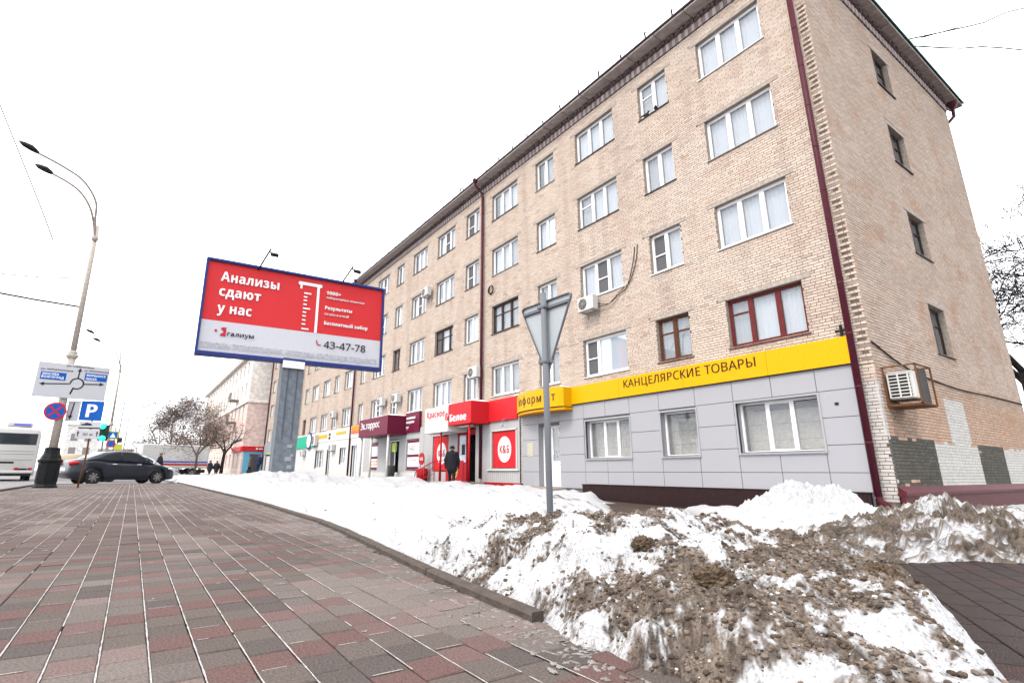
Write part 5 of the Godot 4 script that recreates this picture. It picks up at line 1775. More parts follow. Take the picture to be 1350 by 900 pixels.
func street_lamp(at: Vector3, scale_: float, label: String) -> Node3D:
	var o := Node3D.new()
	o.position = at
	put(o, "street_lamp")
	tag(o, label, "street lamp", "street lamps along the carriageway")
	var s := st(true)
	tube(s, [Vector3(0, 1.2, 0), Vector3(-0.02, 4.1, 0)], [0.115, 0.105], 12)
	tube(s, [Vector3(-0.02, 4.1, 0), Vector3(-0.10, 8.6, 0)], [0.085, 0.065], 12)
	loc("pole", s, M("pole_paint"), o)
	s = st(true)
	lathe(s, Vector3(-0.02, 3.95, 0), [Vector2(0.10, 0), Vector2(0.16, 0.08), Vector2(0.17, 0.13), Vector2(0.12, 0.17), Vector2(0.14, 0.22), Vector2(0.09, 0.28)], 14)
	lathe(s, Vector3(-0.10, 8.05, 0), [Vector2(0.075, 0), Vector2(0.10, 0.05), Vector2(0.10, 0.14), Vector2(0.06, 0.2)], 12)
	loc("collar", s, M("pole_paint"), o)
	# cast iron foot
	s = st()
	s.set_smooth_group(-1)
	lathe(s, Vector3.ZERO, [Vector2(0.0, 0.0), Vector2(0.30, 0.0), Vector2(0.30, 0.05), Vector2(0.275, 0.09), Vector2(0.26, 0.12), Vector2(0.272, 0.74), Vector2(0.31, 0.78), Vector2(0.31, 0.83), Vector2(0.26, 0.86), Vector2(0.24, 0.93), Vector2(0.20, 1.02), Vector2(0.19, 1.14), Vector2(0.20, 1.17), Vector2(0.16, 1.20), Vector2(0.0, 1.20)], 8)
	loc("cast_iron_foot", s, M("iron"), o)
	s = st()
	for k in 8:
		var a := TAU * (k + 0.5) / 8
		box(s, Vector3(cos(a) * 0.252, 0.43, sin(a) * 0.252), Vector3(0.02, 0.5, 0.13), Basis(Vector3.UP, -a))
	loc("foot_panel", s, M("iron"), o)
	# two bowed arms with lantern heads
	for q in [[[Vector3(-0.08, 8.0, 0.05), Vector3(-0.20, 8.85, 0.03), Vector3(-0.30, 9.5, 0.0), Vector3(-0.75, 10.15, -0.05), Vector3(-1.35, 10.5, -0.1), Vector3(-2.05, 10.78, -0.15)], Vector3(-2.05, 10.78, -0.15), Vector3(-2.62, 11.06, -0.18)], [[Vector3(-0.10, 8.0, -0.05), Vector3(-0.20, 8.6, -0.06), Vector3(-0.42, 9.25, -0.1), Vector3(-0.78, 9.78, -0.2), Vector3(-1.20, 10.08, -0.3), Vector3(-1.62, 10.28, -0.4)], Vector3(-1.62, 10.28, -0.4), Vector3(-2.15, 10.53, -0.5)]]:
		s = st(true)
		tube(s, arc_points(q[0], 26), 0.036, 8)
		loc("arm", s, M("arm_paint"), o)
		s = st(true)
		var a: Vector3 = q[1]; var b: Vector3 = q[2]
		var up := Vector3(0, 0.05, 0)
		tube(s, [a, a.lerp(b, 0.12) + up * 0.3, a.lerp(b, 0.4) + up * 0.5, a.lerp(b, 0.75), b], [0.035, 0.07, 0.105, 0.085, 0.02], 12)
		loc("lamp_head", s, M("iron"), o)
	return o

func sign_face(s: SurfaceTool, poly: PackedVector2Array, z: float, X: Transform3D, d := 0.003) -> void:
	prism(s, poly, d, X * Transform3D(Basis.IDENTITY, Vector3(0, 0, z)))

func thick_line(a: Vector2, b: Vector2, w: float) -> PackedVector2Array:
	var n := (b - a).normalized().orthogonal() * w * 0.5
	return PackedVector2Array([a + n, a - n, b - n, b + n])

func build_signs() -> void:
	# big direction sign on the lamp post
	var dirs := thing("direction_sign", "white roundabout direction sign with two blue name plates on the lamp post", "road sign", Vector3(-1.90, 2.7, -21.0))
	var bs := Basis(Vector3.UP, 0.103)
	var X := Transform3D(bs, Vector3(-1.862, 3.222, -20.80))
	var s := st()
	soft_box(s, X.origin + bs * Vector3(0, 0, -0.02), Vector3(1.80, 1.075, 0.035), 0.01, bs)
	obj("board", s, M("sign_white"), dirs)
	s = st()
	var prev := Vector2.ZERO
	for i in 31:
		var a := deg_to_rad(-118.0 + 298.0 * i / 30.0)
		var p := Vector2(0.12, -0.06) + Vector2(cos(a), sin(a)) * 0.165
		if i > 0: sign_face(s, thick_line(prev, p, 0.04), 0.0, X)
		prev = p
	sign_face(s, thick_line(Vector2(0.12, 0.10), Vector2(0.13, 0.34), 0.035), 0.0, X)
	sign_face(s, PackedVector2Array([Vector2(0.07, 0.33), Vector2(0.19, 0.33), Vector2(0.135, 0.44)]), 0.0, X)
	sign_face(s, thick_line(Vector2(-0.04, -0.08), Vector2(-0.68, -0.14), 0.035), 0.0, X)
	sign_face(s, PackedVector2Array([Vector2(-0.67, -0.08), Vector2(-0.67, -0.20), Vector2(-0.79, -0.145)]), 0.0, X)
	sign_face(s, thick_line(Vector2(0.28, -0.06), Vector2(0.72, -0.02), 0.035), 0.0, X)
	sign_face(s, PackedVector2Array([Vector2(0.70, 0.04), Vector2(0.70, -0.08), Vector2(0.82, -0.02)]), 0.0, X)
	sign_face(s, thick_line(Vector2(0.05, -0.20), Vector2(0.0, -0.40), 0.045), 0.0, X)
	obj("arrows", s, M("ink"), dirs)
	s = st()
	sign_face(s, rect(-0.80, 0.00, -0.18, 0.24), 0.0, X)
	sign_face(s, rect(0.28, 0.07, 0.86, 0.31), 0.0, X)
	obj("blue_plate", s, M("sign_blue"), dirs)
	for q in [["МОСКВА", -0.76, 0.14, 0.07, 0.40, "text_white"], ["ВОЛГОГРАД", -0.77, 0.025, 0.07, 0.54, "text_white"], ["МОРШАНСК", 0.32, 0.205, 0.07, 0.50, "text_white"], ["ПЕНЗА", 0.32, 0.09, 0.07, 0.28, "text_white"], ["ул. СОВЕТСКАЯ", -0.22, 0.44, 0.05, 0.68, "ink"], ["ул. МИЧУРИНСКАЯ", -0.82, 0.28, 0.045, 0.78, "ink"], ["ул. МИЧУРИНСКАЯ", 0.24, 0.345, 0.045, 0.64, "ink"]]:
		words("lettering", q[0], q[3], font_bold, M(q[5]), dirs, X * Transform3D(Basis.IDENTITY, Vector3(q[1], q[2], 0.004)), 0.003, q[4])
	# no stopping
	var ns := thing("no_stopping_sign", "round blue no-stopping sign with red cross on the lamp post", "road sign", Vector3(-2.12, 2.0, -20.9))
	X = Transform3D(Basis(Vector3.UP, 0.1), Vector3(-2.125, 2.27, -20.81))
	s = st()
	prism(s, circle(0.275, 36), 0.02, X)
	obj("rim", s, M("sign_red"), ns)
	s = st()
	prism(s, circle(0.225, 36), 0.004, X * Transform3D(Basis.IDENTITY, Vector3(0, 0, 0.021)))
	obj("disc", s, M("sign_blue"), ns)
	s = st()
	for a in [PI * 0.25, PI * 0.75]:
		var d := Vector2(cos(a), sin(a)) * 0.235
		prism(s, thick_line(-d, d, 0.05), 0.003 if a < 1.0 else 0.005, X * Transform3D(Basis.IDENTITY, Vector3(0, 0, 0.0255)))
	obj("cross", s, M("sign_red"), ns)
	# parking sign post
	var ps := thing("parking_sign", "thin sign post with a blue parking sign, arrow plate and two white plates", "road sign", Vector3(-1.18, 0, -20.7))
	s = st(true)
	tube(s, [Vector3(-1.20, -0.05, -20.84), Vector3(-1.15, 1.0, -20.92), Vector3(-1.19, 2.55, -20.97)], 0.026, 8)
	obj("post", s, M("rust"), ps)
	bs = Basis(Vector3.UP, -0.30)
	X = Transform3D(bs, Vector3(-1.235, 2.345, -20.82))
	s = st()
	soft_box(s, X * Vector3(0, 0, -0.012), Vector3(0.62, 0.62, 0.024), 0.008, bs)
	obj("parking_plate", s, M("sign_blue"), ps)
	words("parking_letter", "P", 0.40, font_bold, M("text_white"), ps, X * Transform3D(Basis.IDENTITY, Vector3(-0.14, -0.20, 0.003)), 0.004, 0.29)
	s = st()
	for q in [[-0.495, -0.03, 0.34, 0.64], [0.03, -0.45, 0.60, 0.24], [0.01, -0.73, 0.64, 0.28]]:
		s = st()
		soft_box(s, X * Vector3(q[0], q[1], -0.012), Vector3(q[2], q[3], 0.022), 0.008, bs)
		obj("white_plate", s, M("sign_white"), ps)
	s = st()
	sign_face(s, thick_line(Vector2(-0.50, 0.24), Vector2(-0.54, -0.20), 0.035), 0.0, X)
	sign_face(s, PackedVector2Array([Vector2(-0.60, -0.17), Vector2(-0.545, -0.30), Vector2(-0.48, -0.17)]), 0.0, X)
	sign_face(s, rect(-0.26, -0.555, 0.32, -0.52), 0.0, X)
	sign_face(s, PackedVector2Array([Vector2(-0.20, -0.46), Vector2(0.10, -0.46), Vector2(0.06, -0.40), Vector2(-0.06, -0.375), Vector2(-0.14, -0.41), Vector2(-0.22, -0.43)]), 0.0, X)
	for x in [-0.24, 0.27]:
		sign_face(s, rect(x - 0.012, -0.80, x + 0.012, -0.70), 0.0, X)
		sign_face(s, PackedVector2Array([Vector2(x - 0.035, -0.71), Vector2(x + 0.035, -0.71), Vector2(x, -0.63)]), 0.0, X)
	obj("symbols", s, M("ink"), ps)
	words("lettering", "30 м", 0.09, font_reg, M("ink"), ps, X * Transform3D(Basis.IDENTITY, Vector3(-0.12, -0.78, 0.003)), 0.003, 0.27)
	# give-way sign seen from behind
	var gw := thing("give_way_sign", "back of a triangular grey give-way sign on a galvanised post in the snow", "road sign", Vector3(3.03, 0.0, -3.58))
	s = st(true)
	tube(s, [Vector3(3.005, -0.25, -3.53), Vector3(3.005, 2.155, -3.56)], 0.028, 14)
	obj("post", s, M("galv_pole"), gw)
	var e := Vector3(0.065, 0, 0.998).normalized()
	X = Transform3D(Basis(e, Vector3.UP, e.cross(Vector3.UP)), Vector3(3.052, 1.85, -3.572))
	var tri_p := PackedVector2Array()
	var hh := 0.72
	var corners := [Vector2(-0.35, hh / 3.0), Vector2(0.35, hh / 3.0), Vector2(0.0, -hh * 2.0 / 3.0)]
	for i in 3:
		var p: Vector2 = corners[i]; var a: Vector2 = corners[(i + 2) % 3]; var b: Vector2 = corners[(i + 1) % 3]
		var r := 0.06
		var pa := p + (a - p).normalized() * r; var pb := p + (b - p).normalized() * r
		for k in 6:
			var t := k / 5.0
			tri_p.append(pa.lerp(p, t).lerp(p.lerp(pb, t), t))
	s = st()
	prism(s, tri_p, 0.002, X)
	obj("plate", s, M("sign_back"), gw)
	# folded rim and stiffening rails on the back
	s = st()
	for i in tri_p.size():
		var p := tri_p[i]; var q := tri_p[(i + 1) % tri_p.size()]
		var pin := p * 0.965; var qin := q * 0.965
		quad(s, X * Vector3(p.x, p.y, 0.0), X * Vector3(q.x, q.y, 0.0), X * Vector3(q.x, q.y, 0.022), X * Vector3(p.x, p.y, 0.022))
		quad(s, X * Vector3(p.x, p.y, 0.022), X * Vector3(q.x, q.y, 0.022), X * Vector3(qin.x, qin.y, 0.022), X * Vector3(pin.x, pin.y, 0.022))
	obj("rim", s, M("galv_pole"), gw)
	s = st()
	for q in [[0.165, 0.60], [-0.355, 0.15]]:
		s = st()
		soft_box(s, X * Vector3(0, q[0], 0.014), Vector3(q[1], 0.035, 0.024), 0.006, X.basis)
		obj("back_rail", s, M("galv_pole"), gw)
		s = st()
		soft_box(s, X * Vector3(0, q[0], 0.045), Vector3(0.10, 0.03, 0.07), 0.005, X.basis)
		obj("clamp", s, M("galv_pole"), gw)
	s = st()
	var inner := PackedVector2Array()
	for p in tri_p: inner.append(p * 0.72)
	prism(s, tri_p, 0.001, X * Transform3D(Basis.IDENTITY, Vector3(0, 0, -0.002)))
	obj("red_face", s, M("sign_red"), gw)
	s = st()
	prism(s, inner, 0.001, X * Transform3D(Basis.IDENTITY, Vector3(0, 0, -0.0045)))
	obj("white_face", s, M("text_white"), gw)
	# far street furniture: traffic lights, crossing sign, thin posts
	var tl := thing("traffic_light", "two green traffic light heads on a slim post beyond the dark car", "traffic light", Vector3(-1.42, -0.12, -38))
	s = st(true)
	tube(s, [Vector3(-1.40, -0.1, -38), Vector3(-1.46, 3.2, -38)], 0.05, 8)
	obj("post", s, M("galv_pole"), tl)
	for q in [Vector3(-1.60, 2.62, -37.9), Vector3(-1.36, 2.62, -37.9)]:
		s = st()
		soft_box(s, q, Vector3(0.22, 0.9, 0.2), 0.03)
		obj("head", s, M("black"), tl)
	for q in [Vector3(-1.57, 2.99, -37.76), Vector3(-1.50, 2.30, -37.76)]:
		s = st(true)
		tube(s, [q, q + Vector3(0, 0, 0.05)], 0.155, 16)
		var gm := mat(Color(0.05, 0.5, 0.4), 0.4)
		gm.emission_enabled = true
		gm.emission = Color(0.05, 0.85, 0.62)
		gm.emission_energy_multiplier = 1.0
		obj("green_lamp", s, gm, tl)
		var li := OmniLight3D.new()
		li.light_color = Color(0.1, 1.0, 0.75)
		li.light_energy = 0.15
		li.light_size = 0.1
		li.omni_range = 8.0
		li.omni_attenuation = 2.0
		li.shadow_enabled = true
		li.position = q + Vector3(0, 0, 0.12) - origin_of(tl)
		tl.add_child(li)
	var cs := thing("crossing_sign", "post with a square blue crossing sign on yellow, a round sign and small plates", "road sign", Vector3(-0.85, -0.12, -38))
	s = st(true)
	tube(s, [Vector3(-0.80, -0.1, -38), Vector3(-0.95, 3.0, -38)], 0.04, 8)
	obj("post", s, M("galv_pole"), cs)
	s = st()
	soft_box(s, Vector3(-1.02, 2.51, -37.93), Vector3(0.56, 0.50, 0.03), 0.01)
	soft_box(s, Vector3(-0.67, 1.85, -37.93), Vector3(0.42, 0.36, 0.03), 0.01)
	obj("yellow_plate", s, mat(Color(0.40, 0.34, 0.05), 0.5), cs)
	s = st()
	bx2(s, Vector3(-1.23, 2.33, -37.91), Vector3(-0.81, 2.69, -37.90))
	obj("blue_square", s, M("sign_blue"), cs)
	s = st()
	prism(s, PackedVector2Array([Vector2(-1.16, 2.37), Vector2(-0.88, 2.37), Vector2(-1.02, 2.64)]), 0.004, Transform3D(Basis.IDENTITY, Vector3(0, 0, -37.899)))
	obj("white_triangle", s, M("text_white"), cs)
	s = st()
	prism(s, circle(0.23, 24), 0.02, Transform3D(Basis.IDENTITY, Vector3(-1.03, 2.02, -37.93)))
	obj("red_ring", s, M("sign_red"), cs)
	s = st()
	prism(s, circle(0.16, 24), 0.004, Transform3D(Basis.IDENTITY, Vector3(-1.03, 2.02, -37.909)))
	obj("blue_disc", s, M("sign_blue"), cs)
	s = st()
	soft_box(s, Vector3(-0.66, 2.24, -37.93), Vector3(0.26, 0.30, 0.03), 0.01)
	obj("dark_plate", s, M("ink"), cs)
	for q in [[-1.05, -55.0, 6.2], [-0.6, -62.0, 5.4]]:
		var pp := thing("utility_pole", "thin pale pole %s beyond the crossing sign" % ("standing nearer" if q[1] > -60 else "standing farther"), "pole", Vector3(q[0], -0.12, q[1]))
		s = st(true)
		tube(s, [Vector3(0, 0, 0), Vector3(-0.05, q[2], 0)], [0.07, 0.05], 8)
		lathe(s, Vector3(-0.05, q[2], 0), [Vector2(0.05, 0.0), Vector2(0.09, 0.05), Vector2(0.03, 0.16), Vector2(0.0, 0.17)], 8)
		loc("pole", s, M("galv"), pp)

# ---------------------------------------------------------------- vehicles
func loft(s: SurfaceTool, rings: Array, close_ends := true) -> void:
	var n: int = rings[0].size()
	for i in rings.size() - 1:
		for k in n:
			var k2 := (k + 1) % n
			quad(s, rings[i][k], rings[i][k2], rings[i + 1][k2], rings[i + 1][k])
	if close_ends:
		for e in [0, rings.size() - 1]:
			var c := Vector3.ZERO
			for p in rings[e]: c += p
			c /= n
			for k in n:
				if e == 0: tri(s, c, rings[e][(k + 1) % n], rings[e][k])
				else: tri(s, c, rings[e][k], rings[e][(k + 1) % n])

func lerp_table(t: Array, x: float) -> float:
	for i in t.size() - 1:
		if x <= t[i + 1][0]:
			var u: float = clampf((x - t[i][0]) / (t[i + 1][0] - t[i][0]), 0, 1)
			u = u * u * (3.0 - 2.0 * u) if t[i].size() > 2 else u
			return lerpf(t[i][1], t[i + 1][1], u)
	return t[t.size() - 1][1]

func wheel(o: Node3D, at: Vector3, r: float, w: float) -> void:   # axle along local z
	var h := Node3D.new()
	h.position = at
	put(h, "wheel", o)
	var s := st(true)
	var prof := [Vector2(r * 0.62, -w * 0.5), Vector2(r * 0.94, -w * 0.5), Vector2(r, -w * 0.36), Vector2(r, w * 0.36), Vector2(r * 0.94, w * 0.5), Vector2(r * 0.62, w * 0.5)]
	var tmp := st(true)
	lathe(tmp, Vector3.ZERO, prof, 24)
	tmp.generate_normals()
	mi("tyre", tmp.commit(), M("tyre"), h, Transform3D(Basis(Vector3(1, 0, 0), PI / 2), Vector3.ZERO))
	s = st(true)
	tube(s, [Vector3(0, 0, -w * 0.42), Vector3(0, 0, w * 0.42)], r * 0.63, 24)
	loc("hub", s, M("ac_dark"), h)
	s = st()
	for sd in [-1.0, 1.0]:
		for k in 7:
			var a := TAU * k / 7
			box(s, Vector3(cos(a) * r * 0.34, sin(a) * r * 0.34, sd * w * 0.45), Vector3(r * 0.56, r * 0.16, 0.02), Basis(Vector3(0, 0, 1), a))
		tube(s, [Vector3(0, 0, sd * w * 0.40), Vector3(0, 0, sd * w * 0.47)], r * 0.16, 12)
	loc("rim", s, M("rim"), h)

# a saloon, nose towards +x, its side towards +z; origin on the ground at the middle
func saloon(paint: Material, label: String, at: Vector3, turn: float) -> Node3D:
	var o := Node3D.new()
	o.position = at
	o.rotation.y = turn
	o.scale = Vector3(1.0, 1.06, 1.0)
	put(o, "parked_car")
	tag(o, label, "car", "cars at the junction")
	var top := [[-2.30, 0.62], [-2.26, 0.86], [-2.10, 1.02], [-1.75, 1.075], [-1.25, 1.06], [-0.5, 1.01], [0.45, 0.965], [0.95, 0.935], [1.5, 0.86], [1.95, 0.74], [2.20, 0.60], [2.28, 0.45]]
	var bottom := [[-2.30, 0.38], [-2.1, 0.26], [-1.7, 0.22], [1.8, 0.20], [2.1, 0.21], [2.28, 0.28]]
	var half := [[-2.30, 0.62], [-2.15, 0.80], [-1.7, 0.875], [0.0, 0.885], [1.4, 0.87], [1.9, 0.78], [2.15, 0.62], [2.28, 0.42]]
	var rings := []
	for i in 61:
		var x := lerpf(-2.30, 2.28, i / 60.0)
		var t := lerp_table(top, x); var b := lerp_table(bottom, x); var w := lerp_table(half, x)
		# wheel arches lift the lower edge
		for ax in [-1.37, 1.33]:
			var d: float = absf(x - ax)
			if d < 0.37: b = maxf(b, 0.33 + sqrt(0.37 * 0.37 - d * d) - 0.005)
		b = minf(b, t - 0.1)
		var ring := []
		for q in [[-0.90, 0.0], [-0.985, 0.10], [-1.0, 0.38], [-0.985, 0.66], [-0.93, 0.90], [-0.72, 1.0], [0.0, 1.02], [0.72, 1.0], [0.93, 0.90], [0.985, 0.66], [1.0, 0.38], [0.985, 0.10], [0.90, 0.0]]:
			ring.append(Vector3(x, lerpf(b, t, q[1]), q[0] * w))
		rings.append(ring)
	var s := st(true)
	loft(s, rings)
	loc("body", s, paint, o)
	# cabin
	var roof := [[-1.72, 1.06], [-1.35, 1.24], [-0.95, 1.385], [-0.45, 1.455], [0.0, 1.455], [0.30, 1.41], [0.75, 1.20], [1.12, 0.93]]
	rings = []
	for i in 31:
		var x := lerpf(-1.72, 1.12, i / 30.0)
		var t := lerp_table(roof, x)
		var base := minf(lerp_table(top, x) - 0.04, t - 0.01)
		var ring := []
		var hgt := (t - 0.95) / 0.5
		for q in [[-0.845, 0.0], [-0.80, 0.45], [-0.725, 0.86], [-0.62, 0.97], [0.0, 1.0], [0.62, 0.97], [0.725, 0.86], [0.80, 0.45], [0.845, 0.0]]:
			ring.append(Vector3(x, lerpf(base, t, q[1]), q[0] * lerpf(1.0, 1.0, hgt)))
		rings.append(ring)
	s = st(true)
	loft(s, rings)
	loc("cabin", s, paint, o)
	# glass: side panes, screens
	for sd in [-1.0, 1.0]:
		for q in [[[-1.28, 1.085], [-0.95, 1.27], [-0.62, 1.355], [-0.40, 1.375], [-0.40, 1.04], [-1.10, 1.06]], [[-0.32, 1.378], [0.02, 1.375], [0.30, 1.33], [0.62, 1.16], [0.88, 0.985], [-0.32, 1.035]]]:
			s = st()
			var pts := []
			for p in q:
				var hz := clampf((p[1] - 1.0) / 0.455, 0, 1)
				pts.append(Vector3(p[0], p[1], sd * (lerpf(0.845, 0.735, hz) + 0.012)))
			for k in range(1, pts.size() - 1): tri(s, pts[0], pts[k], pts[k + 1])
			loc("side_pane", s, M("car_glass"), o)
	s = st()
	quad(s, Vector3(1.02, 1.0, -0.70), Vector3(1.02, 1.0, 0.70), Vector3(0.36, 1.402, 0.58), Vector3(0.36, 1.402, -0.58))
	quad(s, Vector3(-1.60, 1.135, 0.66), Vector3(-1.60, 1.135, -0.66), Vector3(-0.95, 1.402, -0.56), Vector3(-0.95, 1.402, 0.56))
	loc("windscreen", s, M("car_glass"), o)
	for sd in [-1.0, 1.0]:
		s = st(true)
		tube(s, [Vector3(-1.98, 0.90, sd * 0.835), Vector3(-2.16, 0.90, sd * 0.77), Vector3(-2.27, 0.87, sd * 0.62)], [0.03, 0.085, 0.09], 8)
		loc("tail_light", s, M("tail_red"), o)
		s = st(true)
		tube(s, [Vector3(1.80, 0.70, sd * 0.80), Vector3(2.05, 0.66, sd * 0.70), Vector3(2.20, 0.60, sd * 0.52)], [0.02, 0.07, 0.06], 8)
		loc("headlight", s, M("chrome"), o)
		s = st(true)
		tube(s, [Vector3(0.72, 1.0, sd * 0.86), Vector3(0.70, 1.02, sd * 1.02)], [0.05, 0.085], 8)
		loc("mirror", s, paint, o)
		for x in [-0.62, 0.42]:
			s = st()
			soft_box(s, Vector3(x, 0.86, sd * 0.888), Vector3(0.20, 0.028, 0.03), 0.008)
			loc("door_handle", s, M("chrome"), o)
		s = st()
		for x in [-1.02, -0.36, 0.78]: box(s, Vector3(x, 0.64, sd * 0.886), Vector3(0.008, 0.62, 0.008))
		box(s, Vector3(0.0, 0.24, sd * 0.86), Vector3(2.0, 0.05, 0.06))
		loc("door_seam", s, M("black"), o)
		wheel(o, Vector3(-1.37, 0.315, sd * 0.76), 0.315, 0.20)
		wheel(o, Vector3(1.33, 0.315, sd * 0.76), 0.315, 0.20)
	s = st()
	soft_box(s, Vector3(-2.30, 0.64, 0), Vector3(0.03, 0.12, 0.52), 0.006)
	loc("number_plate", s, M("text_white"), o)
	return o

func build_vehicles() -> void:
	saloon(M("car_blue"), "dark blue saloon standing across the junction beyond the lamp post", Vector3(-0.28, -0.12, -31.45), 0.38)
	saloon(M("car_silver"), "silver saloon mostly hidden behind the dark blue one", Vector3(0.35, -0.12, -38.5), 0.25)
	# bus seen from behind: nose towards -z
	var o := Node3D.new()
	o.position = Vector3(-5.85, -0.12, -41.7)
	o.rotation.y = 0.16
	put(o, "bus")
	tag(o, "white bus seen from behind at the left edge of the road", "bus")
	var s := st(true)
	var rings := []
	for q in [[0.0, 0.93, 0.40, 2.95], [-0.04, 0.985, 0.34, 3.06], [-0.25, 1.0, 0.30, 3.12], [-9.0, 1.0, 0.30, 3.12], [-9.3, 0.95, 0.34, 3.0]]:
		var ring := []
		var w: float = 1.24 * q[1]
		for p in [[-0.96, 0.0], [-1.0, 0.04], [-1.0, 0.45], [-0.985, 0.80], [-0.93, 0.94], [-0.80, 0.985], [0.0, 1.0], [0.80, 0.985], [0.93, 0.94], [0.985, 0.80], [1.0, 0.45], [1.0, 0.04], [0.96, 0.0]]:
			ring.append(Vector3(p[0] * w, lerpf(q[2], q[3], p[1]), q[0]))
		rings.append(ring)
	loft(s, rings)
	loc("body", s, M("bus_white"), o)
	s = st()
	soft_box(s, Vector3(0, 2.42, 0.0), Vector3(2.10, 0.66, 0.05), 0.02)
	loc("rear_window", s, M("car_glass"), o)
	s = st()
	for sd in [-1.0, 1.0]: soft_box(s, Vector3(sd * 1.235, 2.35, -4.6), Vector3(0.02, 0.8, 7.6), 0.008)
	loc("side_window", s, M("car_glass"), o)
	s = st()
	for y in [1.72, 1.55, 1.22]: soft_box(s, Vector3(0, y, 0.008), Vector3(2.1, 0.022, 0.03), 0.006)
	loc("panel_rib", s, M("sill"), o)
	s = st()
	soft_box(s, Vector3(-0.1, 1.06, 0.018), Vector3(0.62, 0.10, 0.03), 0.008)
	soft_box(s, Vector3(0.62, 0.68, 0.025), Vector3(0.50, 0.09, 0.04), 0.008)
	soft_box(s, Vector3(0, 0.36, -0.05), Vector3(2.2, 0.14, 0.2), 0.02)
	loc("dark_trim", s, M("black"), o)
	for x in [-0.72, 0.38, 1.0]:
		s = st()
		soft_box(s, Vector3(x, 0.70, 0.03), Vector3(0.20, 0.13, 0.05), 0.02)
		loc("tail_light", s, M("tail_red"), o)
	s = st()
	soft_box(s, Vector3(0, 0.52, 0.03), Vector3(2.30, 0.16, 0.12), 0.03)
	loc("bumper", s, M("bus_white"), o)
	s = st()
	soft_box(s, Vector3(0.15, 3.30, -1.2), Vector3(1.2, 0.26, 1.0), 0.04)
	loc("roof_hatch", s, M("bus_white"), o)
	s = st()
	soft_box(s, Vector3(0.25, 3.30, -0.66), Vector3(0.8, 0.12, 0.03), 0.01)
	loc("roof_lettering_bar", s, mat(Color(0.10, 0.12, 0.42), 0.5), o)
	for z in [-2.3, -7.2]:
		for sd in [-1.0, 1.0]:
			var h := Node3D.new()
			h.position = Vector3(sd * 1.05, 0.46, z); h.rotation.y = PI / 2
			put(h, "wheel", o)
			s = st(true)
			tube(s, [Vector3(0, 0, -0.13), Vector3(0, 0, 0.13)], 0.46, 20)
			loc("tyre", s, M("tyre"), h)
			s = st(true)
			tube(s, [Vector3(0, 0, -0.14), Vector3(0, 0, 0.14)], 0.25, 16)
			loc("rim", s, M("rim"), h)
	# white delivery lorry with a stripe
	o = Node3D.new()
	o.position = Vector3(2.2, -0.12, -48.5)
	o.rotation.y = 0.15
	put(o, "lorry")
	tag(o, "white box lorry with a blue and red stripe behind the small bare tree", "lorry")
	s = st()
	soft_box(s, Vector3(0.6, 1.72, 0), Vector3(4.6, 1.75, 2.2), 0.06)
	loc("box", s, M("bus_white"), o)
	s = st()
	soft_box(s, Vector3(0.6, 1.30, 1.105), Vector3(4.5, 0.13, 0.02), 0.006)
	loc("blue_stripe", s, mat(Color(0.05, 0.07, 0.30), 0.5), o)
	s = st()
	soft_box(s, Vector3(0.6, 1.10, 1.105), Vector3(4.5, 0.13, 0.02), 0.006)
	loc("red_stripe", s, M("tail_red"), o)
	s = st()
	soft_box(s, Vector3(-2.6, 1.15, 0), Vector3(1.6, 1.5, 2.0), 0.15)
	loc("cab", s, M("tail_red"), o)
	s = st()
	soft_box(s, Vector3(-2.75, 1.5, 1.0), Vector3(0.8, 0.55, 0.03), 0.01)
	loc("cab_window", s, M("car_glass"), o)
	s = st()
	soft_box(s, Vector3(0.2, 0.62, 0), Vector3(5.4, 0.25, 1.0), 0.02)
	loc("chassis", s, M("black"), o)
	for x in [-2.4, 1.9]:
		for sd in [-1.0, 1.0]: wheel(o, Vector3(x, 0.42, sd * 0.9), 0.42, 0.26)
	# dark car nose and pale buses farther off between the lamp foot and the saloon
	o = Node3D.new()
	o.position = Vector3(-3.6, -0.12, -62.0)
	o.rotation.y = 1.2
	put(o, "van")
	tag(o, "pale van far down the road above the boot of the dark saloon", "van")
	s = st(true)
	rings = []
	for q in [[-2.4, 0.94, 0.5, 1.9], [-2.3, 1.0, 0.4, 2.05], [1.0, 1.0, 0.4, 2.05], [1.6, 0.97, 0.4, 1.45], [2.3, 0.9, 0.45, 1.2]]:
		var ring := []
		for p in [[-1.0, 0.0], [-1.0, 0.6], [-0.9, 0.95], [0.0, 1.0], [0.9, 0.95], [1.0, 0.6], [1.0, 0.0]]: ring.append(Vector3(q[0], lerpf(q[2], q[3], p[1]), p[0] * 0.95 * q[1]))
		rings.append(ring)
	loft(s, rings)
	loc("body", s, grained(Color(0.35, 0.29, 0.21), 0.5, 2.0), o)
	for sd in [-1.0, 1.0]:
		s = st()
		soft_box(s, Vector3(-0.4, 1.62, sd * 0.93), Vector3(3.0, 0.5, 0.03), 0.01)
		loc("window", s, M("car_glass"), o)
		for x in [-1.5, 1.5]: wheel(o, Vector3(x, 0.35, sd * 0.8), 0.35, 0.2)

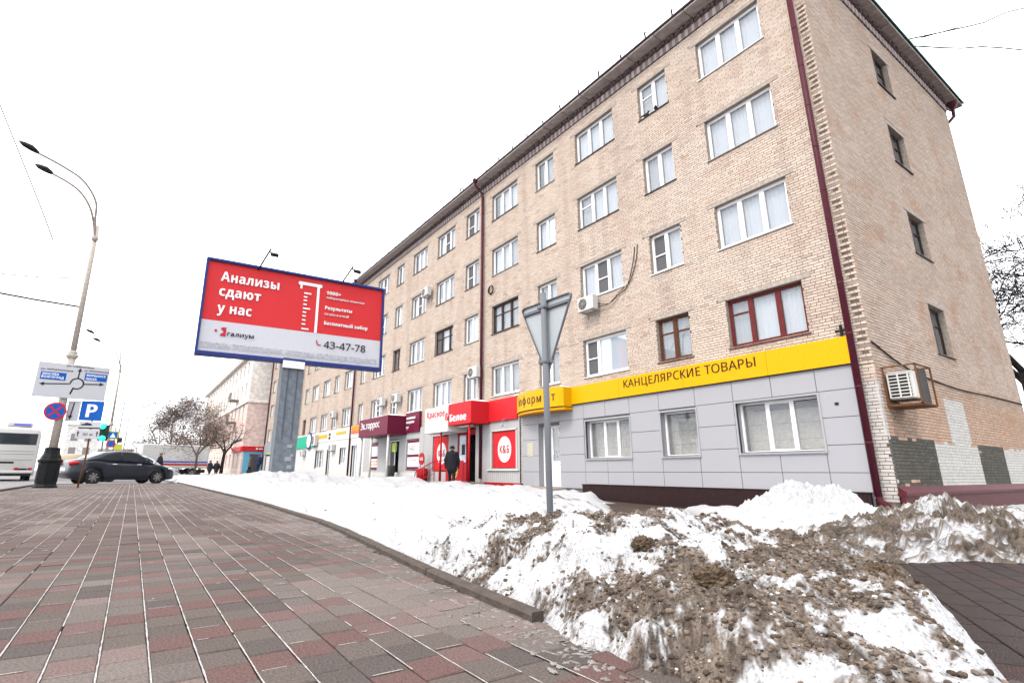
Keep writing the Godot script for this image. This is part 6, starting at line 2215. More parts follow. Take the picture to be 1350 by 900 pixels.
# ---------------------------------------------------------------- trees
func branch(s: SurfaceTool, tw: SurfaceTool, a: Vector3, d: Vector3, len: float, r: float, depth: int, spread: float, droop: float, leafy: Array) -> void:
	var n := 4
	var pts := [a]
	var rad := [r]
	var dir := d
	var p := a
	for i in n:
		dir = (dir + Vector3(rng.randfn(0, 0.13), rng.randfn(0.02, 0.09) - droop, rng.randfn(0, 0.13))).normalized()
		p += dir * len / n
		pts.append(p)
		rad.append(maxf(leafy[2], lerpf(r, r * 0.55, (i + 1.0) / n)))
	tube(s if r > 0.012 else tw, pts, rad, 7 if r > 0.03 else 4, false)
	if depth <= 0:
		if leafy.size() and rng.randf() < leafy[1]: leafy[0].append(p)
		return
	var kids := 2 + rng.randi() % 2 + (1 if depth > 2 else 0)
	for k in kids:
		var t := rng.randf_range(0.45, 1.0) if k > 0 else 1.0
		var i := clampi(int(t * n), 1, n)
		var at: Vector3 = pts[i]
		var ax := Vector3(rng.randfn(0, 1), rng.randfn(0, 0.4), rng.randfn(0, 1)).normalized()
		var nd := (dir.lerp(ax, spread * (0.5 if k == 0 else 1.0))).normalized()
		branch(s, tw, at, nd, len * rng.randf_range(0.62, 0.82), rad[i] * (0.8 if k == 0 else 0.62), depth - 1, spread, droop, leafy)

func tree(label: String, at: Vector3, height: float, r: float, depth: int, spread: float, seed_: int, material: String, leaf_share := 0.0, leaf_size := 0.05, lean := Vector3.ZERO, clear := 0.3, thin := 0.0) -> void:
	rng.seed = seed_
	var o := Node3D.new()
	o.position = at
	put(o, "bare_tree")
	tag(o, label, "tree", "bare winter trees")
	var s := st(true); var tw := st(true)
	var leaves := []
	var top := Vector3(0, height * clear, 0) + lean * height * clear
	tube(s, [Vector3(0, -0.4, 0), Vector3(0, height * clear * 0.5, 0) + lean * height * clear * 0.4, top], [r * 1.15, r, r * 0.85], 9)
	var kids := 4
	for k in kids:
		var a := TAU * k / kids + rng.randf()
		branch(s, tw, top - Vector3(0, rng.randf() * height * 0.06, 0), Vector3(cos(a) * spread, 1.0, sin(a) * spread).normalized(), height * 0.27, r * 0.62, depth, spread, 0.0, [leaves, leaf_share, thin])
	loc("trunk", s, M(material), o)
	loc("twigs", tw, M(material), o)
	if leaf_share > 0.0:
		var list := []
		var lm := lump_mesh(seed_, 4, 5)
		for p in leaves:
			for q in 3:
				var sc := leaf_size * rng.randf_range(0.5, 1.3)
				list.append([Transform3D(Basis.from_euler(Vector3(rng.randf() * 6, rng.randf() * 6, rng.randf() * 6)).scaled(Vector3(sc, sc * 0.35, sc)), at + p + Vector3(rng.randfn(0, leaf_size * 2), rng.randfn(0, leaf_size * 2), rng.randfn(0, leaf_size * 2))), Color(0.16, 0.115, 0.095) * rng.randf_range(0.6, 1.5)])
		tag(multi("seed_clusters", lm, list, tinted(grained(Color(1, 1, 1), 0.95, 0.2)), o), "", "", "", "stuff")

func build_trees() -> void:
	tree("small rounded bare tree with brownish twigs rising from the snow near the junction", Vector3(3.69, -0.1, -40.0), 4.9, 0.075, 6, 0.62, 41, "bark", 0.45, 0.035, Vector3(-0.02, 0, 0), 0.36)
	tree("slender dark bare tree just behind the small rounded tree", Vector3(5.0, -0.1, -51.0), 6.6, 0.10, 6, 0.55, 57, "bark", 0.3, 0.035, Vector3.ZERO, 0.3)
	tree("pollarded tree with a few crooked limbs in front of the pink building", Vector3(6.5, -0.1, -50.0), 5.2, 0.14, 3, 0.75, 63, "bark_dark", 0.0, 0.05, Vector3(0.05, 0, 0), 0.42)
	tree("tall brownish tree far down the street, highest of its clump", Vector3(3.9, -0.3, -75.0), 11.5, 0.20, 7, 0.45, 71, "bark", 0.4, 0.065, Vector3.ZERO, 0.2)
	tree("low brownish tree at the left edge of the far clump", Vector3(1.6, -0.3, -78.0), 7.0, 0.16, 6, 0.6, 77, "bark", 0.4, 0.065, Vector3.ZERO, 0.2)
	tree("broad brownish tree at the right edge of the far clump", Vector3(5.9, -0.3, -72.0), 6.8, 0.16, 6, 0.6, 83, "bark", 0.4, 0.065, Vector3.ZERO, 0.2)
	tree("big dark bare tree behind the end wall of the apartment block", Vector3(37.6, -0.6, -6.4), 16.0, 0.26, 6, 0.62, 94, "bark_dark", 0.0, 0.05, Vector3(-0.06, 0, 0), 0.40, 0.014)
	rng.seed = 99

# ---------------------------------------------------------------- far buildings
func build_far() -> void:
	var o := thing("pink_building", "pale pink older apartment house beyond the brick block, white upper storeys", "building", Vector3(11.6, 0, -72.5))
	var FX2 := 11.45
	var z0 := -72.0; var z1 := -121.0
	var F := Transform3D(FB, Vector3(FX2, 0, 0))
	var up := grained(Color(0.72, 0.66, 0.60), 0.9, 4.0, n_blotch)
	var pink := grained(Color(0.68, 0.515, 0.455), 0.9, 4.0, n_blotch)
	var holes := []
	for i in 15:
		for j in 5:
			var u := 74.0 + i * 3.2
			holes.append(Rect2(-u - 1.2, 0.8 + j * 3.05, 1.2, 1.9 if j != 4 else 1.6))
	var s := st()
	holed(s, Rect2(z1, -0.4, z0 - z1, 9.5), holes, F, 0.0)
	quad(s, Vector3(FX2, -0.4, z0), Vector3(27.0, -0.4, z0), Vector3(27.0, 9.1, z0), Vector3(FX2, 9.1, z0))
	obj("lower_wall", s, pink, o)
	s = st()
	holed(s, Rect2(z1, 9.1, z0 - z1, 6.4), holes, F, 0.0)
	quad(s, Vector3(FX2, 9.1, z0), Vector3(27.0, 9.1, z0), Vector3(27.0, 15.5, z0), Vector3(FX2, 15.5, z0))
	quad(s, Vector3(FX2, -0.4, z1), Vector3(FX2, 15.5, z1), Vector3(27.0, 15.5, z1), Vector3(27.0, -0.4, z1))
	obj("upper_wall", s, up, o)
	s = st()
	soft_box(s, Vector3(19.1, 9.12, (z0 + z1) * 0.5), Vector3(15.7, 0.34, z0 - z1 + 0.3), 0.05)
	soft_box(s, Vector3(19.1, 15.35, (z0 + z1) * 0.5), Vector3(16.4, 0.4, z0 - z1 + 0.9), 0.08)
	obj("cornice", s, up, o)
	s = st()
	var e := [Vector3(FX2 - 0.6, 15.56, z0 + 0.6), Vector3(27.6, 15.56, z0 + 0.6), Vector3(27.6, 15.56, z1 - 0.6), Vector3(FX2 - 0.6, 15.56, z1 - 0.6)]
	var r0 := Vector3(19.3, 18.0, z0 - 7.0); var r1 := Vector3(19.3, 18.0, z1 + 7.0)
	tri(s, e[0], e[1], r0); quad(s, e[1], e[2], r1, r0); tri(s, e[2], e[3], r1); quad(s, e[3], e[0], r0, r1)
	obj("roof", s, mat(Color(0.20, 0.19, 0.19), 0.7), o)
	for h: Rect2 in holes:
		window(o, F * Vector3(h.position.x, h.position.y, 0.0), FB, h.size.x, h.size.y, [[0.5, 0.7, "c"], [0.5, 0.7, "c"]], "white", "", 0.10, "far_reveal")
	s = st()
	quad(s, Vector3(FX2 + 0.8, -0.4, z1), Vector3(FX2 + 0.8, -0.4, z0 - 0.02), Vector3(FX2 + 0.8, 15.4, z0 - 0.02), Vector3(FX2 + 0.8, 15.4, z1))
	obj("rooms", s, M("room"), o)
	# balconies on the street side
	for q in [[80.6, 7.0], [80.6, 10.05], [100.0, 7.0]]:
		s = st()
		soft_box(s, Vector3(FX2 - 0.55, q[1], -q[0]), Vector3(1.1, 0.16, 2.4), 0.03)
		for k in 13: bx2(s, Vector3(FX2 - 1.06, q[1] + 0.08, -q[0] - 1.15 + k * 0.19), Vector3(FX2 - 1.03, q[1] + 1.0, -q[0] - 1.12 + k * 0.19))
		bx2(s, Vector3(FX2 - 1.08, q[1] + 1.0, -q[0] - 1.2), Vector3(FX2 - 1.01, q[1] + 1.06, -q[0] + 1.2))
		obj("balcony", s, grained(Color(0.30, 0.25, 0.21), 0.9, 1.5, n_blotch), o)
	# red awning board and picture window at the corner shop
	var sg := thing("shop_sign", "red fascia board with white marks on the corner of the pink house", "shop sign", Vector3(12.6, 3.0, -71.9))
	s = st()
	soft_box(s, Vector3(12.65, 3.22, -71.9), Vector3(2.5, 0.62, 0.18), 0.02)
	soft_box(s, Vector3(FX2 - 0.1, 3.2, -75.6), Vector3(0.18, 0.62, 7.0), 0.02)
	obj("board", s, M("red"), sg)
	s = st()
	bx2(s, Vector3(13.0, 3.12, -71.80), Vector3(13.2, 3.36, -71.79)); bx2(s, Vector3(13.3, 3.18, -71.80), Vector3(13.8, 3.30, -71.79))
	obj("mark", s, M("text_white"), sg)
	var pw := thing("kiosk_poster", "blue picture panel with dark figures under the red fascia board", "poster", Vector3(12.6, 0.2, -71.9))
	s = st()
	soft_box(s, Vector3(12.75, 1.6, -71.95), Vector3(2.2, 2.5, 0.08), 0.01)
	obj("panel", s, mat(Color(0.10, 0.30, 0.44), 0.6), pw)
	s = st()
	bx2(s, Vector3(12.35, 0.4, -71.905), Vector3(13.5, 2.6, -71.90))
	obj("dark_picture", s, mat(Color(0.06, 0.05, 0.05), 0.6), pw)
	# pale blocks far away at the left, and dim roofs at the right behind the tree
	var k := 0
	for q in [[-8.4, -130.0, 5.0, 9.0, 14.0, Color(0.62, 0.60, 0.585), "grey block far down the road behind the lamp foot"], [-3.6, -150.0, 8.0, 5.2, 12.0, Color(0.52, 0.43, 0.33), "low ochre block far down the road behind the dark saloon"], [6.0, -190.0, 16.0, 5.0, 14.0, Color(0.48, 0.45, 0.42), "long pale block closing the far end of the street"]]:
		var fb := thing("far_building", q[6], "building", Vector3(q[0], 0, q[1]))
		s = st()
		soft_box(s, Vector3(q[0], q[3] * 0.5 - 0.2, q[1] - 5.0), Vector3(q[2], q[3] + 0.4, 10.0), 0.1)
		obj("wall", s, grained(q[5], 0.9, 4.0, n_blotch), fb)
		s = st()
		soft_box(s, Vector3(q[0], q[3] + 0.12, q[1] - 5.0), Vector3(q[2] + 0.6, 0.3, 10.6), 0.08)
		obj("roof", s, M("snow_plain"), fb)
		for i in int(q[2] / 2.2):
			for j in int(q[3] / 2.6):
				s = st()
				bx2(s, Vector3(q[0] - q[2] * 0.5 + 0.8 + i * 2.2, 0.8 + j * 2.6, q[1] - 0.03), Vector3(q[0] - q[2] * 0.5 + 1.9 + i * 2.2, 2.2 + j * 2.6, q[1] + 0.02))
				obj("window", s, mat(Color(0.16, 0.15, 0.145), 0.3), fb)
		k += 1
	var rb := thing("back_house", "dark low house with snowy roof glimpsed past the end wall at the right", "building", Vector3(47.0, 0, -16.0))
	s = st()
	soft_box(s, Vector3(49.0, 3.3, -16.0), Vector3(12.0, 7.6, 9.0), 0.1)
	obj("wall", s, grained(Color(0.10, 0.075, 0.065), 0.9, 2.0, n_blotch), rb)
	s = st()
	prism(s, PackedVector2Array([Vector2(-5.2, 0), Vector2(5.2, 0), Vector2(0, 2.6)]), 13.0, Transform3D(FB, Vector3(55.5, 7.1, -16.0)))
	obj("roof", s, M("snow_plain"), rb)
	for i in 4:
		s = st()
		bx2(s, Vector3(43.9 + i * 3.0, 2.6, -11.49), Vector3(45.3 + i * 3.0, 4.4, -11.46))
		obj("window", s, M("car_glass"), rb)

# ---------------------------------------------------------------- air conditioners and cables
func ac_unit(u: float, y: float, label: String, w := 0.80, h := 0.54, out := 0.13) -> void:
	var o := thing("air_conditioner", label, "air conditioner", fz(u, y, 0.0), "outdoor air conditioner units on the facade")
	var s := st()
	soft_box(s, fz(u, y + h * 0.5, out + 0.15), Vector3(w, h, 0.29), 0.018, FB)
	obj("case", s, M("ac"), o)
	s = st()
	prism(s, circle(h * 0.40, 28), 0.004, Transform3D(FB, fz(u + w * 0.16, y + h * 0.5, out + 0.296)))
	obj("fan_opening", s, M("ac_dark"), o)
	s = st(true)
	for k in 5:
		var r := h * 0.40 * (k + 1) / 5.2
		var pts := []
		for i in 25: pts.append(fz(u + w * 0.16 + cos(TAU * i / 24) * r, y + h * 0.5 + sin(TAU * i / 24) * r, out + 0.306))
		tube(s, pts, 0.0035, 4, false)
	for k in 4:
		var a := PI * k / 4
		tube(s, [fz(u + w * 0.16 + cos(a) * h * 0.4, y + h * 0.5 + sin(a) * h * 0.4, out + 0.306), fz(u + w * 0.16 - cos(a) * h * 0.4, y + h * 0.5 - sin(a) * h * 0.4, out + 0.306)], 0.004, 4)
	obj("grille", s, M("ac"), o)
	for d in [-0.28, 0.28]:
		s = st()
		fbox(s, u + d - 0.02, u + d + 0.02, y - 0.035, y - 0.002, 0.0, out + 0.34)
		fbox(s, u + d - 0.018, u + d + 0.018, y - 0.25, y - 0.036, -0.004, 0.03)
		obj("bracket", s, M("galv"), o)

func build_services() -> void:
	ac_unit(13.30, 6.36, "white air conditioner under the third-floor window, black hoses hanging beside it")
	ac_unit(21.2, 4.98, "air conditioner beside the maroon pipe just above the red canopy")
	ac_unit(26.75, 10.75, "air conditioner between two windows two floors above the burgundy canopy")
	ac_unit(30.4, 4.74, "right one of two air conditioners above the burgundy canopy")
	ac_unit(32.8, 4.76, "left one of two air conditioners above the burgundy canopy")
	ac_unit(42.9, 4.78, "air conditioner above the white shopfront fascia")
	ac_unit(42.6, 2.12, "air conditioner under the fascia between white shop windows")
	ac_unit(51.2, 1.95, "air conditioner below the green fascia sign")
	ac_unit(47.6, 2.72, "large air conditioner box at the end of the green fascia sign", 1.0, 0.95)
	# hoses beside the first unit
	var c := thing("hose", "pair of black hoses running down the bricks to the nearest air conditioner", "hose", fz(11.7, 7.0, 0.02))
	var s := st(true)
	for d in [0.0, 0.13]:
		tube(s, arc_points([fz(11.02 + d, 8.28 - d * 0.4, 0.02), fz(11.12 + d, 7.7, 0.03), fz(11.45 + d, 7.0 - d, 0.04), fz(11.9, 6.78 - d * 0.6, 0.06), fz(12.4, 6.45, 0.10), fz(12.85, 6.42 + d, 0.2)], 22), 0.014, 6)
	obj("tube", s, M("wire"), c)
	# cable across the end wall
	c = thing("cable", "dark cable sagging across the end wall from the corner pipe to its far edge", "cable", Vector3(15.0, 3.0, CZ))
	s = st(true)
	tube(s, arc_points([Vector3(13.60, 3.44, CZ + 0.05), Vector3(13.75, 3.45, CZ + 0.03), Vector3(14.5, 3.25, CZ + 0.03), Vector3(15.4, 3.06, CZ + 0.04), Vector3(16.9, 2.93, CZ + 0.03), Vector3(19.3, 2.86, CZ + 0.03), Vector3(22.0, 2.90, CZ + 0.03), Vector3(25.75, 2.92, CZ + 0.03)], 40), 0.02, 6)
	obj("cable", s, M("wire"), c)
	# caged air conditioner on the end wall
	var o := thing("caged_air_conditioner", "old air conditioner in a rusty projecting cage on the end wall", "air conditioner", Vector3(14.4, 2.0, CZ))
	var x0 := 13.98; var x1 := 14.86; var y0 := 2.02; var y1 := 2.88; var dz := 0.64
	var P := [Vector3(x0, y0, CZ), Vector3(x1, y0, CZ), Vector3(x1, y1, CZ), Vector3(x0, y1, CZ)]
	var Q := []
	for p in P: Q.append(p + Vector3(0, 0, dz))
	var bar := func(a: Vector3, b: Vector3, w: float) -> void:
		var q := st()
		var d := (b - a).normalized()
		var up := Vector3.UP if absf(d.y) < 0.9 else Vector3.RIGHT
		var sd := d.cross(up).normalized()
		box(q, (a + b) * 0.5, Vector3(w, w, a.distance_to(b) + w), Basis(sd, d.cross(sd) * -1.0, d))
		obj("cage_bar", q, M("rust"), o)
	for i in 4:
		bar.call(Q[i], Q[(i + 1) % 4], 0.032)
		bar.call(P[i], Q[i], 0.030)
	bar.call(Vector3(x0, y0, CZ + 0.03), Vector3(x0, y1, CZ + 0.03), 0.028)
	s = st()
	bx2(s, Vector3(x0 - 0.02, y0 - 0.035, CZ), Vector3(x1, y0 - 0.018, CZ + dz))
	obj("cage_plate", s, M("rust"), o)
	s = st()
	soft_box(s, Vector3(x0 + 0.44, y0 + 0.44, CZ + 0.28), Vector3(0.66, 0.62, 0.50), 0.02)
	obj("case", s, M("ac"), o)
	s = st()
	bx2(s, Vector3(x0 + 0.100, y0 + 0.17, CZ + 0.07), Vector3(x0 + 0.106, y0 + 0.71, CZ + 0.47))
	obj("grille_opening", s, M("black"), o)
	for k in 8:
		s = st()
		bx2(s, Vector3(x0 + 0.082, y0 + 0.16 + k * 0.074, CZ + 0.06), Vector3(x0 + 0.099, y0 + 0.185 + k * 0.074, CZ + 0.48))
		obj("grille_slat", s, M("ac"), o)
	s = st()
	for k in 3: bx2(s, Vector3(x0 + 0.070, y0 + 0.16, CZ + 0.055 + k * 0.19), Vector3(x0 + 0.081, y0 + 0.71, CZ + 0.085 + k * 0.19))
	obj("grille_upright", s, M("ac"), o)
	s = st()
	bx2(s, Vector3(x0 + 0.34, y0 + 0.02, CZ + 0.555), Vector3(x1 - 0.05, y1 - 0.04, CZ + 0.57))
	obj("sheet_metal", s, grained(Color(0.032, 0.027, 0.026), 0.6, 0.4, n_blotch), o)
	# second drain head at the back corner of the end wall
	o = thing("drain_head", "maroon drain head and bend under the back corner of the eaves", "drainpipe", Vector3(BX + 0.2, 14.5, CZ))
	s = st(true)
	lathe(s, Vector3(BX + 0.32, 15.14, CZ + 0.16), [Vector2(0.06, 0.0), Vector2(0.10, 0.06), Vector2(0.20, 0.20), Vector2(0.20, 0.27)], 12)
	tube(s, [Vector3(BX + 0.32, 15.2, CZ + 0.16), Vector3(BX + 0.32, 14.8, CZ + 0.14), Vector3(BX + 0.10, 14.45, CZ - 0.10), Vector3(BX + 0.10, 13.6, CZ - 0.14), Vector3(BX + 0.10, 0.2, CZ - 0.14)], 0.065, 10)
	obj("pipe", s, M("pipe"), o)
	# overhead wires
	var wires := [
		["overhead wire from the lamp post to the left, upper one", [Vector3(-2.07, 6.70, -21.0), Vector3(-5.0, 6.32, -20.9), Vector3(-14.0, 6.0, -20.0), Vector3(-30.0, 6.9, -19.0)], 0.018],
		["thick dark overhead cable from the lamp post to the left", [Vector3(-2.07, 5.70, -21.0), Vector3(-4.07, 5.78, -21.0), Vector3(-14.0, 6.3, -20.5), Vector3(-30.0, 8.2, -20.0)], 0.032],
		["slanting wire crossing the sky left of the lamp", [Vector3(-3.2, 7.9, -21.3), Vector3(-3.7, 8.95, -21.2), Vector3(-5.35, 12.25, -21.0), Vector3(-9.0, 19.5, -20.0)], 0.018],
		["upper wire rising from the end-wall eaves to the right", [Vector3(20.95, 15.6, CZ + 0.42), Vector3(25.8, 18.0, -2.9), Vector3(29.9, 20.5, -2.16), Vector3(50.0, 31.0, 1.5)], 0.026],
		["middle thin wire rising from the end-wall eaves to the right", [Vector3(21.1, 15.6, CZ + 0.42), Vector3(25.9, 18.25, -2.95), Vector3(29.9, 20.9, -2.2), Vector3(50.0, 32.5, 1.3)], 0.018],
		["lower flatter wire leaving the end-wall eaves to the right", [Vector3(21.5, 15.6, CZ + 0.42), Vector3(24.6, 16.75, -3.75), Vector3(29.0, 18.0, -2.45), Vector3(50.0, 23.0, 3.0)], 0.026],
	]
	for q in wires:
		var w := thing("overhead_wire", q[0], "wire", q[1][0])
		s = st(true)
		tube(s, arc_points(q[1], 24), q[2], 5)
		obj("wire", s, M("wire"), w)

# ---------------------------------------------------------------- people
# bones: [from, to, radius, radius, colour]; one skin over all of them
func skin(s: SurfaceTool, bones: Array, cell: float, blend: float) -> void:
	var lo := Vector3(INF, INF, INF); var hi := -lo
	for b in bones:
		var r: float = maxf(b[2], b[3]) + blend + cell
		for p in [b[0], b[1]]:
			lo = lo.min(p - Vector3.ONE * r); hi = hi.max(p + Vector3.ONE * r)
	var n := Vector3i(((hi - lo) / cell).ceil()) + Vector3i.ONE
	var sx := 1; var sy := n.x; var sz := n.x * n.y
	var total := n.x * n.y * n.z
	var f := PackedFloat32Array(); f.resize(total); f.fill(1.0)
	var own := PackedByteArray(); own.resize(total)
	for bi in bones.size():
		var b: Array = bones[bi]
		var a: Vector3 = b[0]; var e: Vector3 = b[1]
		var d := e - a
		var L2 := maxf(d.length_squared(), 1e-9)
		var r: float = maxf(b[2], b[3]) + blend * 1.6 + cell * 1.5
		var i0 := Vector3i(((a.min(e) - Vector3.ONE * r - lo) / cell).floor()).max(Vector3i.ZERO)
		var i1 := Vector3i(((a.max(e) + Vector3.ONE * r - lo) / cell).ceil()).min(n - Vector3i.ONE)
		for z in range(i0.z, i1.z + 1):
			for y in range(i0.y, i1.y + 1):
				for x in range(i0.x, i1.x + 1):
					var p := lo + Vector3(x, y, z) * cell
					var t := clampf((p - a).dot(d) / L2, 0.0, 1.0)
					var v := p.distance_to(a + d * t) - lerpf(b[2], b[3], t)
					var k := x + y * sy + z * sz
					var o := f[k]
					if v < o: own[k] = bi
					var h := maxf(blend - absf(v - o), 0.0) / blend
					f[k] = minf(v, o) - h * h * blend * 0.25
	var id := PackedInt32Array(); id.resize(total); id.fill(-1)
	var vs := []
	var cols := []
	for z in n.z - 1:
		for y in n.y - 1:
			for x in n.x - 1:
				var k := x + y * sy + z * sz
				var c := 0
				var acc := Vector3.ZERO
				var m := 0
				var first := f[k] < 0.0
				var mixed := false
				for q in 8:
					if (f[k + (q & 1) + ((q >> 1) & 1) * sy + (q >> 2) * sz] < 0.0) != first:
						mixed = true
						break
				if not mixed: continue
				for e in [[0, 1], [2, 3], [4, 5], [6, 7], [0, 2], [1, 3], [4, 6], [5, 7], [0, 4], [1, 5], [2, 6], [3, 7]]:
					var qa: int = e[0]; var qb: int = e[1]
					var va := f[k + (qa & 1) + ((qa >> 1) & 1) * sy + (qa >> 2) * sz]
					var vb := f[k + (qb & 1) + ((qb >> 1) & 1) * sy + (qb >> 2) * sz]
					if (va < 0.0) != (vb < 0.0):
						var t := va / (va - vb)
						acc += Vector3(qa & 1, (qa >> 1) & 1, qa >> 2).lerp(Vector3(qb & 1, (qb >> 1) & 1, qb >> 2), t)
						m += 1
				id[k] = vs.size()
				vs.append(lo + (Vector3(x, y, z) + acc / m) * cell)
				cols.append(bones[own[k]][4])
	var face := func(a: int, b: int, c: int, d: int, flip: bool) -> void:
		if a < 0 or b < 0 or c < 0 or d < 0: return
		for q in ([a, b, c, a, c, d] if not flip else [a, c, b, a, d, c]):
			s.set_color(cols[q]); s.add_vertex(vs[q])
	for z in range(1, n.z - 1):
		for y in range(1, n.y - 1):
			for x in range(1, n.x - 1):
				var k := x + y * sy + z * sz
				var ins := f[k] < 0.0
				if ins != (f[k + 1] < 0.0): face.call(id[k - sy - sz], id[k - sz], id[k], id[k - sy], ins)
				if ins != (f[k + sy] < 0.0): face.call(id[k - 1 - sz], id[k - 1], id[k], id[k - sz], ins)
				if ins != (f[k + sz] < 0.0): face.call(id[k - 1 - sy], id[k - sy], id[k], id[k - 1], ins)

# a clothed walker facing +z, 1.7 m tall before scaling
func person(label: String, at: Vector3, turn: float, tall: float, coat: Color, legs: Color, cap: Color, stride := 0.16, fine := true) -> void:
	var o := Node3D.new()
	o.position = at
	o.rotation.y = turn
	o.scale = Vector3.ONE * tall / 1.7
	put(o, "person")
	tag(o, label, "person", "people in dark winter clothes on the street")
	var V := func(x: float, y: float, z: float) -> Vector3: return Vector3(x, y, z)
	var skin_c := Color(0.45, 0.27, 0.20)
	var shoe := Color(0.012, 0.011, 0.011)
	var bones := []
	for sd in [-1.0, 1.0]:
		var z: float = stride * sd
		bones.append([V.call(sd * 0.095, 0.88, 0.0), V.call(sd * 0.10, 0.48, z * 0.55 + 0.03), 0.10, 0.072, legs])
		bones.append([V.call(sd * 0.10, 0.48, z * 0.55 + 0.03), V.call(sd * 0.10, 0.10, z * 1.0 - (0.06 if sd < 0 else 0.0)), 0.070, 0.058, legs])
		bones.append([V.call(sd * 0.10, 0.06, z - (0.08 if sd < 0 else 0.02)), V.call(sd * 0.115, 0.045, z + 0.15), 0.055, 0.045, shoe])
		# sleeves
		bones.append([V.call(sd * 0.20, 1.38, -0.01), V.call(sd * 0.275, 1.12, -0.03 - z * 0.3), 0.075, 0.066, coat])
		bones.append([V.call(sd * 0.275, 1.12, -0.03 - z * 0.3), V.call(sd * 0.275, 0.87, 0.04 - z * 0.7), 0.064, 0.050, coat])
	bones.append([V.call(0, 0.74, 0.0), V.call(0, 1.0, 0.0), 0.205, 0.19, coat])
	bones.append([V.call(-0.07, 0.74, 0.0), V.call(-0.08, 1.2, 0.0), 0.17, 0.16, coat])
	bones.append([V.call(0.07, 0.74, 0.0), V.call(0.08, 1.2, 0.0), 0.17, 0.16, coat])
	bones.append([V.call(0, 1.0, 0.0), V.call(0, 1.28, -0.01), 0.175, 0.165, coat])
	bones.append([V.call(-0.13, 1.36, -0.015), V.call(0.13, 1.36, -0.015), 0.105, 0.105, coat])
	bones.append([V.call(0, 1.38, -0.01), V.call(0, 1.50, 0.01), 0.085, 0.065, coat])
	bones.append([V.call(0, 1.55, 0.03), V.call(0, 1.61, 0.015), 0.085, 0.095, skin_c])
	var s := st(true)
	skin(s, bones, 0.022 if fine else 0.03, 0.05)
	# head with nose, ears and chin on a finer grid, then hands
	var hd := [[V.call(0, 1.56, 0.02), V.call(0, 1.62, 0.0), 0.078, 0.092, skin_c], [V.call(0, 1.50, 0.045), V.call(0, 1.54, 0.055), 0.045, 0.055, skin_c], [V.call(0, 1.585, 0.10), V.call(0, 1.555, 0.118), 0.012, 0.018, skin_c], [V.call(-0.09, 1.58, 0.0), V.call(-0.092, 1.55, 0.0), 0.018, 0.015, skin_c], [V.call(0.09, 1.58, 0.0), V.call(0.092, 1.55, 0.0), 0.018, 0.015, skin_c],
		[V.call(-0.032, 1.585, 0.088), V.call(-0.026, 1.585, 0.09), 0.011, 0.011, Color(0.03, 0.02, 0.02)], [V.call(0.032, 1.585, 0.088), V.call(0.026, 1.585, 0.09), 0.011, 0.011, Color(0.03, 0.02, 0.02)], [V.call(-0.02, 1.515, 0.095), V.call(0.02, 1.515, 0.095), 0.009, 0.009, Color(0.25, 0.10, 0.09)]]
	if fine:
		skin(s, hd, 0.008, 0.02)
		for sd in [-1.0, 1.0]:
			var z: float = stride * sd
			var w: Vector3 = V.call(sd * 0.275, 0.85, 0.045 - z * 0.72)
			var hb := [[w, w + Vector3(0, -0.075, 0.01), 0.027, 0.034, coat]]
			for k in 4:
				var x := (k - 1.5) * 0.019
				var len: float = [0.062, 0.070, 0.066, 0.052][k]
				var p := w + Vector3(0, -0.085, 0.012 + x)
				var q := p + Vector3(-sd * 0.006, -len * 0.55, 0.002)
				hb.append([p, q, 0.0095, 0.009, coat])
				hb.append([q, q + Vector3(-sd * 0.022, -len * 0.42, 0.0), 0.009, 0.0075, coat])
			hb.append([w + Vector3(-sd * 0.004, -0.03, 0.028), w + Vector3(-sd * 0.012, -0.075, 0.055), 0.012, 0.010, coat])
			skin(s, hb, 0.006, 0.010)
	loc("body", s, M("cloth_black"), o)
	s = st(true)
	var hat := []
	for i in 9:
		var a := i / 8.0 * PI * 0.5
		hat.append(Vector2(0.112 * cos(a), 0.105 * sin(a)))
	hat.insert(0, Vector2(0.116, -0.035))
	hat.insert(0, Vector2(0.100, -0.038))
	lathe(s, Vector3(0, 1.615, 0.003), hat, 16)
	loc("hat", s, mat(cap, 0.95), o)

func pigeon(at: Vector3, turn: float, label: String) -> void:
	var o := thing("pigeon", label, "bird", at, "pigeons on the window sill")
	o.rotation.y = turn
	var s := st(true)
	var g := Color(0.035, 0.036, 0.042)
	skin(s, [[Vector3(0, 0.10, -0.05), Vector3(0, 0.12, 0.06), 0.045, 0.055, g], [Vector3(0, 0.12, 0.07), Vector3(0, 0.20, 0.10), 0.038, 0.026, g], [Vector3(0, 0.215, 0.105), Vector3(0, 0.215, 0.12), 0.028, 0.026, Color(0.02, 0.022, 0.026)], [Vector3(0, 0.21, 0.14), Vector3(0, 0.205, 0.165), 0.010, 0.004, Color(0.03, 0.028, 0.025)], [Vector3(0, 0.10, -0.08), Vector3(0, 0.07, -0.19), 0.028, 0.016, g], [Vector3(0.018, 0.06, 0.0), Vector3(0.018, 0.0, 0.01), 0.008, 0.006, Color(0.15, 0.04, 0.03)], [Vector3(-0.018, 0.06, 0.0), Vector3(-0.018, 0.0, 0.01), 0.008, 0.006, Color(0.15, 0.04, 0.03)], [Vector3(0.04, 0.12, 0.03), Vector3(0.03, 0.09, -0.13), 0.028, 0.012, Color(0.06, 0.06, 0.068)], [Vector3(-0.04, 0.12, 0.03), Vector3(-0.03, 0.09, -0.13), 0.028, 0.012, Color(0.06, 0.06, 0.068)]], 0.006, 0.016)
	loc("body", s, M("cloth_black"), o)

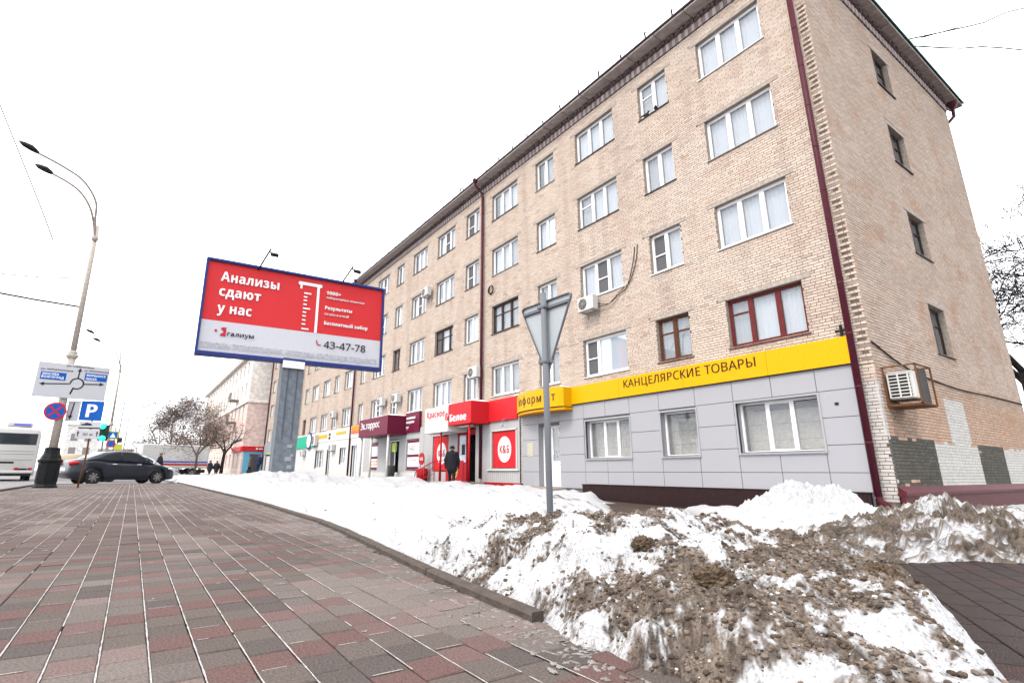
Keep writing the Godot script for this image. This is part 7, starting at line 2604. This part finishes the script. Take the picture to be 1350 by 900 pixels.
func build_people() -> void:
	pigeon(fz(10.25, 12.965, -0.02), 0.4, "dark pigeon at the left end of the top-floor window sill")
	pigeon(fz(9.80, 12.965, -0.01), 2.2, "dark pigeon nearer the middle of the top-floor window sill")
	var black := Color(0.014, 0.014, 0.016)
	person("person in a long black coat and cap walking towards the red canopy steps", Vector3(11.75, -0.06, -20.35), 2.5, 1.70, black, Color(0.012, 0.012, 0.014), Color(0.012, 0.012, 0.013))
	person("person in dark navy jacket, hood up, before the blue picture panel", Vector3(10.9, 0.45, -58.0), 2.6, 1.72, Color(0.018, 0.022, 0.045), black, Color(0.10, 0.03, 0.03), 0.1, false)
	person("person in a grey jacket beside the navy-clad one at the picture panel", Vector3(10.25, 0.35, -59.0), 1.2, 1.66, Color(0.09, 0.085, 0.085), black, Color(0.05, 0.05, 0.05), 0.1, false)
	person("person in black with ginger hair leaning beyond the nose of the dark saloon", Vector3(1.85, 0.05, -45.5), 1.9, 1.70, black, black, Color(0.12, 0.05, 0.03), 0.12, false)
	person("person in black, nearer the tree trunk, small, far along the snowbank", Vector3(7.0, -0.1, -62.0), 2.4, 1.65, black, black, black, 0.12, false)
	person("person in black walking away, small, beside the pollarded tree", Vector3(7.75, -0.1, -63.0), 2.9, 1.65, black, black, black, 0.12, false)

# a lump of earth and ice lying on the snow, crumbs stuck to it
func clod(at: Vector3, r: float, seed_: int, label: String) -> void:
	var gy := ground_y(at.x, at.z)
	if at.x < 2.0: gy = maxf(gy, -0.012)
	at.y = gy + snow_depth(at.x, at.z) - 0.012 + r * 0.12
	var o := thing("earth_clod", label, "clod", at, "lumps of frozen earth on the snow")
	var n := FastNoiseLite.new(); n.seed = seed_; n.frequency = 1.0; n.fractal_octaves = 5
	var s := st(true)
	var R := 40; var A := 60
	var pts := []; var cols := []
	for i in R + 1:
		for k in A:
			var a := PI * i / R; var b := TAU * k / A
			var d := Vector3(sin(a) * cos(b), cos(a), sin(a) * sin(b))
			var q := r * (1.0 + 0.35 * n.get_noise_3dv(d * 1.2) + 0.35 * n.get_noise_3dv(d * 4.0 + Vector3(9, 0, 0)))
			pts.append(Vector3(d.x * q * 1.15, d.y * q * 0.75, d.z * q))
			cols.append(Color(0.020, 0.013, 0.009).lerp(Color(0.13, 0.095, 0.065), clampf(0.45 + 1.2 * n.get_noise_3dv(d * 5.0), 0, 1)))
	for i in R:
		for k in A:
			var k2 := (k + 1) % A
			for id in [i * A + k, (i + 1) * A + k, (i + 1) * A + k2, i * A + k, (i + 1) * A + k2, i * A + k2]:
				s.set_color(cols[id]); s.add_vertex(pts[id])
	s.generate_normals()
	mi("lump", s.commit(), tinted(grained(Color(1, 1, 1), 0.95, 0.12, n_grain, 0.8, n_bump)), o)

# ---------------------------------------------------------------- the whole
func _ready() -> void:
	# camera
	var cam := Camera3D.new()
	cam.transform = Transform3D(Basis(Vector3.UP, deg_to_rad(-33.85432)) * Basis(Vector3.RIGHT, deg_to_rad(15.00977)) * Basis(Vector3(0, 0, 1), deg_to_rad(0.32592)), Vector3(0, EYE, 0))
	cam.set_frustum(0.05 * 1.314506, Vector2(0.0448486, -0.0158699) * 0.05, 0.05, 4000.0)
	cam.name = "camera"
	add_child(cam)
	cam.make_current()
	# overcast sky and the little direction its light has
	var env := Environment.new()
	var sky := Sky.new()
	var ps := ProceduralSkyMaterial.new()
	ps.sky_top_color = Color(0.93, 0.945, 0.97)
	ps.sky_horizon_color = Color(0.95, 0.95, 0.955)
	ps.sky_curve = 0.25
	ps.ground_bottom_color = Color(0.55, 0.54, 0.53)
	ps.ground_horizon_color = Color(0.80, 0.80, 0.80)
	ps.sky_energy_multiplier = 1.0
	ps.sun_angle_max = 1.0
	sky.sky_material = ps
	env.background_mode = Environment.BG_SKY
	env.sky = sky
	env.tonemap_mode = Environment.TONE_MAPPER_LINEAR
	env.tonemap_exposure = 4.0
	env.sdfgi_enabled = true
	env.ssao_enabled = true
	env.ssil_enabled = true
	env.fog_enabled = true
	env.fog_density = 0.00012
	env.fog_light_color = Color(0.97, 0.97, 0.98)
	var we := WorldEnvironment.new()
	we.environment = env
	we.name = "environment"
	add_child(we)
	var sun := DirectionalLight3D.new()
	sun.light_energy = 0.35
	sun.light_color = Color(1.0, 0.965, 0.92)
	sun.light_angular_distance = 18.0
	sun.shadow_enabled = true
	sun.name = "sun"
	add_child(sun)
	sun.look_at_from_position(Vector3(-8, 10, 1.0), Vector3.ZERO)
	rng.seed = 20240
	nz.seed = 5; nz.frequency = 0.42; nz.fractal_octaves = 4
	nz2.seed = 8; nz2.frequency = 2.6; nz2.fractal_octaves = 3
	nz3.seed = 12; nz3.frequency = 17.0; nz3.fractal_octaves = 3
	nzb.seed = 33; nzb.frequency = 2.1; nzb.noise_type = FastNoiseLite.TYPE_CELLULAR; nzb.cellular_return_type = FastNoiseLite.RETURN_DISTANCE; nzb.fractal_octaves = 2; nzb.domain_warp_enabled = true; nzb.domain_warp_amplitude = 0.25; nzb.domain_warp_frequency = 1.4
	nzc.seed = 21; nzc.frequency = 9.0; nzc.noise_type = FastNoiseLite.TYPE_CELLULAR; nzc.cellular_return_type = FastNoiseLite.RETURN_DISTANCE; nzc.fractal_octaves = 2
	var t0 := Time.get_ticks_msec()
	make_textures()
	var steps := {"ground": build_ground, "block": build_block, "shops": build_shops, "far": build_far, "snow": build_snow, "billboard": build_billboard, "signs": build_signs, "vehicles": build_vehicles, "trees": build_trees, "services": build_services, "people": build_people}
	for k in steps:
		steps[k].call()
		print(k, " ", Time.get_ticks_msec() - t0)
	street_lamp(Vector3(-2.0, -0.01, -20.97), 1.0, "near pale double-armed street lamp on a black cast-iron foot")
	var l2 := street_lamp(Vector3(-1.25, -0.12, -40.0), 1.0, "farther pale double-armed street lamp behind the sign post")
	l2.scale = Vector3(0.86, 0.83, 0.86)
	heap(Vector3(10.3, -0.32, -5.0), 2.0, 1.5, 0.66, 0.2, 0.22, 31, "smooth white snow heap against the brown plinth below the grey panels")
	heap(Vector3(5.35, -0.14, -1.55), 2.05, 1.15, 0.44, 0.30, 1.05, 37, "brown dirty snow heap beside the wet path at the right")
	heap(Vector3(9.6, -0.30, -1.2), 1.6, 1.3, 0.36, 0.0, 0.95, 39, "low dirty snow heap farther right, before the maroon plinth")
	clod(Vector3(1.72, 0.20, -1.47), 0.040, 5, "round lump of frozen earth lying on clean snow near the sign post")
	clod(Vector3(2.05, 0.165, -0.80), 0.055, 7, "dark clod on the right shoulder of the dirty mound, above the wet path")
	clod(Vector3(1.62, 0.22, -1.10), 0.060, 8, "broad brown clod in the middle of the dirty mound")
	print("all ", Time.get_ticks_msec() - t0)
